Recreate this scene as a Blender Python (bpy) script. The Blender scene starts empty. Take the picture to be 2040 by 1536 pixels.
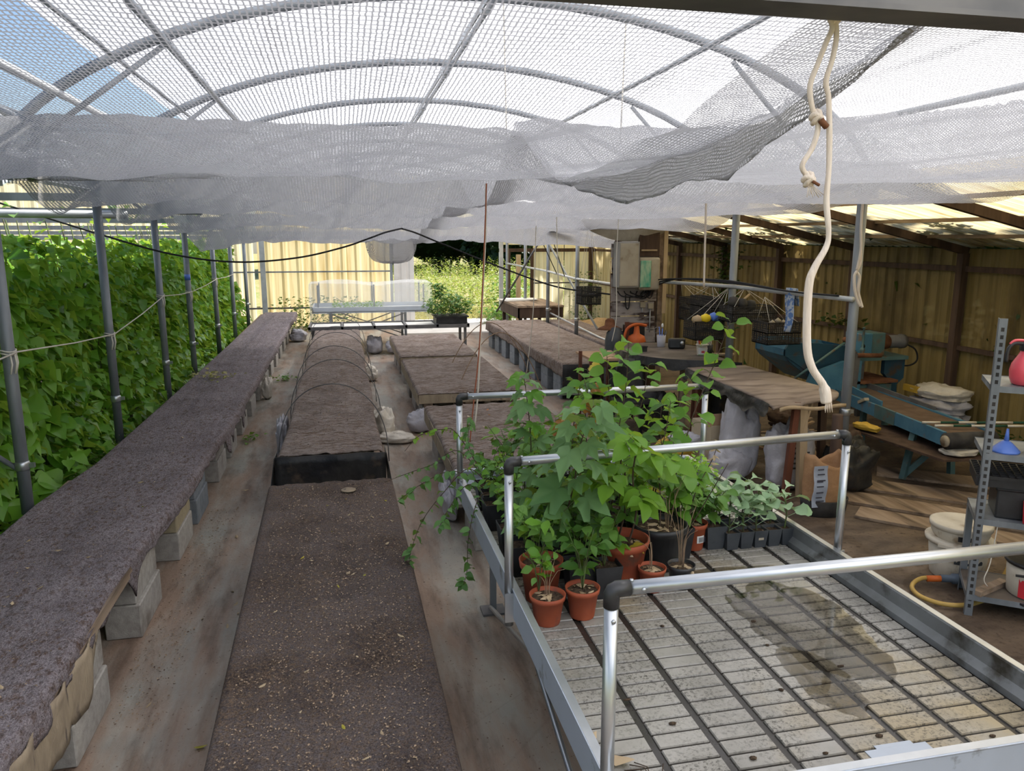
import bpy, bmesh, math, random
import numpy as np
from mathutils import Vector, Matrix, noise, Euler
R = random.Random(7)
sc = bpy.context.scene
COL = sc.collection
PI = math.pi
# ---------------- camera ----------------
cam = bpy.data.cameras.new('camera'); co = bpy.data.objects.new('camera', cam); COL.objects.link(co)
cam.sensor_width = 36; cam.lens = 36*1534/2040; cam.clip_start = .05; cam.clip_end = 500
co.location = (0, 0, 2.2)
co.rotation_euler = (PI/2-math.atan(296/1534), 0, -math.radians(12.3))
sc.camera = co
# ---------------- sky, sun, exposure ----------------
sc.view_settings.view_transform = 'Standard'; sc.view_settings.look = 'None'
sc.view_settings.gamma = 1; sc.view_settings.use_curve_mapping = False
sc.view_settings.exposure = 0.12
w = bpy.data.worlds.new('sky'); sc.world = w; w.use_nodes = True
nt = w.node_tree; nt.nodes.clear()
sky = nt.nodes.new('ShaderNodeTexSky'); sky.sky_type = 'NISHITA'; sky.sun_disc = False
sky.sun_elevation = math.radians(48); sky.sun_rotation = math.radians(62)
sky.air_density = 1.0; sky.dust_density = 1.0; sky.ozone_density = 2.0
bg = nt.nodes.new('ShaderNodeBackground'); bg.inputs['Strength'].default_value = .17
wo = nt.nodes.new('ShaderNodeOutputWorld')
nt.links.new(sky.outputs[0], bg.inputs[0]); nt.links.new(bg.outputs[0], wo.inputs[0])
sl = bpy.data.lights.new('sun', 'SUN'); sl.energy = 10.0; sl.angle = math.radians(1.2); sl.color = (1, .95, .87)
so = bpy.data.objects.new('sun', sl); COL.objects.link(so)
el, az = math.radians(48), math.radians(62)   # az from +Y towards +X
sd = Vector((math.sin(az)*math.cos(el), math.cos(az)*math.cos(el), math.sin(el)))
so.rotation_euler = sd.to_track_quat('Z', 'Y').to_euler(); so.location = (0, 0, 12)
sc.cycles.transparent_max_bounces = 24; sc.cycles.max_bounces = 10
sc.cycles.transmission_bounces = 8; sc.cycles.diffuse_bounces = 5
sc.cycles.sample_clamp_indirect = 6
try: sc.cycles.use_denoising = True
except Exception: pass

# ---------------- materials ----------------
MATS = {}
class NT:
    def __init__(s, name):
        s.m = bpy.data.materials.new(name); s.m.use_nodes = True; s.t = s.m.node_tree; s.t.nodes.clear()
        s.out = s.t.nodes.new('ShaderNodeOutputMaterial'); MATS[name] = s.m
    def n(s, typ, **kw):
        x = s.t.nodes.new('ShaderNode'+typ)
        for k, v in kw.items():
            if k.startswith('_'): x.inputs[k[1:].replace('_', ' ')].default_value = v
            else: setattr(x, k, v)
        return x
    def l(s, a, b): s.t.links.new(a, b)
    def coord(s, scale=(1, 1, 1), src='Object'):
        tc = s.n('TexCoord'); mp = s.n('Mapping'); mp.inputs['Scale'].default_value = scale
        s.l(tc.outputs[src], mp.inputs['Vector']); return mp.outputs[0]
    def noise(s, vec, scale, detail=4, rough=.55):
        x = s.n('TexNoise'); x.inputs['Scale'].default_value = scale; x.inputs['Detail'].default_value = detail
        x.inputs['Roughness'].default_value = rough; s.l(vec, x.inputs['Vector']); return x.outputs['Fac']
    def ramp(s, fac, lo, hi, a=0., b=1.):
        x = s.n('MapRange'); x.inputs['From Min'].default_value = lo; x.inputs['From Max'].default_value = hi
        x.inputs['To Min'].default_value = a; x.inputs['To Max'].default_value = b; x.clamp = True
        s.l(fac, x.inputs['Value']); return x.outputs[0]
    def mix(s, fac, c1, c2):
        x = s.n('MixRGB')
        if isinstance(fac, (int, float)): x.inputs[0].default_value = fac
        else: s.l(fac, x.inputs[0])
        for i, c in ((1, c1), (2, c2)):
            if isinstance(c, tuple): x.inputs[i].default_value = (*c, 1)
            else: s.l(c, x.inputs[i])
        return x.outputs[0]
    def math(s, op, a, b=None):
        x = s.n('Math', operation=op)
        for i, v in enumerate((a, b)):
            if v is None: continue
            if isinstance(v, (int, float)): x.inputs[i].default_value = v
            else: s.l(v, x.inputs[i])
        return x.outputs[0]
    def bump(s, h, strength=.5, dist=.01):
        x = s.n('Bump'); x.inputs['Strength'].default_value = strength; x.inputs['Distance'].default_value = dist
        s.l(h, x.inputs['Height']); return x.outputs[0]
    def principled(s, col, rough=.8, metal=0., normal=None, spec=.3):
        b = s.n('BsdfPrincipled'); b.inputs['Specular IOR Level'].default_value = spec
        if isinstance(col, tuple): b.inputs['Base Color'].default_value = (*col, 1)
        else: s.l(col, b.inputs['Base Color'])
        if isinstance(rough, (int, float)): b.inputs['Roughness'].default_value = rough
        else: s.l(rough, b.inputs['Roughness'])
        b.inputs['Metallic'].default_value = metal
        if normal is not None: s.l(normal, b.inputs['Normal'])
        return b.outputs[0]
    def done(s, sh): s.l(sh, s.out.inputs[0]); return s.m

def simple(name, c1, c2=None, scale=8, rough=.75, metal=0., lo=.35, hi=.65, stretch=(1, 1, 1), bs=0., bscale=60, bd=.003, c3=None, s3=3, lo3=.55, hi3=.7, spec=.3):
    t = NT(name); v = t.coord(stretch)
    col = c1
    if c2: col = t.mix(t.ramp(t.noise(v, scale), lo, hi), c1, c2)
    if c3: col = t.mix(t.ramp(t.noise(v, s3, 6), lo3, hi3), col, c3)
    nm = t.bump(t.noise(v, bscale, 3), bs, bd) if bs else None
    return t.done(t.principled(col, rough, metal, nm, spec))

def leafmat(name, c1, c2, back=None, transl=.35, rough=.5, rnd=True, c3=None):
    t = NT(name)
    oi = t.n('ObjectInfo'); g = t.n('NewGeometry')
    r = t.math('FRACT', t.math('ADD', oi.outputs['Random'], g.outputs['Random Per Island']))
    v = t.coord((1, 1, 1))
    col = t.mix(r, c1, c2)
    if c3: col = t.mix(t.ramp(r, .86, .9), col, c3)
    if back: col = t.mix(g.outputs['Backfacing'], col, back)
    b = t.principled(col, rough, 0, None, .35)
    tr = t.n('BsdfTranslucent'); t.l(t.mix(.35, col, (.75, .85, .1)), tr.inputs[0])
    m = t.n('MixShader'); m.inputs[0].default_value = transl
    t.l(b, m.inputs[1]); t.l(tr.outputs[0], m.inputs[2])
    return t.done(m.outputs[0])

simple('steel', (.16, .175, .19), (.27, .29, .31), 6, .5, .4, stretch=(1, 1, .25), bs=.1, bscale=30)
simple('steel_dark', (.10, .10, .105), (.17, .165, .16), 5, .6, .3)
simple('galv', (.42, .44, .46), (.60, .62, .64), 3, .32, .85, bs=.05, bscale=90, stretch=(1, 1, 1))
simple('alu', (.62, .64, .68), (.50, .52, .56), 3, .4, .7)
simple('alu_side', (.45, .50, .58), (.38, .42, .48), 2, .45, .35, c3=(.12, .11, .09), s3=9, lo3=.62, hi3=.72)
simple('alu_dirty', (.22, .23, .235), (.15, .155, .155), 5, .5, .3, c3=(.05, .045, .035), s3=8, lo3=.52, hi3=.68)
simple('white_pipe', (.52, .54, .55), (.40, .41, .42), 5, .4, .3)
simple('black_plastic', (.012, .012, .013), (.03, .03, .032), 9, .4, 0, spec=.5)
simple('grey_pot', (.035, .04, .045), (.06, .065, .07), 9, .5, 0, spec=.4)
simple('terracotta', (.36, .085, .035), (.27, .06, .03), 7, .6, 0, c3=(.16, .07, .045), s3=14, lo3=.6, hi3=.75)
simple('pot_soil', (.035, .022, .014), (.11, .075, .045), 70, .95, 0, bs=.9, bscale=120, bd=.01, c3=(.30, .21, .13), s3=55, lo3=.64, hi3=.7)
simple('dry_litter', (.30, .19, .11), (.42, .30, .19), 40, .9)
simple('stem_green', (.10, .16, .04), (.06, .05, .03), 12, .7)
simple('stem_brown', (.05, .032, .022), (.09, .06, .04), 20, .8)
simple('twig_dry', (.34, .24, .15), (.22, .14, .09), 20, .85)
simple('concrete', (.33, .31, .275), (.43, .405, .365), 25, .95, 0, bs=.6, bscale=140, bd=.004, c3=(.12, .09, .07), s3=3, lo3=.56, hi3=.75)
simple('concrete_yellow', (.40, .34, .22), (.33, .28, .19), 25, .95, 0, bs=.5, bscale=140, bd=.004)
simple('concrete_blue', (.17, .19, .21), (.23, .25, .27), 15, .95, 0, bs=.5, bscale=140, bd=.004)
simple('felt_tan', (.36, .29, .20), (.24, .19, .135), 9, .98, 0, bs=.8, bscale=60, bd=.01, stretch=(1, 1, .3), c3=(.10, .08, .07), s3=16, lo3=.6, hi3=.7)
simple('wood_old', (.20, .14, .095), (.33, .25, .18), 14, .85, 0, stretch=(1, .1, 1), bs=.5, bscale=30, bd=.004, c3=(.06, .045, .035), s3=6)
simple('wood_dark', (.045, .028, .02), (.09, .055, .038), 12, .8, 0, stretch=(1, 1, .12), bs=.4, bscale=30)
simple('wood_red', (.16, .055, .03), (.09, .035, .022), 12, .75, 0, stretch=(1, 1, .15), bs=.3)
simple('wood_pale', (.50, .38, .24), (.38, .28, .17), 10, .8, 0, stretch=(1, 1, .15), bs=.3)
simple('painted_board', (.40, .36, .34), (.28, .245, .235), 12, .8, 0, stretch=(.35, 1, 1), bs=.4, c3=(.045, .028, .025), s3=7, lo3=.53, hi3=.62)
simple('plywood', (.20, .155, .12), (.29, .23, .18), 7, .85, 0, stretch=(.25, 1, 1), bs=.4, c3=(.10, .07, .055), s3=8, lo3=.5, hi3=.7)
simple('black_sheet', (.012, .012, .013), (.03, .029, .028), 6, .42, 0, bs=.5, bscale=14, bd=.015, spec=.3, c3=(.07, .052, .04), s3=9, lo3=.56, hi3=.72)
simple('table_dirty', (.085, .07, .06), (.16, .13, .105), 5, .55, 0, stretch=(.5, 1, 1), bs=.4, bscale=25, c3=(.03, .025, .022), s3=6)
simple('bag_white', (.46, .45, .48), (.38, .37, .40), 5, .5, 0, bs=.6, bscale=11, bd=.03, c3=(.24, .21, .18), s3=6, lo3=.6, hi3=.8)
simple('bag_cream', (.66, .61, .53), (.52, .47, .39), 6, .6, 0, bs=.6, bscale=11, bd=.03)
simple('bag_kraft', (.42, .24, .12), (.34, .19, .095), 5, .7, 0, bs=.6, bscale=14, bd=.02)
simple('bag_yellow', (.55, .36, .05), (.45, .28, .04), 5, .5)
simple('bag_blue', (.42, .46, .54), (.34, .38, .46), 5, .5, bs=.4, bscale=14, bd=.02)
simple('paper_print', (.06, .06, .08)); simple('paper_white', (.75, .75, .72), (.65, .65, .62), 6, .7)
simple('blue_paint', (.06, .17, .26), (.09, .23, .33), 5, .45, .1, c3=(.19, .13, .075), s3=6, lo3=.56, hi3=.7, bs=.1)
simple('blue_dark', (.02, .06, .095), (.025, .075, .115), 5, .5, .1, c3=(.07, .05, .04), s3=7, lo3=.55, hi3=.7)
simple('teal_paint', (.07, .135, .14), (.10, .18, .18), 5, .55, .1, c3=(.16, .10, .06), s3=8, lo3=.55, hi3=.68)
simple('rust', (.12, .045, .02), (.20, .09, .045), 12, .9, 0, bs=.3)
simple('belt_brown', (.10, .065, .045), (.14, .095, .065), 8, .9)
simple('rubber', (.018, .018, .018), (.05, .045, .04), 9, .7)
simple('box_beige', (.42, .37, .28), (.34, .29, .21), 5, .6, 0, c3=(.20, .15, .10), s3=8, lo3=.58, hi3=.75)
simple('box_grey', (.33, .315, .29), (.29, .275, .25), 4, .6)
simple('orange_plastic', (.55, .12, .02), (.45, .09, .02), 5, .5)
simple('cable', (.02, .02, .022)); simple('cord_orange', (.32, .10, .05)); simple('cord_white', (.62, .58, .50))
simple('rope_white', (.70, .62, .53), (.60, .51, .42), 60, .95, 0, stretch=(1, 1, .15), bs=.7, bscale=160, bd=.004, c3=(.45, .30, .19), s3=9, lo3=.66, hi3=.8)
simple('rope_brown', (.16, .085, .05)); simple('hose_yellow', (.50, .33, .09), (.40, .26, .07), 8, .5)
simple('hose_grey', (.10, .13, .17), (.07, .09, .12), 8, .5)
simple('bucket_white', (.62, .57, .48), (.50, .45, .36), 5, .55, 0, c3=(.30, .22, .14), s3=10, lo3=.6, hi3=.75)
simple('bottle_pink', (.80, .10, .13), (.72, .09, .12), 5, .3, 0, spec=.5); simple('red_plastic', (.62, .035, .05), None, rough=.35, spec=.5)
simple('blue_plastic', (.10, .20, .62), None, rough=.35, spec=.5); simple('yellow_plastic', (.75, .55, .02), None, rough=.4)
simple('carton', (.48, .40, .28), (.40, .33, .23), 4, .8); simple('tan_board', (.42, .28, .17), (.36, .23, .14), 7, .8)
simple('green_print', (.25, .45, .12)); simple('blue_cloth', (.10, .18, .36), (.38, .42, .46), 26, .95, 0, stretch=(.15, 1, 1), lo=.48, hi=.52)
simple('tray_white', (.72, .70, .64), (.62, .60, .54), 6, .6); simple('straw', (.42, .29, .14), (.28, .18, .09), 40, .9, bs=.8, bscale=40, bd=.03)
simple('green_window', (.06, .33, .22), (.35, .50, .33), 14, .25, 0, stretch=(1.6, 1, .5), spec=.6)
simple('slab_pale', (.62, .60, .57), (.55, .52, .48), 3, .9)
simple('stripe_green', (.02, .07, .04)); simple('bark', (.10, .08, .06))
simple('orange_leaf', (.45, .12, .03), (.5, .25, .08), 9)
simple('mesh_basket', (.03, .028, .026), (.05, .045, .04), 30, .8)
simple('kale_core', (.2, .3, .14))

leafmat('bean_leaf', (.07, .22, .015), (.19, .40, .04), transl=.38, rough=.36)
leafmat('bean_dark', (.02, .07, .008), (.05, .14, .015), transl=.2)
leafmat('maple_leaf', (.06, .15, .045), (.14, .26, .10), transl=.25, rough=.6)
leafmat('hazel_leaf', (.07, .21, .02), (.15, .34, .03), transl=.4)
leafmat('ash_leaf', (.11, .26, .02), (.17, .34, .03), transl=.4)
leafmat('dark_leaf', (.025, .085, .012), (.06, .16, .02), transl=.25)
leafmat('mint_leaf', (.09, .22, .04), (.16, .32, .06), transl=.3)
leafmat('yellow_leaf', (.50, .38, .04), (.40, .36, .05), transl=.3)
leafmat('rust_leaf', (.42, .12, .03), (.40, .20, .07), transl=.3)
leafmat('kale_leaf', (.20, .34, .17), (.33, .46, .28), transl=.2, rough=.45)
leafmat('lettuce_leaf', (.20, .46, .03), (.30, .55, .05), transl=.4)
leafmat('ivy_leaf', (.012, .04, .008), (.03, .075, .015), transl=.15)
leafmat('tree_leaf', (.006, .018, .005), (.02, .05, .01), transl=.1)
leafmat('weed_leaf', (.20, .30, .05), (.36, .42, .10), transl=.3, c3=(.50, .42, .28))
leafmat('grass_leaf', (.34, .33, .12), (.50, .42, .20), transl=.3)
leafmat('pepper_leaf', (.045, .14, .03), (.12, .26, .07), transl=.25)
leafmat('dead_leaf', (.34, .25, .15), (.55, .42, .26), transl=.1)
leafmat('chip', (.09, .055, .035), (.38, .27, .17), transl=0.)

# shade-net: knitted threads with open holes
def netmat(name, c, pu, pv, wu, wv, dens=1., slant=.75, base=0.):
    t = NT(name); tc = t.n('TexCoord'); sep = t.n('SeparateXYZ')
    nz = t.n('TexNoise'); nz.inputs['Scale'].default_value = 55; nz.inputs['Detail'].default_value = 2
    t.l(tc.outputs['UV'], nz.inputs['Vector'])
    ad = t.n('VectorMath', operation='MULTIPLY_ADD'); t.l(nz.outputs['Color'], ad.inputs[0]); ad.inputs[1].default_value = (.007, .009, 0); t.l(tc.outputs['UV'], ad.inputs[2])
    t.l(ad.outputs[0], sep.inputs[0])
    def line(o, p, wd):
        f = t.math('FRACT', t.math('DIVIDE', o, p)); d = t.math('ABSOLUTE', t.math('SUBTRACT', f, .5))
        return t.ramp(d, wd/2, wd/2+.07, 1, 0)
    a = t.math('MAXIMUM', line(sep.outputs[0], pu, wu), line(sep.outputs[1], pv, wv))
    v2 = t.n('Mapping'); v2.inputs['Scale'].default_value = (2.2, .35, 1); t.l(tc.outputs['UV'], v2.inputs[0])
    st = t.ramp(t.noise(v2.outputs[0], 3, 3), .6, .8, 0, .25)
    a = t.math('MINIMUM', t.math('ADD', t.math('MULTIPLY', a, dens), st), 1.)
    d = t.n('BsdfDiffuse'); d.inputs[0].default_value = (*c, 1)
    tr = t.n('BsdfTranslucent'); tr.inputs[0].default_value = (*[x*.8 for x in c], 1)
    m0 = t.n('MixShader'); m0.inputs[0].default_value = .45; t.l(d.outputs[0], m0.inputs[1]); t.l(tr.outputs[0], m0.inputs[2])
    tp = t.n('BsdfTransparent'); m = t.n('MixShader')
    if base: a = t.math('MAXIMUM', a, t.ramp(t.noise(v2.outputs[0], 1.2, 4), .3, .7, base-.12, base+.2))
    # threads are thick, so the cloth closes up when seen at a slant
    g = t.n('NewGeometry'); dt = t.n('VectorMath', operation='DOT_PRODUCT'); t.l(g.outputs['Incoming'], dt.inputs[0]); t.l(g.outputs['True Normal'], dt.inputs[1])
    sl = t.ramp(t.math('ABSOLUTE', dt.outputs['Value']), .03, .20, slant, 0)
    a = t.math('SUBTRACT', 1., t.math('MULTIPLY', t.math('SUBTRACT', 1., a), t.math('SUBTRACT', 1., sl)))
    t.l(a, m.inputs[0]); t.l(tp.outputs[0], m.inputs[1]); t.l(m0.outputs[0], m.inputs[2])
    return t.done(m.outputs[0])
netmat('net_a', (.42, .42, .44), .0120, .026, .27, .16, .95)
netmat('net_a_gathered', (.37, .37, .38), .0220, .016, .34, .30, 1., .7, .45)
netmat('net_b', (.50, .50, .52), .0105, .013, .40, .32, .9)
netmat('net_b_gathered', (.40, .40, .415), .0160, .012, .34, .30, 1., .7, .36)
netmat('net_fine', (.85, .86, .86), .004, .004, .14, .14, .6, .3)

def film(name, c, transp, transl, streak=None, dirt=None, rough=.5, stretch=(1, 1, 1)):
    t = NT(name)
    v = t.coord(stretch)
    col = c
    if streak: col = t.mix(t.ramp(t.noise(v, 4, 5), .45, .75), c, streak)
    if dirt: col = t.mix(t.ramp(t.noise(t.coord((1, 1, .5)), 1.6, 5), .5, .72), col, dirt)
    d = t.principled(col, rough, 0, None, .25)
    tr = t.n('BsdfTranslucent')
    if isinstance(col, tuple): tr.inputs[0].default_value = (*col, 1)
    else: t.l(col, tr.inputs[0])
    m = t.n('MixShader'); m.inputs[0].default_value = transl; t.l(d, m.inputs[1]); t.l(tr.outputs[0], m.inputs[2])
    tp = t.n('BsdfTransparent'); m2 = t.n('MixShader'); m2.inputs[0].default_value = transp
    t.l(m.outputs[0], m2.inputs[1]); t.l(tp.outputs[0], m2.inputs[2])
    return t.done(m2.outputs[0])
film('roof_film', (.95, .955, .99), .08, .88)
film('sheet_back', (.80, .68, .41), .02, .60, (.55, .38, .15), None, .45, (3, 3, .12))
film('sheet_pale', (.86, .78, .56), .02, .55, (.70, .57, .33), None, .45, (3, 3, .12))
film('sheet_right', (.30, .22, .085), .015, .32, (.17, .12, .045), (.10, .07, .028), .5, (3, 3, .12))  # dirty sheets, colour and transmission darkened further in place of tree shade outside
film('sheet_roof', (.88, .76, .46), .05, .70, (.40, .29, .12), None, .5, (.25, 5, 1))
film('clear_sheet', (.82, .84, .84), .62, .4)

# capillary felt with debris on it
def feltmat(name, base, base2, debris, deb2, lo, hi, sc_=38, stretch=(1, 1, 1), stain=.5):
    t = NT(name); v = t.coord((1, 1, 1)); vs = t.coord(stretch)
    c = t.mix(t.ramp(t.noise(v, 160, 3), .35, .65), base, base2)
    c = t.mix(t.ramp(t.noise(v, 2.2, 6, .65), .42, .68, 0, stain), c, (.035, .022, .02))
    vo = t.n('TexVoronoi'); vo.inputs['Scale'].default_value = 120; t.l(v, vo.inputs['Vector'])
    c = t.mix(t.math('MULTIPLY', t.ramp(t.noise(vs, sc_, 6, .7), lo, hi), t.ramp(t.noise(v, 3, 4), .3, .7, .35, 1)), c, t.mix(t.ramp(vo.outputs['Distance'], .1, .6), debris, deb2))
    c = t.mix(t.ramp(t.noise(v, 210, 2), .70, .73), c, (.40, .28, .17))
    c = t.mix(t.ramp(t.noise(vs, sc_*2.3, 5, .75), .50, .60, 0, .5), c, (.045, .03, .024))
    c = t.mix(t.ramp(t.noise(vs, sc_*3.1+9, 4, .7), .57, .63, 0, .6), c, base2)
    nm = t.bump(t.math('ADD', t.noise(v, 130, 4, .7), t.math('MULTIPLY', t.noise(vs, sc_*2.3, 5, .75), 2.)), 1., .014)
    return t.done(t.principled(c, .97, 0, nm, .1))
feltmat('felt', (.24, .205, .215), (.52, .455, .475), (.11, .07, .05), (.19, .12, .085), .50, .62, 24, (1.2, .7, 1), .35)
feltmat('felt_far', (.30, .245, .22), (.54, .455, .41), (.11, .07, .05), (.20, .13, .09), .46, .58, 16, (.45, 1.6, 1), .4)
feltmat('felt_debris', (.145, .12, .12), (.35, .30, .29), (.10, .065, .045), (.38, .26, .17), .40, .62, 60, (1, 1, 1), .8)

# floor: blue-grey woven ground sheet under red-brown dirt, soil and boards to the right
def floormat():
    t = NT('floor_sheet'); v = t.coord((1, 1, 1)); vs = t.coord((2.2, .45, 1))
    sep = t.n('SeparateXYZ'); t.l(v, sep.inputs[0])
    c = t.mix(t.ramp(t.noise(v, 2.5, 4), .35, .65), (.27, .27, .24), (.38, .345, .29))
    c = t.mix(t.ramp(t.noise(vs, 1.6, 7, .62), .38, .58, 0, .9), c, (.28, .19, .135))
    c = t.mix(t.ramp(t.noise(vs, 3.1, 6, .6), .50, .70, 0, .75), c, (.095, .06, .04))
    c = t.mix(t.ramp(t.noise(v, 45, 3), .64, .72), c, (.11, .065, .04))
    vo = t.n('TexVoronoi', feature='DISTANCE_TO_EDGE'); vo.inputs['Scale'].default_value = 1.7
    t.l(t.coord((1, .5, 1)), vo.inputs['Vector'])
    c = t.mix(t.ramp(vo.outputs['Distance'], 0, .006, .12, 0), c, (.06, .04, .03))
    right = t.ramp(sep.outputs[0], 2.4, 3.2)
    nr = t.mix(t.ramp(t.noise(t.coord((.7, 1.5, 1)), 2.2, 7, .65), .38, .62), (.055, .038, .028), (.15, .108, .075))
    nr = t.mix(t.ramp(t.noise(v, 26, 5), .55, .7), nr, (.045, .03, .02))
    c = t.mix(right, c, nr)
    h = t.math('ADD', t.noise(t.coord((1.5, .8, 1)), 5, 6), t.math('MULTIPLY', t.noise(v, 60, 3), .15))
    return t.done(t.principled(c, .62, 0, t.bump(h, .5, .03), .3))
floormat()
def traymat():
    t = NT('tray_plastic'); v = t.coord((1, 1, 1))
    c = t.mix(t.ramp(t.noise(v, 3, 4), .4, .7), (.31, .295, .26), (.19, .18, .155))
    c = t.mix(t.ramp(t.noise(t.coord((1, 1, 1)), 2.1, 5), .52, .68, 0, .7), c, (.30, .235, .13))
    m = t.math('MULTIPLY', t.ramp(t.noise(v, 70, 6, .8), .50, .60), t.ramp(t.noise(v, 4, 5), .36, .60))
    c = t.mix(m, c, (.03, .026, .02))
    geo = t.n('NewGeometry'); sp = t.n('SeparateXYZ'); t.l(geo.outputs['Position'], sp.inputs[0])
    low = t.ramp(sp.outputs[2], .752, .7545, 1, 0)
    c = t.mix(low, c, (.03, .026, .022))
    r = t.ramp(t.noise(v, 4, 4), .4, .6, .16, .42)
    return t.done(t.principled(c, r, 0, t.bump(t.noise(v, 30, 3), .12, .004), .5))
traymat()
def watermat():
    t = NT('puddle'); b = t.n('BsdfPrincipled'); b.inputs['Base Color'].default_value = (.30, .22, .10, 1)
    b.inputs['Roughness'].default_value = .03; b.inputs['IOR'].default_value = 1.33
    b.inputs['Transmission Weight'].default_value = .0
    tp = t.n('BsdfTransparent'); tp.inputs[0].default_value = (.97, .94, .87, 1)
    fr = t.n('LayerWeight'); fr.inputs[0].default_value = .35
    t.l(t.bump(t.noise(t.coord((1, 1, 1)), 14, 2), .25, .004), fr.inputs['Normal'])
    m = t.n('MixShader'); gl = t.n('BsdfGlossy'); gl.inputs['Roughness'].default_value = .03
    t.l(t.math('MULTIPLY', fr.outputs['Fresnel'], .9), m.inputs[0]); t.l(tp.outputs[0], m.inputs[1]); t.l(gl.outputs[0], m.inputs[2])
    return t.done(m.outputs[0])
watermat()
def ground():
    t = NT('ground_mat'); v = t.coord((1, 1, 1))
    c = t.mix(t.ramp(t.noise(v, .8, 5), .4, .6), (.36, .30, .13), (.22, .26, .07))
    c = t.mix(t.ramp(t.noise(v, 9, 5), .5, .7), c, (.48, .37, .20))
    return t.done(t.principled(c, .95))
ground()
simple('bed_soil', (.06, .045, .03), (.12, .09, .055), 6, .95, bs=.6, bscale=30, bd=.03)

# ---------------- geometry helpers ----------------
class MB:
    def __init__(s): s.v = []; s.f = []; s.mi = []; s.sm = []; s.mats = []; s.uv = None
    def _m(s, m):
        if m not in s.mats: s.mats.append(m)
        return s.mats.index(m)
    def add(s, vs, fs, m='', smooth=False):
        o = len(s.v); s.v += [tuple(x) for x in vs]; k = s._m(m) if m else 0
        for f in fs: s.f.append([i+o for i in f]); s.mi.append(k); s.sm.append(smooth)
        return s
    def box(s, x0, x1, y0, y1, z0, z1, m='', rz=0, piv=None, mat=None):
        vs = [Vector((x, y, z)) for z in (z0, z1) for x, y in ((x0, y0), (x1, y0), (x1, y1), (x0, y1))]
        if rz:
            p = Vector(piv if piv else ((x0+x1)/2, (y0+y1)/2, 0)); r = Matrix.Rotation(rz, 3, 'Z')
            vs = [r @ (q-p)+p for q in vs]
        if mat: vs = [mat @ q for q in vs]
        return s.add(vs, [(3, 2, 1, 0), (4, 5, 6, 7), (0, 1, 5, 4), (1, 2, 6, 5), (2, 3, 7, 6), (3, 0, 4, 7)], m)
    def bar(s, a, b, w, h, m='', up=(0, 0, 1)):
        a, b = Vector(a), Vector(b); d = (b-a).normalized(); u = Vector(up)
        if abs(d.dot(u)) > .98: u = Vector((0, 1, 0))
        sx = d.cross(u).normalized()*w/2; sz = sx.cross(d).normalized()*h/2
        vs = [p+i*sx+j*sz for p in (a, b) for i, j in ((-1, -1), (1, -1), (1, 1), (-1, 1))]
        return s.add(vs, [(0, 1, 2, 3), (7, 6, 5, 4), (4, 5, 1, 0), (5, 6, 2, 1), (6, 7, 3, 2), (7, 4, 0, 3)], m)
    def tube(s, pts, r, m='', n=8, closed=False, cap=True):
        P = [Vector(p) for p in pts]; rr = r if isinstance(r, (list, tuple)) else [r]*len(P)
        vs = []; prev = None
        for i, p in enumerate(P):
            d = (P[min(i+1, len(P)-1)]-P[max(i-1, 0)])
            if closed: d = P[(i+1) % len(P)]-P[i-1]
            d = d.normalized() if d.length else Vector((0, 0, 1))
            if prev is None: a = d.cross(Vector((0, 0, 1))) if abs(d.z) < .9 else d.cross(Vector((0, 1, 0)))
            else: a = prev-d*prev.dot(d)
            a.normalize(); prev = a; b = d.cross(a)
            for k in range(n):
                t = 2*PI*k/n; vs.append(p+(a*math.cos(t)+b*math.sin(t))*rr[i])
        fs = []; L = len(P)
        for i in range(L if closed else L-1):
            for k in range(n):
                j = (i+1) % L; fs.append((i*n+k, i*n+(k+1) % n, j*n+(k+1) % n, j*n+k))
        if cap and not closed: fs += [tuple(range(n-1, -1, -1)), tuple((L-1)*n+k for k in range(n))]
        return s.add(vs, fs, m, True)
    def lathe(s, prof, c=(0, 0, 0), m='', n=24, sx=1, sy=1):
        c = Vector(c); vs = []
        for r, z in prof:
            for k in range(n):
                t = 2*PI*k/n; vs.append(c+Vector((r*sx*math.cos(t), r*sy*math.sin(t), z)))
        fs = [(i*n+k, i*n+(k+1) % n, (i+1)*n+(k+1) % n, (i+1)*n+k) for i in range(len(prof)-1) for k in range(n)]
        if prof[0][0] > 0: fs.append(tuple(range(n-1, -1, -1)))
        if prof[-1][0] > 0: fs.append(tuple((len(prof)-1)*n+k for k in range(n)))
        return s.add(vs, fs, m, True)
    def grid(s, fn, nu, nv, m='', smooth=True):
        vs = [fn(i/nu, j/nv) for j in range(nv+1) for i in range(nu+1)]
        fs = [(j*(nu+1)+i, j*(nu+1)+i+1, (j+1)*(nu+1)+i+1, (j+1)*(nu+1)+i) for j in range(nv) for i in range(nu)]
        return s.add(vs, fs, m, smooth)
    def prism(s, poly, z0, z1, m='', axis='z'):
        n = len(poly)
        def P(a, b, c): return {'z': (a, b, c), 'y': (a, c, b), 'x': (c, a, b)}[axis]
        vs = [P(a, b, z0) for a, b in poly]+[P(a, b, z1) for a, b in poly]
        fs = [tuple(range(n-1, -1, -1)), tuple(range(n, 2*n))]+[(i, (i+1) % n, n+(i+1) % n, n+i) for i in range(n)]
        return s.add(vs, fs, m)
    OFF = None
    def mesh(s, name):
        if MB.OFF: s.v = [(p[0]+MB.OFF[0], p[1]+MB.OFF[1], p[2]+MB.OFF[2]) for p in s.v]
        me = bpy.data.meshes.new(name); me.from_pydata(s.v, [], s.f)
        for m in s.mats: me.materials.append(MATS[m])
        me.polygons.foreach_set('material_index', s.mi); me.polygons.foreach_set('use_smooth', s.sm); me.update()
        return me
    def build(s, name, parent=None, **kw): return mkobj(name, s.mesh(name), parent, **kw)

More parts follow.
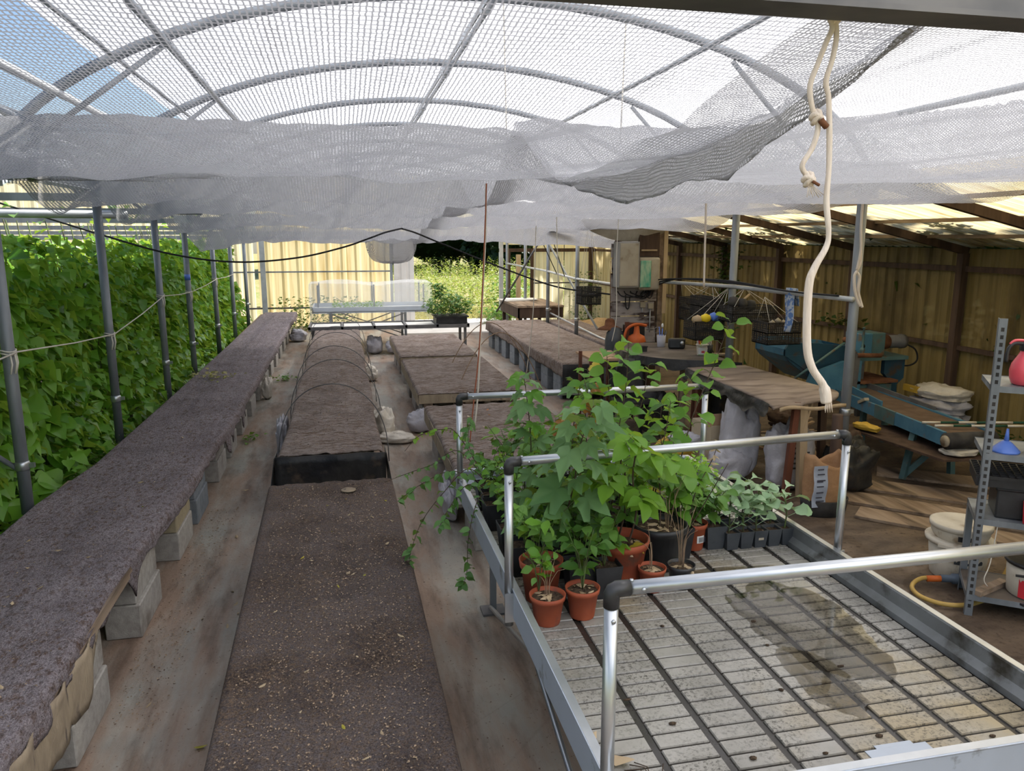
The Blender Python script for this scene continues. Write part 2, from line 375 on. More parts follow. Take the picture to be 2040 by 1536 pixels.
def mkobj(name, me, parent=None, label=None, cat=None, group=None, kind=None, bevel=0, seg=2, subsurf=0, solid=0, flat=None):
    o = bpy.data.objects.new(name, me); COL.objects.link(o)
    if parent: o.parent = parent; o.matrix_parent_inverse = parent.matrix_basis.inverted()
    if label: o['label'] = label
    if cat: o['category'] = cat
    if group: o['group'] = group
    if kind: o['kind'] = kind
    if solid: md = o.modifiers.new('s', 'SOLIDIFY'); md.thickness = solid; md.offset = 0
    if bevel: md = o.modifiers.new('b', 'BEVEL'); md.width = bevel; md.segments = seg; md.limit_method = 'ANGLE'
    if subsurf: md = o.modifiers.new('u', 'SUBSURF'); md.levels = subsurf; md.render_levels = subsurf
    return o
def thing(name, label, cat, loc=(0, 0, 0), group=None, rz=0):
    o = bpy.data.objects.new(name, None); COL.objects.link(o); o.location = loc; o.rotation_euler.z = rz
    o.empty_display_size = .1; o['label'] = label; o['category'] = cat
    if group: o['group'] = group
    return o
def struct(name, loc=(0, 0, 0)):
    o = bpy.data.objects.new(name, None); COL.objects.link(o); o.location = loc; o['kind'] = 'structure'; return o
def nz(x, y, z=0, s=1.): return noise.noise(Vector((x*s, y*s, z*s)))
def smooth_path(pts, k=6):
    P = [Vector(p) for p in pts]; out = []
    for i in range(len(P)-1):
        p0, p1, p2, p3 = P[max(i-1, 0)], P[i], P[i+1], P[min(i+2, len(P)-1)]
        for j in range(k):
            t = j/k
            out.append(.5*((2*p1)+(p2-p0)*t+(2*p0-5*p1+4*p2-p3)*t*t+(3*p1-p0-3*p2+p3)*t**3))
    out.append(P[-1]); return out
ordn = ['first', 'second', 'third', 'fourth', 'fifth', 'sixth', 'seventh', 'eighth', 'ninth', 'tenth', 'eleventh', 'twelfth', 'thirteenth', 'fourteenth', 'fifteenth', 'sixteenth', 'seventeenth', 'eighteenth']
# ================= SETTING =================
XL, XR, XW, YB = -2.07, 4.1, 6.65, 20.0
m = MB(); m.grid(lambda u, v: (-2.2+u*8.95, -3+v*23.0, 0), 4, 4, 'floor_sheet', False); m.build('floor', kind='structure')
m = MB(); m.add([(-60, -30, -.03), (60, -30, -.03), (60, 110, -.03), (-60, 110, -.03)], [(0, 1, 2, 3)], 'ground_mat'); m.build('ground', kind='structure')
m = MB(); m.grid(lambda u, v: (-8.4+u*6.3, -3+v*23.0, .015+.03*nz(u*20, v*50)), 12, 46, 'bed_soil'); m.build('ground_bed', kind='structure')
m = MB(); m.box(1.3, 4.9, 17.6, 20.6, .0, .035, 'slab_pale'); m.build('doorstep_floor', kind='structure')

def arch_z(x, cx=1.015, hs=3.085, base=2.62, rise=1.17):
    t = min(1, abs((x-cx)/hs)); return base+rise*(1-t*t)**.62
CXL = -5.2
# translucent film skin of the two bays
def film_sheet(name, cx, x0, x1, y0, y1, n=26):
    m = MB()
    xs = [x0+(x1-x0)*i/n for i in range(n+1)]
    m.grid(lambda u, v: (x0+(x1-x0)*u, y0+(y1-y0)*v, arch_z(x0+(x1-x0)*u, cx)+.03+.012*nz(u*9, v*30)), n, 30, 'roof_film')
    return m.build(name, kind='structure')
film_sheet('ceiling', 1.015, -1.42, 4.095, -6, YB+.05)
film_sheet('ceiling.001', CXL, -8.25, -5.4, -6, YB+.05)
film_sheet('ceiling.002', CXL, -4.6, -3.3, 9.6, YB+.05)

# corrugated sheets -------------------------------------------------
def corr_panel(P0, U, V, wdt, hgt, pitch, depth, m_, name, parent, nrm, topfn=None, sharp=.35):
    """sheet of width wdt along U, height hgt along V, trapezoid ribs running along V"""
    P0, U, V, nrm = Vector(P0), Vector(U), Vector(V), Vector(nrm)
    prof = []; k = int(round(wdt/pitch))
    for i in range(k):
        a = i*pitch
        prof += [(a, 0), (a+pitch*.55, 0), (a+pitch*.68, depth), (a+pitch*.87, depth)]
    prof.append((k*pitch, 0))
    mb = MB(); vs = []
    for a, d in prof:
        h = topfn(a) if topfn else hgt
        vs += [P0+U*a+nrm*d, P0+U*a+nrm*d+V*h]
    mb.add(vs, [(2*i, 2*i+2, 2*i+3, 2*i+1) for i in range(len(prof)-1)], m_, False)
    return mb.build(name, parent)
wb = struct('wall_back', (0, YB, 0))
# back wall: left bay and main bay up to the doorway; arch-shaped tops
x = -8.2
while x < XL-.1:
    corr_panel((x, YB, 0), (1, 0, 0), (0, 0, 1), .87, 2, .29, .03, 'sheet_pale', 'panel', wb, (0, 1, 0), lambda a, x=x: arch_z(x+a, CXL)); x += .87
x = -2.02; k = 0
while x < 1.0:
    corr_panel((x, YB-.01*(k % 2), 0), (1, 0, 0), (0, 0, 1), 1.08, 2, .36, .03, 'sheet_back', 'panel', wb, (0, 1, 0), lambda a, x=x: arch_z(x+a)); x += 1.07; k += 1
x = 1.22
while x < 4.0:   # gable over the doorway
    corr_panel((x, YB, 2.16), (1, 0, 0), (0, 0, 1), .96, 2, .32, .03, 'sheet_pale', 'panel', wb, (0, 1, 0), lambda a, x=x: max(.02, arch_z(x+a)-2.16)); x += .96
def leanz(x): return 2.62-.225*(x-XR)
corr_panel((4.1, YB, 2.0), (1, 0, 0), (0, 0, 1), .84, 2, .28, .03, 'sheet_pale', 'panel', wb, (0, 1, 0), lambda a: leanz(4.1+a)-2.0)
x = 4.93
while x < 6.5:
    corr_panel((x, YB, 0), (1, 0, 0), (0, 0, 1), .85, 2, .28, .03, 'sheet_pale', 'panel', wb, (0, 1, 0), lambda a, x=x: leanz(x+a)); x += .86
# frame members of the back wall
for n_, a, b, ww, mm in (('rail', (-8.2, YB-.05, 1.35), (1.22, YB-.05, 1.35), .035, 'steel'), ('rail', (-8.2, YB-.05, .46), (1.22, YB-.05, .46), .04, 'steel_dark'),
                  ('rail', (-8.2, YB-.06, 2.18), (4.1, YB-.06, 2.18), .09, 'steel'), ('rail', (4.9, YB-.05, 1.0), (6.6, YB-.05, 1.0), .035, 'steel_dark'),
                  ('rail', (4.0, YB-.06, 1.86), (6.62, YB-.06, 1.86), .09, 'wood_dark'),
                  ('door_post', (1.21, YB-.08, 0), (1.21, YB-.08, 2.2), .07, 'steel'), ('door_post', (4.05, YB-.08, 0), (4.05, YB-.08, 2.2), .10, 'white_pipe'),
                  ('door_post', (4.88, YB-.08, 0), (4.88, YB-.08, 1.9), .08, 'wood_dark'), ('door_post', (4.25, YB-.1, 0), (4.25, YB-.1, 1.86), .08, 'wood_dark'), ('door_post', (4.5, YB-.14, 0), (4.5, YB-.14, 1.75), .11, 'wood_pale'),
                  ('door_post', (6.5, YB-.08, 0), (6.5, YB-.08, 2.05), .10, 'wood_dark'), ('door_post', (-1.9, YB-.08, 0), (-1.9, YB-.08, 2.2), .12, 'white_pipe')):
    mb = MB(); mb.bar(a, b, ww, ww, mm); mb.build(n_, wb)
# pale folded-back door leaf beside the opening
m = MB(); vs = []
prof = [(0, 0), (.09, 0), (.12, .03), (.16, .03), (.19, 0), (.30, 0), (.33, .03), (.37, .03), (.40, 0), (.5, 0)]
for a, d in prof: vs += [(1.27+a, YB-.15+d-a*.2, .03), (1.27+a, YB-.15+d-a*.2, 2.12)]
m.add(vs, [(2*i, 2*i+2, 2*i+3, 2*i+1) for i in range(len(prof)-1)], 'slab_pale'); m.build('door_1', kind='structure', solid=.004)

wr = struct('wall_right', (XW, 8, 0)); y = 1.0
while y < YB-.1:
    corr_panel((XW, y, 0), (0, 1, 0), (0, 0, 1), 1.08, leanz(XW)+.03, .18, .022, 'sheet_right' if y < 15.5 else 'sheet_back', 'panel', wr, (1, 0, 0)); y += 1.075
for yy in (3.6, 5.4, 7.22, 9.05, 10.85, 12.65, 14.5, 16.4, 18.3):
    mb = MB(); mb.bar((XW-.07, yy, 0), (XW-.07, yy, leanz(XW)-.02), .085, .085, 'wood_dark'); mb.build('column', wr)
for zz, ww in ((1.0, .05), (1.86, .06)):
    mb = MB(); mb.bar((XW-.05, 1, zz), (XW-.05, YB, zz), .04, ww, 'wood_dark'); mb.build('rail', wr)
# lean-to roof of yellowed corrugated sheets
rf = struct('ceiling_leanto', (5.4, 10, 2.4)); y = -2.0
L_ = math.hypot(XW+.1-XR, leanz(XR)-leanz(XW+.1)); dv = Vector((XW+.1-XR, 0, leanz(XW+.1)-leanz(XR))).normalized()
while y < YB:
    corr_panel((XR, y, leanz(XR)+.06), (0, 1, 0), dv, 1.08, L_, .135, .03, 'sheet_roof', 'panel', rf, (0, 0, 1)); y += 1.07
for yy in (3.6, 5.4, 7.22, 9.05, 10.85, 12.65, 14.5, 16.4, 18.3):
    mb = MB(); mb.bar((XR-.02, yy, leanz(XR)+.0), (XW-.03, yy, leanz(XW)+.0), .06, .08, 'wood_dark'); mb.build('rafter', rf)
for xx in (4.75, 5.45, 6.1):
    mb = MB(); mb.bar((xx, -2, leanz(xx)+.035), (xx, YB, leanz(xx)+.035), .05, .035, 'wood_old'); mb.build('batten', rf)

# ================= STEEL FRAME =================
YP = [-2.8, -.75, 1.33, 3.4, 5.45, 7.5, 9.6, 11.6, 13.6, 15.6, 17.7]
def tie_z(y): return 2.57 if y < 8 else 2.57-.035*(y-8)
def clamp(mb, x, y, z, r=.045, m_='galv'):
    mb.lathe([(r, -.03), (r+.006, -.02), (r+.006, .02), (r, .03)], (x, y, z), m_, 12)
    mb.box(x+r, x+r+.035, y-.012, y+.012, z-.015, z+.015, m_)
def post(x, y, h, label, z0=0, r=.038, group=None):
    t = thing('steel_post', label, 'post', (x, y, z0), group)
    m = MB(); m.tube([(x, y, z0), (x, y, h)], r, 'steel', 12); m.build('pole', t)
    m = MB(); clamp(m, x, y, z0+.75 if z0 == 0 else z0+.5, r); m.build('clamp', t)
    m = MB(); m.box(x-.10, x+.10, y-.05, y-.042, h-.10, h+.0, 'galv')
    for dx in (-.07, .07): m.tube([(x+dx, y-.062, h-.05), (x+dx, y-.042, h-.05)], .014, 'steel', 6)
    m.build('bracket', t)
    return t
pl = ['post at the bean row nearest the camera with a side brace', 'post at the bean row with the long cable crossing it high up', 'post at the bean row where the twine turns sharply', 'post at the bean row with blue tape round it', 'post in the bean row, fifth from the camera', 'post in the bean row, sixth from the camera', 'farthest post of the bean row, by the yellow back wall']
for i, y in enumerate([5.35, 7.5, 9.6, 11.3, 13.55, 15.6, 17.8]):
    t = post(XL, y, tie_z(y)+.03, 'grey galvanised '+pl[i])
    if i == 0: m = MB(); m.tube([(XL, y, .70), (-2.75, y-.1, 1.35)], .017, 'steel', 8); m.build('brace', t)
    if i == 3: m = MB(); m.lathe([(.040, 1.62), (.040, 1.70)], (XL, y, 0), 'blue_plastic', 12); m.build('tape', t)
rp = [(4.1, 5.6, 0, 'thick grey post with wire clamp beside the rear work table corner'), (4.1, 7.65, 0, 'grey post standing behind the black-topped table among hanging baskets'),
      (4.06, 13.2, .42, 'grey post rising through the right bench, nearest of the four there'), (4.06, 15.2, .42, 'grey post rising through the right bench, second of the four there'),
      (4.06, 17.2, 0, 'grey post at the far end of the right bench'), (4.06, 19.2, 0, 'grey post beside the open doorway')]
for x, y, z0, lb in rp:
    t = post(x, y, 2.6, lb, 0 if z0 == 0 else 0, .04 if y < 8 else .036)
# diagonal stays between far right posts
m = MB(); m.bar((4.02, 15.3, 2.2), (4.6, 13.6, .5), .03, .03, 'steel')
m.build('diagonal_brace', label='thin grey diagonal stay running down right of the bench posts', cat='brace')
m = MB(); m.tube([(4.0, 15.2, 2.3), (3.35, 17.0, .55)], .02, 'steel_dark', 8)
m.build('diagonal_brace', label='dark diagonal stay crossing left of the bench posts to the doorway table', cat='brace')

lab = ['nearest', 'second nearest', 'third nearest', 'fourth nearest', 'fifth nearest', 'sixth nearest', 'seventh nearest', 'farthest']
YA = [3.4, 5.5, 7.55, 9.6, 11.6, 13.6, 15.6, 17.7]
for bay, cx in (('main', 1.015), ('left', CXL)):
    for i, y in enumerate(([1.33] if bay == 'main' else [])+YA):
        if bay == 'left' and y < 7: continue
        vis = y > 4
        m = MB(); hs = 3.085
        pts = [(cx+hs*math.sin(a), y, arch_z(cx+hs*math.sin(a), cx)) for a in [(-1+2*k/36)*PI/2 for k in range(37)]]
        m.tube(pts, .034, 'steel', 8)
        j = YA.index(y)-1 if y in YA else 0
        o = m.build('roof_arch')
        if bay == 'main':
            o['label'] = 'curved steel roof arch of the main tunnel, '+(['over the camera', 'just before the nearest whole one', 'nearest seen whole', 'second seen whole', 'third seen whole', 'fourth seen whole', 'fifth', 'sixth', 'seventh'][([1.33]+YA).index(y)])
        else: o['label'] = 'curved grey steel arch over the bean row, '+lab[YA.index(y)-2]+' to the camera'
        o['category'] = 'roof arch'; o['group'] = 'arches of the %s tunnel' % bay
# collar struts under the arches
for i, y in enumerate([5.5, 7.55, 9.6, 11.6, 13.6]):
    m = MB(); m.tube([(-1.0, y, arch_z(-1.0)-.04), (-1.9, y-.05, 2.72)], .018, 'steel', 6); m.build('arch_strut', label='thin steel strut under the left shoulder of the %s roof arch' % ordn[i], cat='strut', group='arch struts')
    m = MB(); m.tube([(2.85, y, arch_z(2.85)-.05), (3.6, y-.05, 2.70)], .018, 'steel', 6); m.build('arch_strut', label='thin steel strut under the right shoulder of the %s roof arch' % ordn[i], cat='strut', group='arch struts')
# purlins
def purl(xs, r, lb, ya=-6, yb=YB, mm='steel'):
    m = MB()
    for x, dz in xs: m.tube([(x, ya, arch_z(x)-.045+dz), (x, yb, arch_z(x)-.045+dz)], r, mm, 8)
    m.build('roof_purlin', label=lb, cat='purlin')
m = MB(); m.box(.985, .998, -6, YB, 3.70, 3.75, 'steel'); m.box(1.035, 1.048, -6, YB, 3.70, 3.75, 'steel')
for y in YA: m.box(.985, 1.048, y-.03, y+.03, 3.68, 3.70, 'steel')
m.build('ridge_purlin', label='double ridge bar running along the top of the main tunnel', cat='purlin')
purl([(-1.02, 0)], .024, 'long grey purlin left of the ridge, crossing every arch')
purl([(2.62, 0)], .022, 'long grey purlin right of the ridge, crossing every arch')
purl([(-1.66, 0)], .026, 'pale purlin low on the left shoulder of the main tunnel', mm='white_pipe')
purl([(3.75, 0)], .022, 'grey purlin low on the right shoulder near the yellow roof')
m = MB(); m.tube([(-1.35, -6, arch_z(-1.35)+.02), (-1.35, YB, arch_z(-1.35)+.02)], .014, 'steel', 6); m.build('film_clamp_rail', label='thin rail where the roof film ends beside open blue sky', cat='rail')
m = MB(); m.tube([(-5.2, 0, 3.74), (-5.2, YB, 3.74)], .022, 'steel', 8); m.tube([(-3.6, 0, 3.50), (-3.6, YB, 3.50)], .02, 'steel', 8)
m.build('roof_purlin', label='two thin purlins of the tunnel over the bean row', cat='purlin')
# gutters / eave beams
m = MB(); m.box(XL-.07, XL+.07, -6, YB, 2.585, 2.62, 'steel'); m.box(XL-.075, XL-.065, -6, YB, 2.60, 2.70, 'steel'); m.box(XL+.065, XL+.075, -6, YB, 2.60, 2.70, 'steel')
m.build('gutter', label='steel gutter between the bean tunnel and the main tunnel', cat='gutter')
m = MB(); m.box(XR-.09, XR-.01, -6, YB, 2.575, 2.61, 'steel')
m.build('gutter', label='steel gutter beam where the main tunnel meets the yellow lean-to roof', cat='gutter')
# cross ties
m = MB(); m.box(-2.0, 4.1, 1.30, 1.37, 2.595, 2.68, 'steel_dark'); m.box(-2.0, 4.1, 1.285, 1.30, 2.595, 2.605, 'steel_dark')
m.build('cross_tie', label='dark grey crossbar at the very top above the hanging rope', cat='crossbar')
tl = ['nearest, bolted to the post the cable crosses', 'second nearest', 'third nearest', 'fourth nearest', 'fifth nearest', 'farthest']
for i, y in enumerate([7.5, 9.6, 11.5, 13.6, 15.6, 17.8]):
    z = tie_z(y); m = MB(); m.box(-8.2, -1.55 if i < 4 else 1.2, y-.03, y+.03, z-.065, z, 'steel')
    m.build('cross_tie', label='horizontal steel tie over the bean row, %s' % tl[i], cat='crossbar', group='ties over the bean row')
    for dx in (-.5, .5):
        if i < 4:
            m = MB(); m.tube([(XL+dx*.25, y, z), (XL+dx*.8, y, z+.22)], .018, 'steel', 6)
            m.build('gusset_brace', label='short curved %s gusset at the top of the %s bean row post' % ('left' if dx < 0 else 'right', ordn[i+1]), cat='brace')
m = MB(); m.tube([(-8, 8.6, 2.45), (-2.1, 8.6, 2.42)], .04, 'white_pipe', 8); m.build('white_pipe', label='pale pipe lying across the bean tunnel below the ties', cat='pipe')
# side rail along the right posts, with cables clipped on
m = MB(); m.tube([(4.05, 19.3, 1.55), (4.05, 15.2, 1.52), (4.05, 13.3, 1.47), (4.04, 10.2, 1.5), (4.04, 9.7, 1.62), (4.05, 7.6, 1.68), (4.05, 5.55, 1.70)], .022, 'white_pipe', 10)
m.build('support_rail', label='pale horizontal rail strung along the right-hand posts', cat='rail')
m = MB()
for j in range(3): m.tube(smooth_path([(4.0+.02*j, 9.5, 1.65-.03*j), (4.0, 8.8, 1.70), (4.02, 7.6, 1.72+.01*j), (4.0, 6.4, 1.71), (4.02, 5.7, 1.72)], 5), .009, 'cable', 6)
m.build('cable_bundle', label='black cables strapped along the pale rail over the baskets', cat='cable')
m = MB(); m.tube([(4.28, 18.4, .70), (4.24, 12.5, .52), (4.24, 10.3, .50)], .018, 'white_pipe', 8); m.build('bench_pipe', label='pale pipe lying along the rear strip of the right bench', cat='pipe')

# ================= SHADE NETS =================
SUP = [(1.33, 2.625), (5.5, 2.93), (7.55, 2.76), (9.6, 2.63), (11.6, 2.50), (13.2, 2.34)]
BOT = [(4.45, 2.50), (6.75, 2.475), (8.8, 2.41), (10.9, 2.30), (12.75, 2.10)]
def net_z(y, droop=0.):
    for i in range(5):
        (a, za), (b, zb) = SUP[i], SUP[i+1]; (c, zc) = BOT[i]; zc -= droop
        if y <= b:
            if y < c: t = (c-y)/(c-a); return zc+(za-zc)*t**(1.7)
            t = (y-c)/(b-c); return zc+(zb-zc)*t**(1.45)
    return SUP[-1][1]-(y-13.2)*2.0
def netsheet(name, x0f, x1f, mat_, lb, seed, y1=13.25, yoff=0., zoff=0., droopf=None, slantf=None, nx=90, ny=260, y0=1.34):
    m = MB(); vs = []; uv = []
    prev = None; arc = 0
    for j in range(ny+1):
        y = y0+(y1-y0)*j/ny
        zz = net_z(y+yoff)
        if prev: arc += math.hypot(y-prev[0], zz-prev[1])
        prev = (y, zz)
        xa, xb = x0f(y), x1f(y)
        for i in range(nx+1):
            u = i/nx; x = xa+(xb-xa)*u
            g = min(1, max(0, (y-3.0)/4))
            yo = y+yoff+.30*nz(x*.55, seed, y*.1)*g+.06*nz(x*2.2, seed+3, y*.5)*g
            if slantf: yo = min(yo+slantf(x), 13.2)
            dr = droopf(x, y) if droopf else 0
            z = net_z(max(1.34, yo), dr)+zoff
            near = min(1, (y-1.3)/1.5)
            z += (.030*(1-2*abs(nz(x*1.9+y*1.1, seed+4, y*.35)))*g+.045*nz(x*3.1+y*1.4, seed+9, y*.55)+.018*nz(x*7+y*2, seed+2, y*.9)*g)*near+.018*nz(x*9+y*5, seed, y*1.2)*near*g+.05*nz(x*.7, seed+5, y*.9)*g
            vs.append((x, y, z)); uv.append((x, arc))
    fs = [(j*(nx+1)+i, j*(nx+1)+i+1, (j+1)*(nx+1)+i+1, (j+1)*(nx+1)+i) for j in range(ny) for i in range(nx)]
    m.add(vs, fs, mat_, True); gi = m._m(mat_+'_gathered')
    for q, f in enumerate(m.f):
        if vs[f[0]][1] > 4.35: m.mi[q] = gi
    me = m.mesh(name)
    ul = me.uv_layers.new(name='UVMap'); idx = np.zeros(len(me.loops), dtype=np.int32); me.loops.foreach_get('vertex_index', idx)
    ul.data.foreach_set('uv', np.array(uv, dtype=np.float32)[idx].ravel())
    return mkobj(name, me, label=lb, cat='shade net')
def hem(y): return 1.13+.20*min(1, (y-1.3)/1.1)+.02*math.sin(y*2.3)
A = netsheet('shade_net', lambda y: -3.3 if y < 6 else -2.12+.05*math.sin(y*2), hem, 'net_a', 'grey knitted shade net sagging under the left half of the arches', 1,
             droopf=lambda x, y: .10*max(0, -x-1.6)/.5 if x < -1.6 else 0)
Bn = netsheet('shade_net', lambda y: hem(y)-.22-.05*math.sin(y), lambda y: 4.14, 'net_b', 'finer pale shade net hung from the hem to the right-hand posts', 5, yoff=.35, zoff=.0, y1=12.75,
               droopf=lambda x, y: .05*min(1, max(0, (x-1.8)/2)), slantf=lambda x: 1.25*max(0, x-2.5))
# rolled dark hem of the left net: doubled cloth hanging below the sheet edge
m = MB(); vs = []; ny = 70
def hemfn(u, v):
    y = 1.36+u*3.0; x = hem(y)
    z = net_z(min(y, 13))+.02
    w = (.30+.05*nz(y*2, 3))*min(1, .35+u*2, (1.03-u)*3)
    a = v*PI*1.15
    return (x+.05*math.cos(a)-.02+.03*nz(y*5, v*2), y, z-.0-w*.5*(1-math.cos(a))*.62+.015*nz(y*9, v*4))
m.grid(hemfn, 70, 8, 'net_a_gathered'); me = m.mesh('net_hem'); ul = me.uv_layers.new(name='UVMap')
for lp in me.loops: c_ = me.vertices[lp.vertex_index].co; ul.data[lp.index].uv = (c_.x+c_.z, c_.y)
mkobj('net_hem', me, A)
# gathered end of the net with a bag of slack hanging in it
m = MB()
def bag(u, v):
    t = u*2*PI; s = math.sin(min(1, v*1.02)*PI/2); r = .36*math.cos(v*PI/2)**.55+.01
    return (.78+r*1.05*math.cos(t)*(1+.1*math.sin(t*5)), 12.6+r*.5*math.sin(t), 2.16-.36*s+.02*math.sin(t*7+v*5))
m.grid(bag, 30, 12, 'net_b'); me = m.mesh('net_slack'); ul = me.uv_layers.new(name='UVMap')
for lp in me.loops: c_ = me.vertices[lp.vertex_index].co; ul.data[lp.index].uv = (c_.x+c_.y*.5, c_.z)
mkobj('net_slack', me, A)
m = MB()
def fold(u, v):
    x = 3.0+u*1.35; return (x, 9.4+.25*v+.05*nz(x*4, v), 2.42-v*.28*math.sin(u*PI)**.6+.02*nz(x*5, v*3))
m.grid(fold, 24, 8, 'bag_cream'); m.build('cloth_sheet', label='cream cloth sagging under the net beside the electrical board', cat='cloth')
# ================= BENCHES =================
def lerp_tab(tab, y):
    if y <= tab[0][0]: return tab[0][1]
    for (a, p), (b, q) in zip(tab, tab[1:]):
        if y <= b: return p+(q-p)*(y-a)/(b-a)
    return tab[-1][1]
def felt(name, xl, xr, y0, y1, zt, hl, hr, he0, he1, mat_, parent, seed, ny=120, nx=26, rough=.006, mat_h=None):
    """cloth over a bench: rounded edges, hanging sides of the lengths hl(y), hr(y), ends he0, he1"""
    m = MB(); rad = .03
    def prof(y, j):
        a, b = xl(y), xr(y); L = hl(y); Rr = hr(y); pts = []
        for k in range(5): pts.append((a-.012-.01*nz(y*3, k, seed), zt-rad-L*(1-k/5.)))
        for k in range(4): t = (k+.5)/4*PI/2; pts.append((a+rad-rad*math.cos(t)-.012, zt-rad+rad*math.sin(t)))
        for k in range(nx+1): pts.append((a+rad+(b-a-2*rad)*k/nx, zt+rough*(nz(k*.35, y*3.5, seed)+.6*nz(k*.9, y*11, seed))))
        for k in range(4): t = (k+.5)/4*PI/2; pts.append((b-rad+rad*math.sin(t)+.012, zt-rad+rad*math.cos(t)))
        for k in range(1, 6): pts.append((b+.012+.012*nz(y*3, k, seed+2)+.004*k*nz(y*7, 1, seed), zt-rad-Rr*k/5.))
        return pts
    rows = []
    for j in range(ny+1):
        y = y0+(y1-y0)*j/ny; rows.append([(x, y, z) for x, z in prof(y, j)])
    def endrow(r, y, drop): return [(x, y+.004*nz(x*20, seed), min(z, max(zt-drop*(.9+.25*nz(x*5, seed)), 0.02)) if drop else z) for x, y_, z in r]
    full = []
    if he0: full += [endrow(rows[0], y0-.03, he0), [(x, y0-.025, z-.02) for x, y_, z in rows[0]]]
    full += rows
    if he1: full += [[(x, y1+.02, z-.02) for x, y_, z in rows[-1]], endrow(rows[-1], y1+.03, he1)]
    n = len(full[0]); vs = [p for r in full for p in r]
    fs = [(j*n+i, j*n+i+1, (j+1)*n+i+1, (j+1)*n+i) for j in range(len(full)-1) for i in range(n-1)]
    m.add(vs, fs, mat_, True)
    if mat_h:
        k = m._m(mat_h)
        for q, f in enumerate(m.f):
            i = f[0] % n
            if i > n-6: m.mi[q] = k
    return m.build(name, parent, solid=.008)
def block(parent, x, y, z, ln=.49, wd=.19, ht=.195, m_='concrete', hollow=True, lab=None, along='y'):
    """hollow concrete block, long side along y, its cavities opening upward"""
    m = MB(); m.box(x-wd/2, x+wd/2, y, y+ln, z, z+ht, m_)
    if hollow:
        for k in range(2):
            a = y+.04+k*(ln-.06)/2; b = a+(ln-.06)/2-.03
            vs = [(x-wd/2+.035, a, z+ht+.001), (x+wd/2-.035, a, z+ht+.001), (x+wd/2-.035, b, z+ht+.001), (x-wd/2+.035, b, z+ht+.001)]
            m.add(vs, [(0, 1, 2, 3)], 'rubber')
    o = m.build('block', parent, bevel=.006, seg=1)
    if lab: o['label'] = lab
    return o
# --- left bench
t = thing('planting_bench', 'very long felt-covered bench on concrete blocks beside the bean plants', 'bench', (-1.5, 10, 0))
XRT = [(1.4, -1.18), (3.85, -1.19), (5.0, -1.15), (5.83, -1.11), (8.1, -1.08), (18.4, -1.07)]
XLT = [(1.4, -2.04), (5.3, -2.0), (6.2, -1.90), (8.5, -1.87), (18.5, -1.78)]
def hangR(y):
    base = .055+.03*nz(y*1.7, 3)
    if y < 3.55: base += .04+.03*nz(y*5, 1)
    elif y < 4.4: base += .05*max(0, nz(y*6, 2)+.3)
    for c, a, w_ in ((4.25, .10, .05), (7.2, .15, .10), (7.45, .11, .05), (8.2, .17, .08), (8.42, .10, .05), (12.8, .08, .1), (17.9, .15, .3)):
        base += a*math.exp(-((y-c)/w_)**2)
    return max(.03, base+.012*nz(y*23, 5))
felt('felt_cover', lambda y: lerp_tab(XLT, y), lambda y: lerp_tab(XRT, y)+.008*math.sin(y*2.7), 1.4, 18.42, .50, lambda y: .06+.02*nz(y*2, 8), hangR, 0, .12, 'felt', t, 2, 340, 30, .012, None)
m = MB(); m.box(-2.0, -1.17, 1.4, 5.9, .415, .47, 'wood_old'); m.build('board', t)
m = MB(); m.box(-1.86, -1.11, 5.9, 18.35, .415, .47, 'wood_old'); m.build('board', t)
m = MB()
def tanf(u, v):
    y = 1.4+u*2.2; L = (.25+.05*nz(y*3, 4)+.025*nz(y*14, 2))*min(1, (3.6-y)/.3+.2)
    return (-1.165+.012*math.sin(y*19)+.01*nz(y*8, v*3), y, .44-L*v)
m.grid(tanf, 60, 6, 'felt_tan'); m.build('felt_lining', t, label='ragged tan felt lining hanging below the purple-grey cover', solid=.008)
ys = [(2.05, 'concrete', 0), (3.21, 'concrete', 0), (4.31, 'concrete', 0), (5.38, 'concrete', 1), (6.08, 'concrete_blue', 0), (7.15, 'concrete', 0), (7.95, 'concrete', 0), (8.9, 'concrete', 0), (9.85, 'concrete', 0), (10.8, 'concrete', 0), (11.75, 'concrete', 0), (12.7, 'concrete', 0), (13.65, 'concrete', 0), (14.6, 'concrete', 0), (15.55, 'concrete', 0), (16.5, 'concrete', 0), (17.4, 'concrete', 0)]
for i, (y, mm, yl) in enumerate(ys):
    dx = .005*nz(y, 5)
    block(t, -1.27+dx, y, .0, m_=mm); block(t, -1.285+dx+.01*nz(y, 9), y+.01, .197, m_='concrete_yellow' if yl else mm, lab='yellowish concrete block' if yl else None)
    block(t, -1.80, y, .0, m_='concrete_blue'); block(t, -1.80, y, .197, m_='concrete_blue')
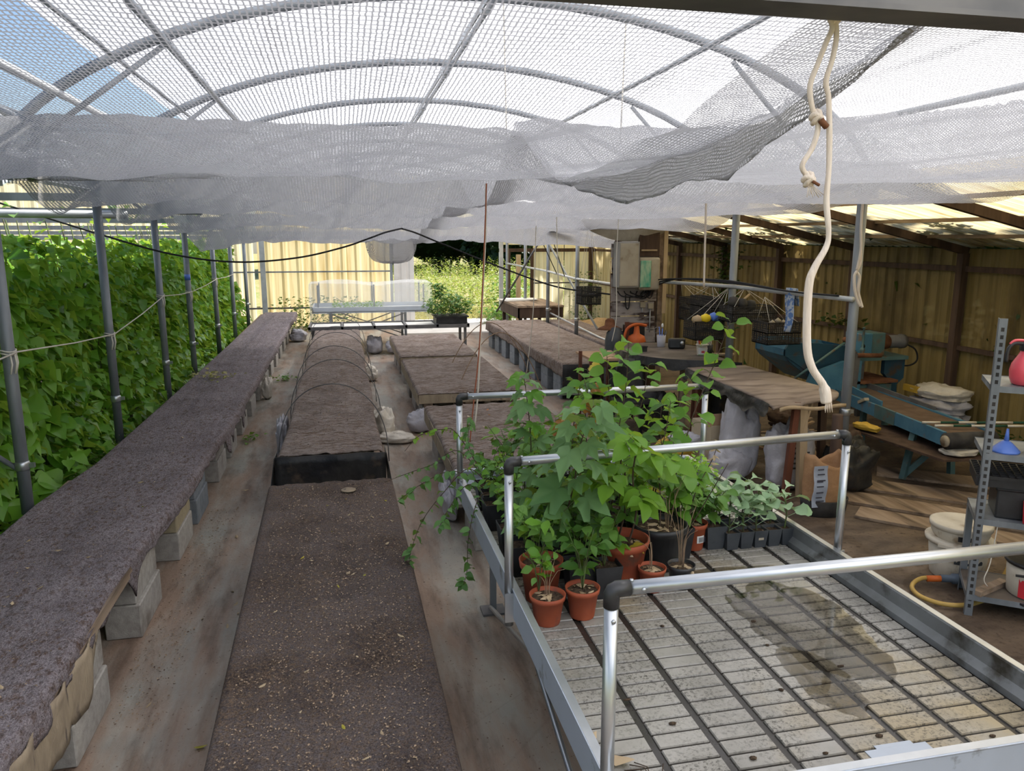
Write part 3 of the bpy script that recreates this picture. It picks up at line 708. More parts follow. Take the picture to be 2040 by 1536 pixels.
# --- centre benches
t = thing('planting_bench', 'near centre bench, debris-strewn felt top coming straight toward the camera', 'bench', (-.1, 3.5, 0))
felt('felt_cover', lambda y: lerp_tab([(1.5, -.48), (5.4, -.55)], y), lambda y: lerp_tab([(1.5, .31), (5.4, .275)], y), 1.5, 5.36, .50, lambda y: .10+.02*nz(y*3, 1), lambda y: .12+.02*nz(y*3, 7)+.10*math.exp(-((y-5.25)/.12)**2), .2, .1, 'felt_debris', t, 11, 200, 40, .009)
m = MB(); m.box(-.46, .25, 1.55, 5.3, .38, .47, 'wood_old'); m.build('board', t)
for y in (1.8, 2.95, 4.1, 4.85):
    for x in (-.38, .15): block(t, x, y, 0, ln=.45); block(t, x, y, .197, ln=.45, ht=.18)
t = thing('planting_bench', 'far centre bench with wire hoops over it and black cloth end', 'bench', (-.15, 10, 0))
felt('felt_cover', lambda y: -.54+.012*math.sin(y*1.9), lambda y: .245+.01*math.sin(y*2.3), 6.12, 14.6, .50, lambda y: .16+.05*nz(y*1.5, 1), lambda y: .14+.04*nz(y*1.7, 7), 0, .1, 'felt_far', t, 23, 220, 26, .014)
m = MB()
def blk(u, v):
    x = -.58+u*.86; return (x, 6.06+.03*nz(x*6, v*2)+.02*v, .505-v*.42)
m.grid(blk, 20, 6, 'black_sheet'); m.build('end_cloth', t, label='black sheet folded over the near end', solid=.006)
m = MB()
for x in (-.58, .285): m.add([(x, 6.05, .5), (x, 6.3, .49), (x+.02*(1 if x > 0 else -1), 6.28, .12), (x+.06*(1 if x > 0 else -1), 6.0, .10)], [(0, 1, 2, 3)], 'black_sheet')
m.build('cloth_corner', t, solid=.006)
m = MB(); m.box(-.48, .19, 6.2, 14.5, .38, .47, 'wood_old'); m.build('board', t)
for k in range(8):
    y = 6.3+k*1.08
    for x in (-.40, .11): block(t, x, y, 0); block(t, x, y, .197, ht=.18)
hl = ['nearest', 'second', 'third', 'fourth', 'fifth', 'sixth']
for i, (y, h) in enumerate([(7.15, .62), (8.75, .60), (9.9, .60), (11.5, .58), (12.6, .55), (14.2, .62)]):
    m = MB(); cx = -.14+.03*nz(y, 4); pts = []
    for k in range(25):
        a = PI*k/24; pts.append((cx-.50*math.cos(a)*(1.0), y+.08*math.sin(a*1.3)+.04*nz(k*.2, y), .12+(h+.12)*max(0, math.sin(a))**.75))
    m.tube(pts, .0045, 'steel_dark', 6); m.build('wire_hoop', label='thin dark wire hoop arching over the far centre bench, %s from the camera' % hl[i], cat='hoop', group='wire hoops over the centre bench')
# --- three low pallets on the right
def pallet(x0, x1, y0, y1, zt, lb, seed):
    t = thing('pallet_bench', lb, 'pallet', ((x0+x1)/2, (y0+y1)/2, 0))
    felt('felt_cover', lambda y: x0+.012*nz(y*2, seed), lambda y: x1+.012*nz(y*2, seed+4), y0, y1, zt, lambda y: .015, lambda y: .02, .02, .02, 'felt_far', t, seed, 90, 34, .012)
    m = MB(); m.box(x0-.005, x1, y0-.03, y0-.012, zt-.13, zt-.028, 'felt_tan'); m.box(x0-.02, x0-.008, y0-.02, y1, zt-.15, zt-.028, 'felt_tan'); m.build('edge_board', t)
    m = MB(); m.box(x0+.02, x1-.02, y0+.02, y1-.02, zt-.08, zt-.015, 'wood_old'); m.build('deck', t)
    for k in range(3):
        m = MB(); xx = x0+.06+k*(x1-x0-.22)/2; m.box(xx, xx+.10, y0+.02, y1-.02, zt-.20, zt-.08, 'wood_old'); m.build('runner', t)
    for x in (x0+.14, x1-.14):
        for y in (y0+.1, (y0+y1)/2-.2, y1-.6): block(t, x, y, 0, ht=zt-.20)
    return t
pallet(.80, 1.95, 11.52, 13.95, .45, 'farthest of the three low pallet beds, below the netted table', 31)
pallet(.80, 1.98, 8.68, 11.15, .45, 'middle low pallet bed with pale rippled cover and thick front edge', 37)
pallet(.80, 2.02, 5.0, 7.92, .45, 'nearest low pallet bed, partly behind the leafy potted plants', 43)
for x, pts in ((1.95, [(1.25, 9.3), (2.6, 9.9)]), (1.9, [(1.3, 10.6), (2.7, 11.0)])):
    m = MB(); a, b = pts; P = []
    for k in range(21): u = k/20; P.append((a[0]+(b[0]-a[0])*u, a[1]+(b[1]-a[1])*u, .05+.95*math.sin(PI*u)**.8))
    m.tube(P, .006, 'twig_dry', 6); m.build('bent_cane', label='thin bent cane arching over the %s of the middle pallet bed' % ('front' if pts[0][1] < 10 else 'back'), cat='cane')
# --- right bench
t = thing('planting_bench', 'felt-covered bench on grey blocks along the right-hand posts', 'bench', (3.5, 12, 0))
felt('felt_cover', lambda y: 2.87+.015*math.sin(y*2), lambda y: 4.0, 10.0, 15.6, .50, lambda y: .14+.05*nz(y*2.2, 3)+.02*nz(y*9, 1), lambda y: .05, .25, .08, 'felt_far', t, 51, 120, 26, .014)
m = MB(); m.box(2.92, 3.98, 10.02, 15.55, .41, .47, 'wood_dark'); m.build('board', t)
for k, y in enumerate([10.05, 10.75, 11.5, 12.25, 13.0, 13.75, 14.4, 15.05]):
    block(t, 2.97, y, 0, ln=.38, m_='concrete_blue'); block(t, 2.97, y, .197, ln=.38, m_='concrete_blue')
m = MB(); m.grid(lambda u, v: (2.88+u*1.2, 9.96+.02*nz(u*9, v*2), .49-.47*v), 16, 5, 'black_sheet'); m.build('end_cloth', t, solid=.005)
t = thing('planting_bench', 'narrow rear bench strip behind the right-hand posts', 'bench', (4.5, 13, 0))
felt('felt_cover', lambda y: 4.14, lambda y: 4.75, 11.0, 15.5, .50, lambda y: .05, lambda y: .05, .1, .1, 'felt_far', t, 57, 100, 16, .014)
m = MB(); m.box(4.18, 4.72, 11.05, 15.4, .40, .47, 'wood_dark'); m.build('board', t)
for y in (11.2, 12.4, 13.6, 14.8): block(t, 4.4, y, 0); block(t, 4.4, y, .197)

# sacks used as weights and clutter on the floor
def sack(name, lb, cat, c, size, rz=0, m_='bag_cream', seed=1, group=None, tilt=0, parent=None, pinch=.25, neck=False):
    """stuffed bag: pillow shape with gathered corners and creases"""
    m = MB(); sx, sy, sz = size; nu, nv = 40, 26
    def pt(a, b):
        x, y = math.cos(a), math.sin(a)
        def sp(v, e): return math.copysign(abs(v)**e, v)
        cz = math.sin(b); r = max(0., math.cos(b))
        px = sp(x, .75)*r**.7; py = sp(y, .75)*r**.7; pz = sp(cz, .9)
        cr = 1+.22*nz(px*1.6+seed, py*1.6, pz*1.6)-.06*(1-abs(nz(px*3+seed, py*3, pz*3))*2.5)+.05*nz(px*8+seed, py*8, pz*8)
        corner = abs(x*y)*2
        pz *= 1-pinch*corner*.8
        zz = (pz*.5+.5)*sz*cr
        if pz < -.3: zz = max(0.0, zz*.6)
        return Vector((px*sx/2*cr, py*sy/2*cr, zz))
    vs = [pt(2*PI*i/nu, -PI/2+PI*j/nv) for j in range(nv+1) for i in range(nu)]
    fs = [(j*nu+i, j*nu+(i+1) % nu, (j+1)*nu+(i+1) % nu, (j+1)*nu+i) for j in range(nv) for i in range(nu)]
    mt = Matrix.Translation(c) @ Matrix.Rotation(rz, 4, 'Z') @ Matrix.Rotation(tilt, 4, 'X')
    zmin = min((mt @ v).z for v in vs); vs = [mt @ v+Vector((0, 0, c[2]-zmin)) for v in vs]
    m.add(vs, fs, m_, True)
    if neck:
        tp = mt @ Vector((0, 0, sz*1.0)); m.lathe([(.03, -.05), (.02, 0), (.05, .05), (.03, .06)], tp, m_, 10)
    if parent: return m.build(name, parent)
    return m.build(name, label=lb, cat=cat, group=group)
sack('weight_sack', 'crumpled cream sack slumped against the right edge of the far centre bench', 'sack', (.38, 8.6, 0), (.26, .45, .30), .1, 'bag_cream', 3)
sack('weight_sack', 'flattened cream sack lying on the aisle beside the slumped one', 'sack', (.50, 8.25, 0), (.42, .30, .10), -.3, 'bag_cream', 8)
sack('weight_sack', 'small pale sack at the right foot of the far centre bench, farther off', 'sack', (.36, 12.0, 0), (.22, .30, .24), 0, 'bag_cream', 13)
sack('weight_sack', 'pale sack leaning on the left edge of the far centre bench', 'sack', (-.66, 7.9, 0), (.12, .55, .44), 0, 'bag_white', 17)
sack('weight_sack', 'little pale sack hanging at the blocks of the long left bench', 'sack', (-1.08, 10.9, 0), (.14, .2, .34), 0, 'bag_cream', 19)
sack('weight_sack', 'white sack lying at the far foot of the long left bench', 'sack', (-.98, 17.0, 0), (.35, .4, .26), .2, 'bag_white', 23)
sack('weight_sack', 'grey-white crumpled bag under the front left corner of the middle pallet bed', 'sack', (.80, 8.62, 0), (.30, .26, .26), 0, 'bag_white', 29)
sack('weight_sack', 'torn pale bag wedged beside the nearest pallet bed', 'sack', (.76, 5.9, 0), (.12, .6, .28), 0, 'bag_white', 31)
sack('weight_sack', 'tall pale sack in the dark below the black frame table', 'sack', (1.05, 14.75, 0), (.55, .3, .30), 0, 'bag_white', 33)
sack('weight_sack', 'second pale sack in the dark below the black frame table', 'sack', (.55, 14.85, 0), (.32, .3, .34), 0, 'bag_white', 35)

# --- black frame table with window sashes, far end
t = thing('frame_table', 'low black-framed table of glazed panes lying across the far end', 'table', (.7, 14.9, 0))
m = MB(); x0, x1, y0, y1, z = -.66, 2.35, 14.62, 15.45, .56
m.box(x0, x1, y0, y0+.04, z-.07, z, 'steel_dark'); m.box(x0, x1, y1-.04, y1, z-.07, z, 'steel_dark')
for k in range(6):
    xx = x0+k*(x1-x0-.04)/5; m.box(xx, xx+.04, y0, y1, z-.05, z+.004, 'steel_dark')
m.build('frame', t)
for k in range(5):
    xx = x0+.05+k*(x1-x0-.04)/5; m = MB(); m.box(xx, xx+(x1-x0)/5-.07, y0+.05, y1-.05, z-.04, z-.025, 'tray_white'); m.build('pane', t)
for x in (x0+.05, x1-.1):
    for y in (y0+.05, y1-.1): m = MB(); m.box(x, x+.05, y, y+.05, 0, z-.07, 'steel_dark'); m.build('leg', t)
t = thing('plant_crate', 'black crate full of leafy green seedlings on the frame table end', 'potted plant', (2.0, 14.95, .565))
m = MB(); m.box(1.72, 2.32, 14.7, 15.25, .565, .70, 'black_plastic'); m.box(1.69, 2.35, 14.67, 15.28, .68, .705, 'black_plastic'); m.build('crate', t)

# --- netted propagation table behind
t = thing('propagation_table', 'pale blue-edged rolling table under a clear insect-net tent', 'table', (.5, 16.2, 0))
x0, x1, y0, y1 = -.62, 1.72, 15.75, 16.9
m = MB(); m.box(x0, x1, y0, y0+.02, .70, .82, 'alu_side'); m.box(x0, x1, y1-.02, y1, .70, .82, 'alu_side'); m.box(x0, x0+.02, y0, y1, .70, .82, 'alu_side'); m.box(x1-.02, x1, y0, y1, .70, .82, 'alu_side'); m.box(x0, x1, y0, y1, .72, .735, 'tray_white'); m.build('table_tray', t)
for x in (x0+.35, x1-.5):
    for y in (y0+.1, y1-.1): m = MB(); m.bar((x, y, 0), (x, y, .70), .05, .05, 'steel'); m.build('leg', t)
for a, b in (((x0+.35, .68), (x1-.5, .15)), ((x0+.35, .15), (x1-.5, .68))):
    for y in (y0+.1, y1-.1): m = MB(); m.bar((a[0], y, a[1]), (b[0], y, b[1]), .02, .02, 'steel_dark'); m.build('cross_brace', t)
for x in (x0+.12, (x0+x1)/2+.05, x1-.12):
    for y in (y0+.08, y1-.08): m = MB(); m.bar((x, y, .82), (x, y, 1.26), .03, .03, 'steel'); m.build('upright', t)
m = MB()
def tent(u, v):
    x = x0-.04+u*(x1-x0+.08)
    top = 1.28+.03*nz(x*2, v*2)+.02*math.sin(u*9)
    s = v*4
    if s < 1: return (x-.0, y0-.05+.02*nz(x*5, v*4), .34+(top-.34)*s)
    if s < 3: return (x, y0-.05+(y1-y0+.1)*(s-1)/2, top)
    return (x, y1+.05, top-(top-.6)*(s-3))
m.grid(tent, 50, 24, 'net_fine'); me = m.mesh('net_tent'); ul = me.uv_layers.new(name='UVMap')
for lp in me.loops: c_ = me.vertices[lp.vertex_index].co; ul.data[lp.index].uv = (c_.x+c_.y, c_.z+c_.y)
mkobj('net_tent', me, t)
m = MB()
for xx in (x0-.04, x1+.04):
    m.grid(lambda u, v: (xx+.02*nz(u*5, v*5), y0-.05+(y1-y0+.1)*u, .5+.78*v), 10, 8, 'net_fine')
me = m.mesh('net_end'); ul = me.uv_layers.new(name='UVMap')
for lp in me.loops: c_ = me.vertices[lp.vertex_index].co; ul.data[lp.index].uv = (c_.x+c_.y, c_.z+c_.y)
mkobj('net_end', me, t)
m = MB(); m.grid(lambda u, v: (.75+u*.9, y0-.07+.02*nz(u*5, v*5), .86+v*.4+.02*math.sin(u*6)), 12, 8, 'net_fine'); me = m.mesh('net_patch'); ul = me.uv_layers.new(name='UVMap')
for lp in me.loops: c_ = me.vertices[lp.vertex_index].co; ul.data[lp.index].uv = (c_.x, c_.z)
mkobj('net_patch', me, t)

# --- little work table by the doorway
t = thing('potting_table', 'small dark wooden table with loose boards by the open doorway', 'table', (3.6, 16.3, 0))
m = MB(); m.box(3.55, 4.55, 15.7, 17.6, .74, .78, 'wood_old'); m.build('table_top', t)
m = MB(); m.box(3.56, 4.54, 15.72, 15.75, .52, .74, 'wood_dark'); m.box(3.56, 3.59, 15.72, 17.55, .52, .74, 'wood_dark'); m.build('apron', t)
for x in (3.6, 4.45):
    for y in (15.8, 17.5): m = MB(); m.box(x, x+.07, y, y+.07, 0, .74, 'wood_dark'); m.build('leg', t)
m = MB(); m.box(3.5, 4.2, 16.9, 17.5, .782, .80, 'slab_pale', rz=.2); m.build('loose_board', label='pale board lying on the doorway table', cat='board')
m = MB(); m.box(3.6, 4.3, 16.95, 17.4, .802, .82, 'paper_white', rz=-.1); m.build('loose_board', label='white panel lying on top of the pale board', cat='board')
# ================= ROLLING TABLE =================
TX0, TX1, TY0, TY1 = .60, 2.07, 1.53, 4.32
t = thing('rolling_table', 'aluminium-rimmed propagation table with ribbed tray and three tube hoops', 'table', (1.33, 2.9, 0))
m = MB()
prof = [(0, .735), (.0, .85), (-.004, .856), (.022, .856), (.026, .85), (.026, .80), (.045, .775), (.045, .752)]
for sx, xo, nm in ((1, TX0, 'l'), (-1, TX1, 'r')):
    vs = []
    for y in (TY0, TY1): vs += [(xo+sx*a-(.0 if sx > 0 else 0), y, z) for a, z in prof]
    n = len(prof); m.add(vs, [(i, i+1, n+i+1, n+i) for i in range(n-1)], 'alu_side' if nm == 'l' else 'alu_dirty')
for yo, sg in ((TY0, 1), (TY1, -1)):
    vs = []
    for x in (TX0, TX1): vs += [(x, yo+sg*a, z) for a, z in prof]
    n = len(prof); m.add(vs, [(i, i+1, n+i+1, n+i) for i in range(n-1)], 'alu_side')
m.build('side_rim', t, solid=.003)
m = MB()
for xo in (TX0+.011, TX1-.011): m.box(xo-.013, xo+.013, TY0, TY1, .852, .8575, 'galv')
m.box(TX0, TX1, TY0-.0, TY0+.026, .852, .8575, 'galv'); m.build('rim_lip', t)
# moulded tray: one connected height field of pads and grooves
xs, ys = [], []
px_, py_ = .1795, .0652; g = .006
x = TX0+.045; zx = []
xs.append(x-.003); zx.append(0)
while x < TX1-.06:
    x1 = min(x+px_, TX1-.045)
    for a, h in ((x+g+.004, 0), (x+g+.009, 1), (x1-g-.009, 1), (x1-g-.004, 0)): xs.append(a); zx.append(h)
    x = x1
xs.append(TX1-.042); zx.append(0)
y = TY0+.045; zy = []; ys.append(y-.003); zy.append(0)
while y < TY1-.06:
    y1 = min(y+py_, TY1-.045)
    for a, h in ((y+.0025, 0), (y+.0065, 1), (y1-.0065, 1), (y1-.0025, 0)): ys.append(a); zy.append(h)
    y = y1
ys.append(TY1-.042); zy.append(0)
m = MB(); vs = [(x, y, .7495+.008*(a and b)) for y, b in zip(ys, zy) for x, a in zip(xs, zx)]
n = len(xs); m.add(vs, [(j*n+i, j*n+i+1, (j+1)*n+i+1, (j+1)*n+i) for j in range(len(ys)-1) for i in range(n-1)], 'tray_plastic')
m.build('ribbed_tray', t)
m = MB(); m.box(1.40, 1.60, 1.585, 1.70, .7575, .7600, 'alu_side'); m.box(1.44, 1.56, 1.70, 1.715, .7575, .7600, 'alu_side')
for k in range(5): m.box(1.49+.010*k, 1.495+.010*k, 1.61, 1.645, .7601, .7606, 'rubber')
m.build('drain_plate', t, label='pale lilac drain cover', bevel=.001)
def puddle(cx, cy, rx, ry, seed):
    m = MB(); n = 60; c = [(cx, cy, .7590)]
    for k in range(n):
        a = 2*PI*k/n; r = 1+.30*nz(math.cos(a)*1.6, math.sin(a)*1.6, seed)+.14*nz(math.cos(a)*5, math.sin(a)*5, seed)
        c.append((min(TX1-.06, cx+rx*r*math.cos(a)), cy+ry*r*math.sin(a), .7590))
    m.add(c, [(0, k+1, (k+1) % n+1) for k in range(n)], 'puddle'); m.build('puddle', t)
puddle(1.66, 2.42, .22, .36, 3); puddle(1.62, 2.86, .26, .07, 8); puddle(1.50, 2.05, .10, .2, 5)
for x in (.80, 1.85):
    for y in (1.75, 4.2):
        m = MB(); m.bar((x, y, 0), (x, y, .735), .035, .035, 'steel'); m.build('leg', t)
        m = MB(); m.box(x-.07, x+.07, y-.06, y+.06, 0, .012, 'steel_dark'); m.build('foot_plate', t)
for x in (.78, 1.87):
    m = MB(); m.tube([(x, 4.17, .04), (x, 1.8, .70)], .013, 'galv', 8); m.build('cross_brace', t)
    m = MB(); m.tube([(x-.02, 4.17, .70), (x-.02, 1.8, .04)], .013, 'galv', 8); m.build('cross_brace', t)
m = MB(); m.tube([(.70, 1.6, .70), (.70, 4.25, .70)], .015, 'galv', 8); m.build('under_rail', t)
for i, (ya, xb, hz) in enumerate(((1.63, 2.12, 1.37), (2.74, 2.10, 1.365), (4.12, 2.07, 1.335))):
    yb = ya+.10 if i == 1 else ya
    xa = .60 if i != 1 else .585
    r = .0175
    m = MB(); m.tube([(xa, ya, .70), (xa, ya, hz-.035)], r, 'galv', 14); m.build('hoop_post', t)
    m = MB(); m.tube([(xb, yb, .70), (xb, yb, hz-.035)], r, 'galv', 14); m.build('hoop_post', t)
    m = MB(); m.tube([(xa+.035, ya, hz), (xb-.035, yb, hz)], r, 'galv', 14); m.build('hoop_bar', t)
    for xx, s, yy in ((xa, 1, ya), (xb, -1, yb)):
        m = MB(); m.tube([(xx, yy, hz-.045), (xx, yy, hz-.012), (xx+s*.004, yy, hz-.004), (xx+s*.012, yy, hz), (xx+s*.045, yy, hz)], r+.0025, 'black_plastic', 14); m.build('corner_joint', t)
    m = MB()
    for xx, s, yy in ((xa, 1, ya), (xb, -1, yb)):
        m.tube([(xx, yy-r-.004, hz-.075), (xx, yy-r+.002, hz-.075)], .0055, 'galv', 8); m.tube([(xx+s*.075, yy-r-.004, hz), (xx+s*.075, yy-r+.002, hz)], .0055, 'galv', 8)
        m.tube([(xx+s*.05, yy, hz+r-.002), (xx+s*.05, yy, hz+r+.004)], .005, 'galv', 8)
        m.box(xx-.02, xx+.02, yy-.022, yy-.017, .72, .84, 'galv')
    m.build('bolt', t)

# ================= METAL SHELF =================
t = thing('metal_shelf', 'slotted grey metal shelving rack holding bottle, funnel and trays', 'shelf', (3.9, 3.4, 0))
SX0, SX1, SY0, SY1 = 3.52, 4.35, 2.75, 3.56
def upright(x, y, dx, dy):
    m = MB(); m.box(x, x+dx*.045, y, y+dy*.004, 0.0, 1.76, 'steel'); m.box(x, x+dx*.004, y, y+dy*.05, 0.0, 1.76, 'steel')
    for k in range(42):
        z = .05+k*.04; m.box(x+dx*.016, x+dx*.030, y-dy*.0008, y+dy*.0, z, z+.020, 'rubber')
    return m.build('upright', t)
# the rack stands with its long side along the view to the right: front-left corner at (3.52, 3.56)
dvx, dvy = Vector((.96, -.62, 0)).normalized(), None
AX = Vector((.80, -.60, 0)); AY = Vector((.60, .80, 0)); O = Vector((3.52, 3.56, 0))
def sp(a, b, z=0): p = O+AX*a+AY*b; return Vector((p.x, p.y, z))
def pbox(mb, a0, a1, b0, b1, z0, z1, m_):
    vs = [sp(a, b, z) for z in (z0, z1) for a, b in ((a0, b0), (a1, b0), (a1, b1), (a0, b1))]
    mb.add(vs, [(3, 2, 1, 0), (4, 5, 6, 7), (0, 1, 5, 4), (1, 2, 6, 5), (2, 3, 7, 6), (3, 0, 4, 7)], m_)
for a, b, da, db in ((0, 0, 1, 1), (1.0, 0, -1, 1), (0, .40, 1, -1), (1.0, .40, -1, -1)):
    m = MB(); top = 1.76 if b == 0 else 1.40 if a == 0 else 1.76
    if a == 0 and b > 0: top = .60
    pbox(m, min(a, a+da*.042), max(a, a+da*.042), min(b, b+db*.003), max(b, b+db*.003), 0, top, 'steel')
    pbox(m, min(a, a+da*.003), max(a, a+da*.003), min(b, b+db*.042), max(b, b+db*.042), 0, top, 'steel')
    for k in range(int(top/.042)-1):
        z = .05+k*.042; pbox(m, min(a+da*.014, a+da*.030), max(a+da*.014, a+da*.030), b-.001 if db > 0 else b, b if db > 0 else b+.001, z, z+.022, 'rubber')
    m.build('upright', t)
for z in (.13, .60, .99, 1.38):
    m = MB(); pbox(m, .0, 1.0, .0, .40, z-.004, z, 'table_dirty' if z < .5 else 'steel'); pbox(m, 0, 1.0, -.002, .0, z-.032, z+.003, 'steel'); pbox(m, 0, 1.0, .40, .402, z-.03, z+.003, 'steel'); pbox(m, 0, .002, 0, .4, z-.03, z+.003, 'steel')
    m.build('shelf_board', t)
# pink bottle with black top (watering can / sprayer)
c = sp(.17, .12, 1.38); t = thing('spray_bottle', 'round pink bottle with black lever handle on the top shelf', 'bottle', c)
m = MB(); m.lathe([(.045, 0), (.062, .008), (.074, .04), (.078, .08), (.070, .12), (.048, .16), (.036, .185), (.034, .20)], c, 'bottle_pink', 28); m.build('body', t)
m = MB(); m.lathe([(.040, .195), (.042, .20), (.042, .235), (.034, .245), (0, .247)], c, 'black_plastic', 20); m.build('cap', t)
m = MB(); q = c-AX*.0; m.tube(smooth_path([q+Vector((-.03, .0, .235)), q+Vector((-.075, .02, .235)), q+Vector((-.10, .03, .20)), q+Vector((-.105, .03, .13))], 4), .011, 'black_plastic', 8); m.build('handle', t)
m = MB(); m.tube(smooth_path([q+Vector((-.02, .0, .252)), q+Vector((-.07, .02, .252)), q+Vector((-.092, .03, .23))], 4), .008, 'bottle_pink', 8); m.build('lever', t, label='pink lever along the black handle')
# funnel
c = sp(.12, .10, .99); t = thing('funnel', 'blue plastic funnel standing upside down on the middle shelf', 'funnel', c)
m = MB(); m.lathe([(.072, 0), (.074, .006), (.072, .012), (.055, .03), (.030, .055), (.014, .066)], c, 'blue_plastic', 28); m.build('cone', t)
m = MB(); m.lathe([(.014, .064), (.010, .10), (.006, .135), (.004, .135)], c, 'blue_plastic', 16); m.build('spout', t)
# carton with print
t = thing('carton', 'cream carton with a green picture beside the blue funnel', 'box', sp(.28, .12, .99))
m = MB(); pbox(m, .225, .33, .05, .17, .99, 1.17, 'carton'); pbox(m, .228, .327, .0485, .05, .995, 1.06, 'green_print'); pbox(m, .235, .32, .0484, .05, 1.08, 1.14, 'paper_white'); m.build('body', t)
m = MB(); pbox(m, .225, .33, .04, .05, 1.165, 1.195, 'tan_board'); m.build('flap', t)
t = thing('gauge_card', 'small yellow and black card pegged to the shelf upright', 'card', sp(.36, .03, 1.02))
m = MB(); pbox(m, .345, .39, .02, .023, 1.0, 1.13, 'yellow_plastic'); pbox(m, .352, .383, .018, .02, 1.06, 1.12, 'black_plastic'); m.build('card_face', t)
# black cell tray on crate
t = thing('cell_tray', 'black multi-cell seedling tray stacked on a black tub', 'tray', sp(.2, .15, .6))
m = MB(); pbox(m, -.02, .50, .02, .36, .838, .85, 'black_plastic')
for i in range(13): a = -.02+i*.04; pbox(m, a, a+.006, .02, .36, .85, .858, 'black_plastic')
for j in range(9): b = .02+j*.042; pbox(m, -.02, .49, b, b+.006, .85, .858, 'black_plastic')
m.build('cell_grid', t)
m = MB(); pbox(m, -.015, .48, .03, .35, .79, .84, 'black_plastic'); m.build('tray_side', t)
t = thing('storage_tub', 'black tub under the cell tray on the lower shelf', 'tub', sp(.3, .2, .6))
m = MB(); pbox(m, .10, .48, .06, .34, .60, .79, 'black_plastic'); pbox(m, .09, .49, .05, .35, .765, .79, 'black_plastic'); m.build('body', t, bevel=.01)
c = sp(.265, .02, .60); t = thing('measuring_cup', 'red translucent cup with notched rim on the lower shelf', 'cup', c)
m = MB(); m.lathe([(.030, 0), (.032, .004), (.040, .13), (.037, .13), (.029, .006), (0, .006)], c, 'red_plastic', 24); m.build('cup_body', t)
m = MB(); m.box(c.x-.012, c.x+.012, c.y-.045, c.y-.02, .12, .132, 'black_plastic'); m.build('notch', t)
c = sp(.40, .03, .52); t = thing('spray_can', 'yellow and black container at the right of the shelf below the red cup', 'can', sp(.42, .2, .13))
m = MB(); c = sp(.42, .22, .13); m.lathe([(.035, 0), (.04, .01), (.04, .2), (.03, .22)], c, 'black_plastic', 16); m.lathe([(.041, .2), (.041, .30), (.02, .33), (0, .33)], c, 'yellow_plastic', 16); m.build('body', t)
# white tub with black rim on bottom shelf
c = sp(.37, .17, .13); t = thing('paint_tub', 'white oval tub with black rim and red printed sides on the bottom shelf', 'tub', c)
m = MB(); m.lathe([(.14, 0), (.15, .01), (.165, .20), (.160, .20), (.145, .02), (0, .02)], c, 'bucket_white', 28); m.build('body', t)
m = MB(); m.lathe([(.158, .195), (.175, .195), (.178, .215), (.160, .215)], c, 'black_plastic', 28); m.build('rim', t)
m = MB(); m.lathe([(0, .175), (.158, .175)], c, 'pot_soil', 28); m.build('contents', t)
m = MB()
def band(a0, a1, z0, z1, r, mm):
    m.grid(lambda u, v: (c.x+(r+.004*v)*math.cos(a0+(a1-a0)*u), c.y+(r+.004*v)*math.sin(a0+(a1-a0)*u), c.z+z0+(z1-z0)*v), 8, 1, mm)
band(3.3, 3.55, .01, .12, .154, 'red_plastic'); band(3.56, 4.15, .015, .13, .155, 'bag_white'); band(4.16, 4.6, .01, .12, .154, 'red_plastic'); m.build('print', t)
m = MB(); m.bar(c+Vector((-.19, -.03, .15)), c+Vector((-.12, -.11, .16)), .012, .012, 'black_plastic'); m.build('clip', t)
t = thing('wood_offcut', 'short wooden batten lying on the bottom shelf', 'batten', sp(.1, .1, .13))
m = MB(); a, b = sp(.05, .0, .145), sp(.22, .25, .145); m.bar(a, b, .05, .03, 'wood_old'); m.build('batten_body', t)

# stacked white buckets on the floor behind the rack
c = Vector((3.90, 4.05, 0)); t = thing('bucket', 'white plastic bucket with broken clip rim and dark printed band', 'bucket', c)
m = MB(); m.lathe([(.15, 0), (.158, .01), (.185, .26), (.18, .26), (.15, .03), (0, .03)], c, 'bucket_white', 32); m.build('body', t)
m = MB(); m.lathe([(.184, .235), (.205, .24), (.205, .262), (.18, .266)], c, 'bucket_white', 32); m.build('rim', t)
m = MB()
for a0, a1 in ((3.35, 3.62), (3.85, 4.35), (4.6, 4.9)): band(a0, a1, .13, .225, .172, 'grey_pot')
m.build('print', t)
m = MB(); m.bar(c+Vector((-.215, -.06, .25)), c+Vector((-.16, -.15, .25)), .02, .02, 'bucket_white'); m.build('clip', t)
c2 = c+Vector((0, .0, .17)); t = thing('bucket', 'second white bucket nested in the one below, pale muck inside', 'bucket', c2)
m = MB(); m.lathe([(.13, .05), (.172, .13), (.178, .19), (.172, .19), (.16, .12), (0, .12)], c2, 'bucket_white', 32); m.build('body', t)
m = MB(); m.lathe([(.176, .165), (.186, .168), (.186, .195), (.172, .198)], c2, 'bucket_white', 32); m.build('rim', t)
m = MB()
for a0, a1, z0, z1 in ((3.9, 4.05, .115, .15), (4.12, 4.22, .115, .15), (4.3, 4.5, .12, .15)):
    m.grid(lambda u, v: (c2.x+(.172+.004*v)*math.cos(a0+(a1-a0)*u), c2.y+(.172+.004*v)*math.sin(a0+(a1-a0)*u), c2.z+z0+(z1-z0)*v), 6, 1, 'black_plastic')
m.build('print', t)
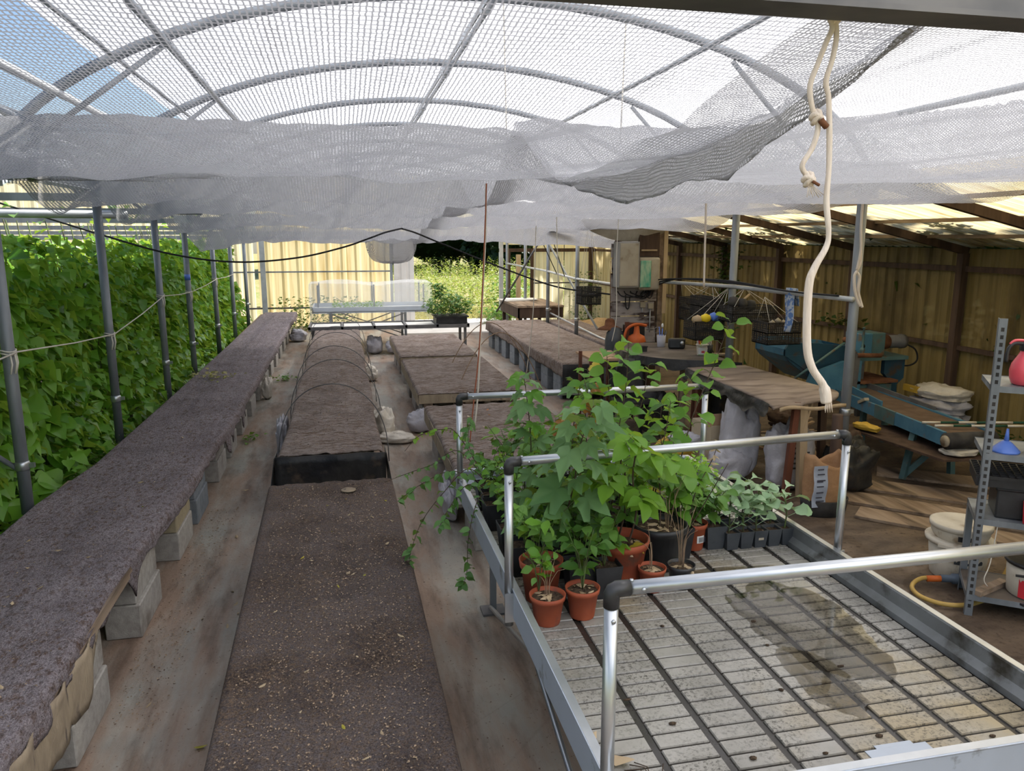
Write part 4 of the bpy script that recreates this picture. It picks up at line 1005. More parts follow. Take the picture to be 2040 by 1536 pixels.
# hose and coupling
t = thing('garden_hose', 'yellow hose curling out of a dark grey coupling on the floor by the rack', 'hose', (3.45, 3.7, 0))
m = MB(); m.tube(smooth_path([(3.66, 3.92, .05), (3.55, 3.95, .05), (3.44, 3.90, .03), (3.40, 3.78, .025), (3.46, 3.66, .025), (3.60, 3.62, .025), (3.80, 3.66, .03)], 6), .014, 'hose_yellow', 10); m.build('hose', t)
m = MB(); m.tube([(3.58, 3.94, .05), (3.70, 3.90, .055)], .020, 'orange_plastic', 12); m.build('ring', t, label='orange collar')
m = MB(); m.tube([(3.66, 3.915, .055), (3.72, 3.895, .055), (3.73, 3.892, .055), (3.80, 3.87, .055), (3.81, 3.865, .055), (4.05, 3.80, .055)], [.024, .024, .034, .034, .028, .028], 'hose_grey', 14); m.build('coupling', t)
m = MB(); m.tube([(3.92, 3.84, .03), (3.90, 3.82, .09)], .012, 'hose_grey', 8); m.build('valve', t)
m = MB(); m.tube(smooth_path([(4.02, 3.81, .06), (4.10, 3.85, .12), (4.22, 3.95, .16), (4.5, 3.9, .15)], 6), .012, 'hose_yellow', 8); m.build('hose', t)

# ================= RIGHT WORK AREA =================
def slab(name, parent, poly, z0, z1, m_, wob=0, label=None, bevel=0):
    m = MB(); n = len(poly)
    m.prism(poly, z0, z1, m_); return m.build(name, parent, label=label, bevel=bevel)
def poly_smooth(P, k=4):
    n = len(P); out = []
    for i in range(n):
        a, b, c_, d = [Vector((*P[(i+j-1) % n], 0)) for j in range(4)]
        for q in range(k):
            s = q/k; v = .5*((2*b)+(c_-a)*s+(2*a-5*b+4*c_-d)*s*s+(3*b-a-3*c_+d)*s**3); out.append((v.x, v.y))
    return out
t = thing('covered_table', 'table topped with wet black sheeting, cup and radio on it', 'table', (3.7, 8.2, 0))
P = poly_smooth([(3.32, 9.0), (3.14, 8.35), (3.28, 7.85), (3.63, 7.55), (4.0, 7.5), (4.02, 7.85), (4.2, 8.35), (3.95, 8.9)])
slab('table_top', t, P, .85, .90, 'table_dirty')
m = MB(); n = len(P)
def skirt(u, v):
    i = u*n; a = P[int(i) % n]; b = P[(int(i)+1) % n]; f = i-int(i); x, y = a[0]+(b[0]-a[0])*f, a[1]+(b[1]-a[1])*f
    d = Vector((x-3.7, y-8.2, 0)).normalized(); L = .09+.07*nz(u*14, 2)+.06*max(0, nz(u*5, 7))
    return (x+d.x*(.012+.02*v+.012*math.sin(u*160)*v), y+d.y*(.012+.02*v), .905-L*v)
m.grid(skirt, 120, 5, 'black_sheet'); m.build('sheet_skirt', t, label='creased black sheeting wrapped over the edge')
for x, y, mm in ((3.40, 8.75, 'wood_dark'), (3.60, 7.72, 'wood_old'), (3.72, 7.66, 'wood_red'), (4.0, 8.6, 'wood_dark')):
    m = MB(); m.bar((x, y, 0), (x+.03, y+.03, .85), .06, .05, mm); m.build('leg', t)
m = MB(); m.grid(lambda u, v: (3.75+u*.45+.02*nz(v*5, u*4), 7.56+.03*math.sin(u*17+v*3), .86-v*.62), 20, 10, 'black_sheet'); m.build('hanging_sheet', t)
def cup(c, r, h, m_, name='body'):
    m = MB(); m.lathe([(r*.82, 0), (r*.84, .003), (r, h), (r*.93, h), (r*.78, .006), (0, .006)], c, m_, 20); return m
c = Vector((3.72, 8.62, .90)); t = thing('tool_cup', 'white paper-wrapped tin holding brushes and scissors', 'cup', c)
cup(c, .055, .14, 'bag_white').build('tin', t)
for k, (dx, dy, h, mm) in enumerate(((-.02, 0, .24, 'blue_plastic'), (.01, .01, .22, 'blue_plastic'), (.03, -.01, .20, 'black_plastic'), (.045, .01, .18, 'steel_dark'))):
    m = MB(); m.tube([c+Vector((dx*.3, dy, .02)), c+Vector((dx*1.6, dy, h))], .007, mm, 6); m.build('tool_handle', t)
m = MB(); m.lathe([(0, -.02), (.012, -.015), (.015, .01), (.008, .03), (0, .033)], c+Vector((.01, 0, .25)), 'paper_white', 10); m.build('spoon_bowl', t)
m = MB(); m.tube([c+Vector((-.06+.035*math.cos(a), 0, .20+.035*math.sin(a))) for a in [2*PI*k/14 for k in range(14)]], .005, 'steel_dark', 6, closed=True); m.build('scissor_loop', t)
c = Vector((3.83, 8.42, .90)); t = thing('radio', 'small black radio with round silver dial', 'radio', c)
m = MB(); m.box(c.x-.10, c.x+.10, c.y-.035, c.y+.035, c.z, c.z+.125, 'black_plastic', rz=-.25); m.build('case', t, bevel=.025, seg=3)
m = MB(); d = Vector((c.x+.048, c.y-.048, c.z+.07)); m.tube([d, d+Vector((-.003, -.012, 0))], .024, 'galv', 16); m.build('dial', t)
m = MB(); m.box(c.x-.09, c.x+.02, c.y-.037, c.y-.036, c.z+.02, c.z+.10, 'grey_pot', rz=-.25); m.build('speaker_grille', t)
c = Vector((3.37, 8.30, .90)); t = thing('small_pot', 'tiny black square pot on the black-topped table', 'pot', c)
m = MB(); m.box(c.x-.03, c.x+.03, c.y-.03, c.y+.03, c.z, c.z+.06, 'black_plastic'); m.box(c.x-.035, c.x+.035, c.y-.035, c.y+.035, c.z+.05, c.z+.062, 'black_plastic'); m.build('body', t)
c = Vector((3.90, 7.90, .90)); t = thing('marker_tub', 'white food tub with red label full of plant tags and markers', 'tub', c)
cup(c, .062, .12, 'bucket_white').build('body', t); 
m = MB(); m.lathe([(.058, .105), (.068, .107), (.068, .122), (.06, .123)], c, 'bucket_white', 20); m.build('rim', t)
m = MB(); m.grid(lambda u, v: (c.x+(.0585+.004*v)*math.cos(3.6+2.4*u), c.y+(.0585+.004*v)*math.sin(3.6+2.4*u), c.z+.012+.075*v), 10, 1, 'paper_white'); m.grid(lambda u, v: (c.x+.0605*math.cos(4.2+.6*u), c.y+.0605*math.sin(4.2+.6*u), c.z+.03+.03*v), 5, 1, 'red_plastic'); m.grid(lambda u, v: (c.x+.0575*math.cos(3.6+2.4*u), c.y+.0575*math.sin(3.6+2.4*u), c.z+.005+.02*v), 8, 1, 'green_print'); m.build('label_print', t)
for k in range(9):
    a = R.uniform(0, 6.28); mm = ['red_plastic', 'yellow_plastic', 'paper_white', 'orange_plastic', 'paper_white', 'blue_plastic', 'paper_white', 'yellow_plastic', 'red_plastic'][k]
    m = MB(); p = c+Vector((.04*math.cos(a), .03*math.sin(a), 0)); m.bar(p+Vector((0, 0, .05)), p+Vector((.02*math.cos(a), 0, .155+.02*R.random())), .014, .005, mm); m.build('plant_tag', t)
c = Vector((4.02, 7.98, .90)); t = thing('small_pot', 'black round pot with white tags behind the marker tub', 'pot', c)
cup(c, .05, .10, 'black_plastic').build('body', t)
for k in range(3): m = MB(); m.bar(c+Vector((-.02+.02*k, 0, .04)), c+Vector((-.02+.025*k, 0, .14)), .012, .003, 'paper_white'); m.build('plant_tag', t)
t = thing('wood_stick', 'pale wooden handle lying beside the marker tub', 'stick', (4.02, 7.75, .905))
m = MB(); m.tube([(3.97, 7.78, .92), (4.2, 7.72, .92)], .018, 'wood_pale', 8); m.build('stick_body', t)

t = thing('work_table', 'weathered plywood work table curling at the edges on wooden posts', 'table', (3.8, 6.4, 0))
m = MB()
TP = [(3.36, 5.52), (3.95, 5.60), (4.30, 5.92), (4.12, 7.30), (3.52, 7.36), (3.42, 6.6)]
def ttop(dz, sh, mm):
    def fn(u, v):
        xl = 3.38+.10*v+.03*nz(v*3, 5)*sh; xr = 4.02+.26*math.sin(min(1, v/.22)*PI/2)*(1-.55*v); y = 5.52+v*1.84+.12*u*(1-v)*1.0
        return (xl+(xr-xl)*u, y, .85+dz+.012*nz(u*3, v*4)-.025*max(0, .15-v)*6*(u < .5))
    m.grid(fn, 24, 36, mm)
ttop(0, 1, 'plywood'); m.build('table_top', t, solid=.022)
m = MB(); m.grid(lambda u, v: (3.40+u*.62, 5.46+.03*u+.02*math.sin(u*6), .845-.03*v+.01*math.sin(u*9)), 12, 1, 'wood_pale'); m.build('split_ply_edge', t, solid=.006)
m = MB(); m.grid(lambda u, v: (3.36+.1*u-.03*v+.02*nz(u*8, v*3), 5.55+u*1.8, .86-v*(.10+.12*max(0, nz(u*6, 2))+.02*math.sin(u*40))), 50, 5, 'black_sheet'); m.build('black_skirt', t)
for a, b, w_, mm in (((3.60, 5.62, 0), (3.68, 5.66, .84), .055, 'wood_red'), ((3.78, 5.66, 0), (3.76, 5.70, .84), .07, 'wood_pale'), ((4.16, 5.95, 0), (4.12, 5.95, .84), .06, 'wood_dark'), ((3.55, 7.2, 0), (3.55, 7.2, .84), .07, 'wood_red'), ((4.05, 7.2, 0), (4.05, 7.2, .84), .07, 'wood_dark')):
    m = MB(); m.bar(a, b, w_, w_*.8, mm); m.build('leg', t)
m = MB(); m.bar((3.74, 5.68, .52), (3.84, 5.7, .84), .05, .02, 'wood_pale'); m.build('gusset', t)
m = MB(); m.bar((3.5, 5.8, .80), (4.25, 6.05, .80), .05, .04, 'wood_old'); m.build('rail', t)
# dark post below rope end
m = MB(); m.tube([(3.93, 5.42, 0), (3.92, 5.42, .30), (3.89, 5.40, .78)], [.075, .055, .040], 'wood_dark', 12)
m.build('brown_bag_post', label='dark brown upright stump under the plywood edge where the rope ends', cat='post')
t = thing('scrap_heap', 'low heap of branches, offcuts and rubbish on the floor beyond the work table', 'heap', (4.3, 6.6, 0))
for k in range(26):
    a = R.uniform(0, PI); p = Vector((R.uniform(4.15, 4.75), R.uniform(6.0, 7.5), .05+.25*R.random()))
    d = Vector((math.cos(a), math.sin(a), R.uniform(-.2, .3)))*R.uniform(.12, .3)
    m = MB(); m.bar(p-d, p+d, R.uniform(.02, .06), R.uniform(.01, .03), R.choice(['wood_old', 'wood_dark', 'twig_dry', 'wood_old'])); m.build('offcut', t)
for k in range(8):
    p = (R.uniform(4.2, 4.7), R.uniform(6.2, 7.5), .02+.12*(k % 3)); sack('rag', '', '', p, (.3, .25, .14), R.random()*3, R.choice(['wood_dark', 'box_beige', 'felt_tan']), k+60, parent=t)
# bags under the table
def printed(o, pts): pass
t = thing('feed_sack', 'big white printed paper sack standing under the plywood table', 'sack', (3.78, 5.9, 0))
sack('body', '', '', (3.80, 5.90, 0), (.46, .26, .66), .15, 'bag_white', 71, parent=t, pinch=.05)
m = MB()
for k in range(6):
    m.box(3.68+.01*(k % 2), 3.90-.03*(k % 3), 5.752, 5.757, .22+k*.045, .235+k*.045, 'grey_pot', rz=.0)
m.build('print', t, kind='stuff')
sack('feed_sack', 'tall pale sack slumping behind the red-brown table leg', 'sack', (3.52, 6.30, 0), (.34, .3, .74), -.2, 'bag_white', 77, pinch=.05)
sack('feed_sack', 'knotted pale sack bulging low left of the table leg', 'sack', (3.40, 6.25, 0), (.40, .34, .34), .3, 'bag_white', 79)
sack('feed_sack', 'crumpled white and yellow bag low behind the plants', 'sack', (3.20, 6.9, 0), (.44, .34, .26), .3, 'bag_yellow', 81)
sack('feed_sack', 'pale sack draped over the crumpled yellow bag', 'sack', (3.26, 6.8, .20), (.40, .30, .12), .1, 'bag_white', 83)
t = thing('compost_sack', 'open brown kraft sack with white printed side in a black tub', 'sack', (3.70, 5.25, .10))
m = MB()
def kr(u, v):
    a = u*2*PI; rx, ry = .15+.01*math.sin(a*3), .095
    wv = 1+.06*nz(math.cos(a)*2, math.sin(a)*2, v*3)
    return (3.72+rx*wv*math.copysign(abs(math.cos(a))**.7, math.cos(a)), 5.28+ry*wv*math.copysign(abs(math.sin(a))**.7, math.sin(a)), .03+v*(.43+.05*math.sin(a*2+1)+.03*nz(u*12, 4)))
m.grid(kr, 48, 12, 'bag_kraft'); m.build('body', t, solid=.003)
m = MB(); m.grid(lambda u, v: (3.56+u*.12+.005*nz(v*9, u), 5.172+.01*math.sin(v*9)-.004*u, .09+v*.34), 8, 10, 'bag_blue'); m.build('white_panel', t)
m = MB()
for k, (h, w_) in enumerate(((.40, .05), (.36, .06), (.31, .07), (.30, .05), (.26, .06), (.21, .06), (.17, .05), (.14, .07))): m.box(3.585, 3.585+w_, 5.158, 5.163, h, h+.009, 'paper_print')
m.build('print', t, kind='stuff')
t = thing('black_tub', 'low black rubber tub holding the kraft sack', 'tub', (3.72, 5.28, 0))
m = MB(); m.lathe([(.17, 0), (.18, .005), (.20, .13), (.19, .135), (.17, .02), (0, .02)], (3.74, 5.28, 0), 'rubber', 28, 1.0, .75); m.build('body', t)
sack('bin_bag', 'black plastic bag draped around the thick post foot by the machine', 'bag', (4.30, 5.75, 0), (.42, .36, .46), .2, 'black_sheet', 91, pinch=.1)
sack('bin_bag', 'second black bag under the black-topped table', 'bag', (3.45, 8.0, 0), (.5, .4, .5), .2, 'black_sheet', 93, pinch=.1)
t = thing('cardboard_box', 'brown cardboard carton standing under the plywood table beside sacks', 'box', (3.35, 6.75, 0))
m = MB(); m.box(3.32, 3.60, 6.5, 6.85, 0, .45, 'carton', rz=.1); m.build('carton_body', t)
m = MB(); m.box(3.30, 3.45, 6.5, 6.51, .44, .56, 'tan_board', rz=.1); m.build('flap', t)
t = thing('plastic_pail', 'small translucent white pail on the floor behind the hoop', 'pail', (2.55, 6.4, 0))
m = MB(); m.lathe([(.07, 0), (.09, .2), (.085, .2), (.065, .01), (0, .01)], (2.6, 6.6, 0), 'bag_cream', 18); m.build('body', t)

# old chair / stand beside the black-topped table
t = thing('tan_board_stand', 'tan board lying on a dark red wooden frame at the bench end', 'stand', (2.95, 8.6, 0))
m = MB(); m.box(2.75, 3.2, 8.3, 8.95, .80, .825, 'tan_board'); m.build('board', t)
for x, y in ((2.74, 8.32), (2.70, 8.6), (3.15, 8.32), (3.15, 8.9)): m = MB(); m.bar((x, y, 0), (x, y, .80 if x > 2.72 else .88), .035, .035, 'wood_red'); m.build('leg', t)
m = MB(); m.bar((2.74, 8.34, .75), (3.15, 8.34, .75), .03, .05, 'wood_dark'); m.build('rail', t)
t = thing('plastic_chair', 'black plastic chair tucked beside the black-topped table', 'chair', (3.05, 8.0, 0))
m = MB(); m.grid(lambda u, v: (2.92+u*.34, 8.0+.06*math.sin(u*PI), .42+v*.42+(.02 if .1 < u < .9 else -.02)*v), 10, 6, 'black_plastic'); m.build('backrest', t, solid=.02)
m = MB(); m.box(2.9, 3.28, 7.72, 8.05, .40, .43, 'black_plastic'); m.build('seat', t)
for x in (2.92, 3.25):
    for y in (7.75, 8.03): m = MB(); m.bar((x, y, 0), (x, y, .41), .03, .03, 'black_plastic'); m.build('leg', t)
t = thing('orange_machine', 'orange garden tool with curved guard behind the black-topped table', 'machine', (3.55, 9.15, 0))
m = MB(); m.tube(smooth_path([(3.42, 9.1, .90), (3.46, 9.1, 1.06), (3.58, 9.1, 1.12), (3.72, 9.1, 1.10)], 6), .018, 'orange_plastic', 8); m.build('guard', t)
m = MB(); m.lathe([(.02, 0), (.10, .03), (.12, .10), (.10, .17), (.04, .2), (.03, .3), (0, .3)], (3.60, 9.12, .80), 'orange_plastic', 18); m.build('motor_housing', t, bevel=0)
m = MB(); m.box(3.48, 3.74, 9.2, 9.3, .3, 1.1, 'black_plastic'); m.build('guard_plate', t)
m = MB(); m.tube([(3.55, 9.12, 0), (3.55, 9.12, .85)], .03, 'orange_plastic', 8); m.build('stand_leg', t)
t = thing('gas_cylinder', 'dark grey gas bottle with rounded shoulders behind the tables', 'bottle', (3.42, 9.35, 0))
m = MB(); m.lathe([(.12, 0), (.13, .02), (.13, .9), (.11, 1.0), (.05, 1.06), (0, 1.07)], (3.38, 9.3, 0), 'grey_pot', 20); m.build('body', t)
m = MB(); m.lathe([(.131, .70), (.134, .70), (.134, .72), (.131, .72)], (3.38, 9.3, 0), 'galv', 20); m.build('band', t)
t = thing('red_wood_frame', 'upright red-brown wooden frame between gas bottle and orange tool', 'frame', (3.5, 9.3, 0))
m = MB(); m.bar((3.50, 9.2, 0), (3.50, 9.2, 1.14), .05, .04, 'wood_red'); m.build('upright', t)
m = MB(); m.bar((3.50, 9.2, 1.12), (3.80, 9.25, 1.10), .04, .03, 'wood_red'); m.build('top_rail', t)
c = Vector((3.34, 9.5, 1.0)); t = thing('straw_hat', 'rusty brown disc-shaped hat hanging at the left of the electrical board', 'hat', c)
m = MB(); m.lathe([(.17, 0), (.12, .03), (.07, .05), (.06, .12), (.03, .14), (0, .14)], c+Vector((-.0, -.1, .03)), 'rust', 24, 1, .8); m.build('crown', t)
m = MB(); m.tube([c+Vector((0, -.1, .16)), c+Vector((0.02, -.02, .9))], .005, 'rope_brown', 5); m.build('hanging_cord', t)

# electrical board
t = thing('electrical_board', 'weathered white-painted plank board carrying the electrical boxes', 'board', (3.75, 9.62, 0))
zz = [.78, .98, 1.17, 1.36, 1.55, 1.74, 1.93, 2.12]
for k in range(7): m = MB(); m.box(3.42+.01*(k % 2), 4.06-.015*(k % 3), 9.62, 9.645, zz[k]+.006, zz[k+1]-.006, 'painted_board'); m.build('plank', t)
for x, w_, mm, h in ((3.50, .07, 'wood_dark', 2.2), (3.98, .09, 'wood_dark', 2.5), (4.09, .07, 'wood_old', 2.3)): m = MB(); m.box(x, x+w_, 9.65, 9.73, 0, h, mm); m.build('upright', t)
m = MB(); m.box(4.135, 4.19, 9.60, 9.62, 1.2, 2.5, 'wood_pale'); m.build('pale_strip', t)
m = MB(); m.box(3.78, 4.06, 9.57, 9.615, 1.95, 2.5, 'wood_dark'); m.build('dark_plank', t)
m = MB(); m.box(3.80, 4.02, 9.545, 9.57, 2.02, 2.04, 'wood_pale'); m.build('ledge', t)
t = thing('fuse_cabinet', 'tall plain grey metal cabinet on the left of the plank board', 'electrical box', (3.56, 9.5, 1.55))
m = MB(); m.box(3.44, 3.72, 9.40, 9.615, 1.56, 2.14, 'box_grey'); m.build('case', t, bevel=.008)
m = MB(); m.box(3.455, 3.70, 9.388, 9.40, 1.58, 2.12, 'box_beige'); m.build('door', t, bevel=.004)
t = thing('fuse_box', 'beige meter box with streaky green translucent window', 'electrical box', (3.86, 9.5, 1.5))
m = MB(); m.box(3.73, 4.02, 9.42, 9.60, 1.52, 1.94, 'box_beige'); m.build('case', t, bevel=.03, seg=3)
m = MB(); m.box(3.74, 3.885, 9.398, 9.425, 1.56, 1.90, 'green_window'); m.build('window', t, bevel=.008)
m = MB()
for k in range(6): m.tube(smooth_path([(3.5+.09*k, 9.58, 1.50), (3.55+.06*k, 9.5, 1.44+.02*(k % 3)), (3.8+.03*k, 9.52, 1.45-.02*(k % 2)), (3.95+.02*k, 9.55, 1.6+.05*k)], 5), .008, 'cable', 6)
m.tube(smooth_path([(3.62, 9.6, 1.45), (3.62, 9.58, 1.30), (3.66, 9.58, 1.28), (3.67, 9.58, 1.42)], 5), .008, 'cable', 6)
m.build('wire_tangle', label='tangle of black wires below the two electrical boxes', cat='wires')
for i, (x, z) in enumerate(((3.86, 1.32), (3.97, 1.30))):
    t = thing('wall_socket', 'small white %s socket box screwed to the planks' % ('left-most' if i == 0 else 'second, conduit-fed'), 'socket', (x, 9.6, z))
    m = MB(); m.box(x-.035, x+.035, 9.575, 9.615, z-.035, z+.035, 'box_beige'); m.build('cover', t, bevel=.006)
    m = MB(); m.tube([(x, 9.6, z-.03), (x, 9.6, z-.35 if i else z-.1)], .008, 'white_pipe', 6); m.build('conduit', t)

# hanging crates and baskets on the rail
def basket(name, lb, x0, x1, y0, y1, z0, z1, m_='mesh_basket', strings=True, round_=False, zt=1.68):
    t = thing(name, lb, 'basket', ((x0+x1)/2, (y0+y1)/2, z0))
    m = MB(); m.box(x0+.01, x1-.01, y0+.01, y1-.01, z0, z0+.01, m_)
    for z in (z0, (z0+z1)/2, z1-.01):
        m.box(x0, x1, y0, y0+.006, z, z+.012, m_); m.box(x0, x1, y1-.006, y1, z, z+.012, m_); m.box(x0, x0+.006, y0, y1, z, z+.012, m_); m.box(x1-.006, x1, y0, y1, z, z+.012, m_)
    n = int((x1-x0)/.022)
    for k in range(n): a = x0+k*.022; m.box(a, a+.009, y0, y0+.003, z0, z1, m_); m.box(a, a+.009, y1-.003, y1, z0, z1, m_)
    n = int((y1-y0)/.022)
    for k in range(n): a = y0+k*.022; m.box(x0, x0+.003, a, a+.009, z0, z1, m_); m.box(x1-.003, x1, a, a+.009, z0, z1, m_)
    for k in range(int((z1-z0)/.022)): m.box(x0, x1, y0, y0+.003, z0+k*.022, z0+k*.022+.008, m_); m.box(x0, x0+.003, y0, y1, z0+k*.022, z0+k*.022+.008, m_)
    m.build('mesh_sides', t)
    m = MB(); m.grid(lambda u, v: (x0+.01+(x1-x0-.02)*u, y0+.01+(y1-y0-.02)*v, z0+(z1-z0)*(.5+.3*nz(u*4, v*4, x0*7))), 10, 8, 'rubber'); m.build('contents', t)
    if strings:
        xm, ym = (x0+x1)/2, (y0+y1)/2
        if y1 < 9.3: xm = 4.05
        m = MB()
        for a, b in ((x0+.03, y0+.03), (x1-.03, y0+.03), (x0+.03, y1-.03), (x1-.03, y1-.03)): m.tube([(a, b, z1), (xm, ym, zt)], .0025, 'cord_white', 5)
        m.build('hanging_cord', t)
    return t
t = basket('hanging_basket', 'dark mesh crate of gloves hung left of the thin post', 3.92, 4.06, 7.75, 8.3, 1.32, 1.54)
t1 = basket('hanging_basket', 'low dark crate heaped with black pots and brushes', 3.85, 4.35, 7.15, 7.45, 1.34, 1.50)
for k in range(3): m = MB(); m.lathe([(0, -.06), (.05, -.04), (.06, 0), (.04, .05), (0, .06)], (3.93+.1*k, 7.3, 1.54-.02*k), 'rubber', 12); m.build('pot_heap', t1)
m = MB(); m.tube([(3.95, 7.3, 1.48), (4.1, 7.28, 1.62)], .012, 'wood_pale', 6); m.build('brush_handle', t1)
t1 = basket('hanging_basket', 'tilted dark basket topped with yellow and blue gloves and ball', 3.62, 3.95, 7.5, 7.8, 1.12, 1.32, zt=1.66)
for k, (x, y, z, s, mm) in enumerate(((3.66, 7.55, 1.34, .05, 'wood_pale'), (3.74, 7.52, 1.355, .05, 'yellow_plastic'), (3.83, 7.52, 1.37, .048, 'blue_plastic'), (3.90, 7.56, 1.34, .05, 'blue_cloth'), (3.69, 7.62, 1.33, .05, 'yellow_plastic'))):
    m = MB(); m.lathe([(0, -s), (s*.8, -s*.6), (s, 0), (s*.8, s*.6), (0, s)], (x, y, z), mm, 14, 1.2 if mm != 'blue_plastic' else 1, 1); m.build('glove' if mm != 'blue_plastic' else 'ball', t1)
m = MB(); m.bar((3.95, 7.5, 1.34), (4.0, 7.5, 1.16), .05, .01, 'wood_pale'); m.build('tan_strap', t1)
t1 = basket('hanging_basket', 'dark wire basket of bulbs hanging right of the thin post', 4.02, 4.38, 6.75, 7.05, 1.16, 1.38, zt=1.62)
for k in range(4): m = MB(); m.lathe([(0, -.03), (.035, 0), (0, .03)], (4.12+.06*k, 6.85, 1.37+.02*(k % 2)), 'box_beige', 10); m.build('bulb', t1)
basket('hanging_basket', 'dark mesh basket hanging left of the plank board', 3.05, 3.32, 9.7, 9.95, 1.32, 1.55, zt=2.5)
basket('hanging_basket', 'long dark crate hanging against the plank board right side', 4.15, 4.50, 8.6, 9.1, 1.18, 1.46, zt=1.66)
# towel
t = thing('towel', 'blue and grey checked towel hung over the pale rail', 'towel', (4.07, 6.45, 1.5))
m = MB(); m.grid(lambda u, v: (4.04-.03*v+.01*math.sin(u*9), 6.35+u*.17*(1-.35*v)+.015*math.sin(v*7), 1.735-v*.40), 10, 16, 'blue_cloth'); m.grid(lambda u, v: (4.06+.03*v, 6.36+u*.15, 1.735-v*.16), 8, 6, 'blue_cloth'); m.build('cloth', t, solid=.006)
# low timber floor boards and sheets on the right
t = struct('floor_boards', (4.8, 5, 0))
bs = [((3.95, 5.75), (5.6, 4.15), .30), ((4.25, 6.05), (6.2, 4.35), .32), ((4.0, 5.2), (5.2, 3.95), .26), ((4.9, 6.15), (6.5, 4.9), .30)]
for i, (a, b, w_) in enumerate(bs):
    m = MB(); m.bar((a[0], a[1], .012), (b[0], b[1], .012), w_, .022, 'wood_old'); m.build('plank', t)

# ================= BLUE MACHINE =================
t = thing('potting_machine', 'old blue potting machine with hopper, motor and belt conveyor', 'machine', (5.4, 7, 0))
m = MB()
hp = [(4.66, 1.0), (4.70, 1.07), (5.05, 1.06), (5.5, 1.0), (5.55, .93), (5.45, .70), (5.05, .62), (4.72, .86), (4.66, .93)]
m.prism(hp, 7.45, 7.48, 'blue_dark', 'y'); m.prism(hp, 8.05, 8.08, 'blue_paint', 'y')
top = [(4.66, .93), (4.66, 1.0), (4.70, 1.07)]
for (a, b) in zip(hp[3:], hp[4:]+hp[:1]): 
    if b != hp[0] or True: m.add([(a[0], 7.46, a[1]), (b[0], 7.46, b[1]), (b[0], 8.06, b[1]), (a[0], 8.06, a[1])], [(0, 1, 2, 3)], 'blue_paint')
m.add([(4.66, 7.46, .96), (4.70, 7.46, 1.07), (4.70, 8.06, 1.07), (4.66, 8.06, .96)], [(0, 1, 2, 3)], 'blue_paint')
m.build('hopper', t)
m = MB(); m.prism([(4.66, .93), (5.25, .93), (5.33, .84), (5.0, .80), (4.95, .74)], 7.44, 7.452, 'blue_dark', 'y'); m.build('hopper_chute', t, label='dark blue inner face of the hopper')
m = MB(); m.prism([(4.95, .74), (5.33, .86), (5.55, .86), (5.55, .52), (5.2, .55), (4.9, .60)], 7.36, 7.42, 'blue_paint', 'y'); m.build('side_plate', t)
m = MB(); m.box(4.9, 5.6, 7.34, 7.37, .47, .53, 'steel_dark'); m.build('base_rail', t)
MB.OFF = (0, .10, 0)
m = MB(); m.tube([(4.72, 7.3, .66), (5.32, 7.25, 1.08)], .014, 'teal_paint', 8); m.build('lever', t)
m = MB(); m.tube(smooth_path([(5.30, 7.25, 1.10), (5.36, 7.25, 1.06), (5.38, 7.25, .98), (5.46, 7.25, .95)], 4), .018, 'steel_dark', 8); m.lathe([(.02, -.02), (.035, 0), (.02, .03)], (5.31, 7.25, 1.10), 'rust', 10); m.build('crank', t)
m = MB(); m.bar((5.43, 7.25, .40), (5.45, 7.25, .95), .09, .06, 'steel_dark'); m.build('upright', t)
m = MB(); m.tube([(5.46, 7.22, .93), (5.75, 7.22, .92)], .025, 'rust', 10); m.build('shaft', t)
MB.OFF = (.03, .5, 0)
m = MB(); m.box(5.50, 5.72, 7.2, 7.5, .60, .90, 'blue_paint'); m.build('gear_case', t, bevel=.01)
m = MB(); m.box(5.60, 5.74, 7.0, 7.3, .88, 1.14, 'blue_paint'); m.box(5.74, 5.92, 7.02, 7.3, .88, 1.14, 'teal_paint'); m.build('gearbox', t, bevel=.012)
m = MB(); m.tube([(5.62, 6.995, 1.0), (5.62, 7.0, 1.0)], .025, 'rubber', 12); m.build('opening', t)
m = MB(); m.lathe([(.11, 0), (.115, .02), (.09, .05), (.08, .12)], (0, 0, 0), 'rust', 18)
m.v = [(5.92+v[2], 7.15+v[0], 1.02+v[1]) for v in m.v]; m.build('flange', t)
m = MB(); m.tube([(6.02, 7.15, 1.02), (6.20, 7.15, 1.02), (6.21, 7.15, 1.02), (6.26, 7.15, 1.02)], [.075, .075, .085, .08], 'steel_dark', 16); m.build('motor', t)
m = MB(); m.tube(smooth_path([(6.24, 7.12, 1.0), (6.38, 7.1, .93), (6.42, 7.1, .80), (6.30, 7.1, .74), (6.05, 7.08, .78)], 5), .010, 'cable', 6); m.build('motor_cable', t)
m = MB(); m.box(5.55, 6.18, 6.95, 7.5, .84, .88, 'teal_paint'); m.build('top_plate', t)
m = MB(); m.lathe([(.022, 0)]+[(.022 if k % 2 else .03, .02*k) for k in range(1, 10)]+[(.012, .19), (.012, .40), (.02, .41), (0, .42)], (5.60, 6.98, .80), 'teal_paint', 12); m.build('spring_spindle', t)
for x, y in ((5.62, 7.0), (5.80, 7.4)): m = MB(); m.bar((x, y, .2), (x, y, .84), .045, .045, 'steel_dark'); m.build('frame_leg', t)
m = MB(); m.prism([(5.92, .84), (6.18, .84), (6.18, .62), (6.10, .55), (6.12, .20), (6.0, .20), (6.02, .58), (5.92, .68)], 7.0, 7.06, 'blue_dark', 'y'); m.build('frame_plate', t)
m = MB(); m.box(5.45, 5.95, 6.9, 6.93, .40, .58, 'teal_paint'); m.build('slotted_plate', t)
m = MB()
for k in range(8): m.box(5.58+k*.042, 5.60+k*.042, 6.885, 6.895, .42, .50, 'box_beige')
m.build('slot', t)
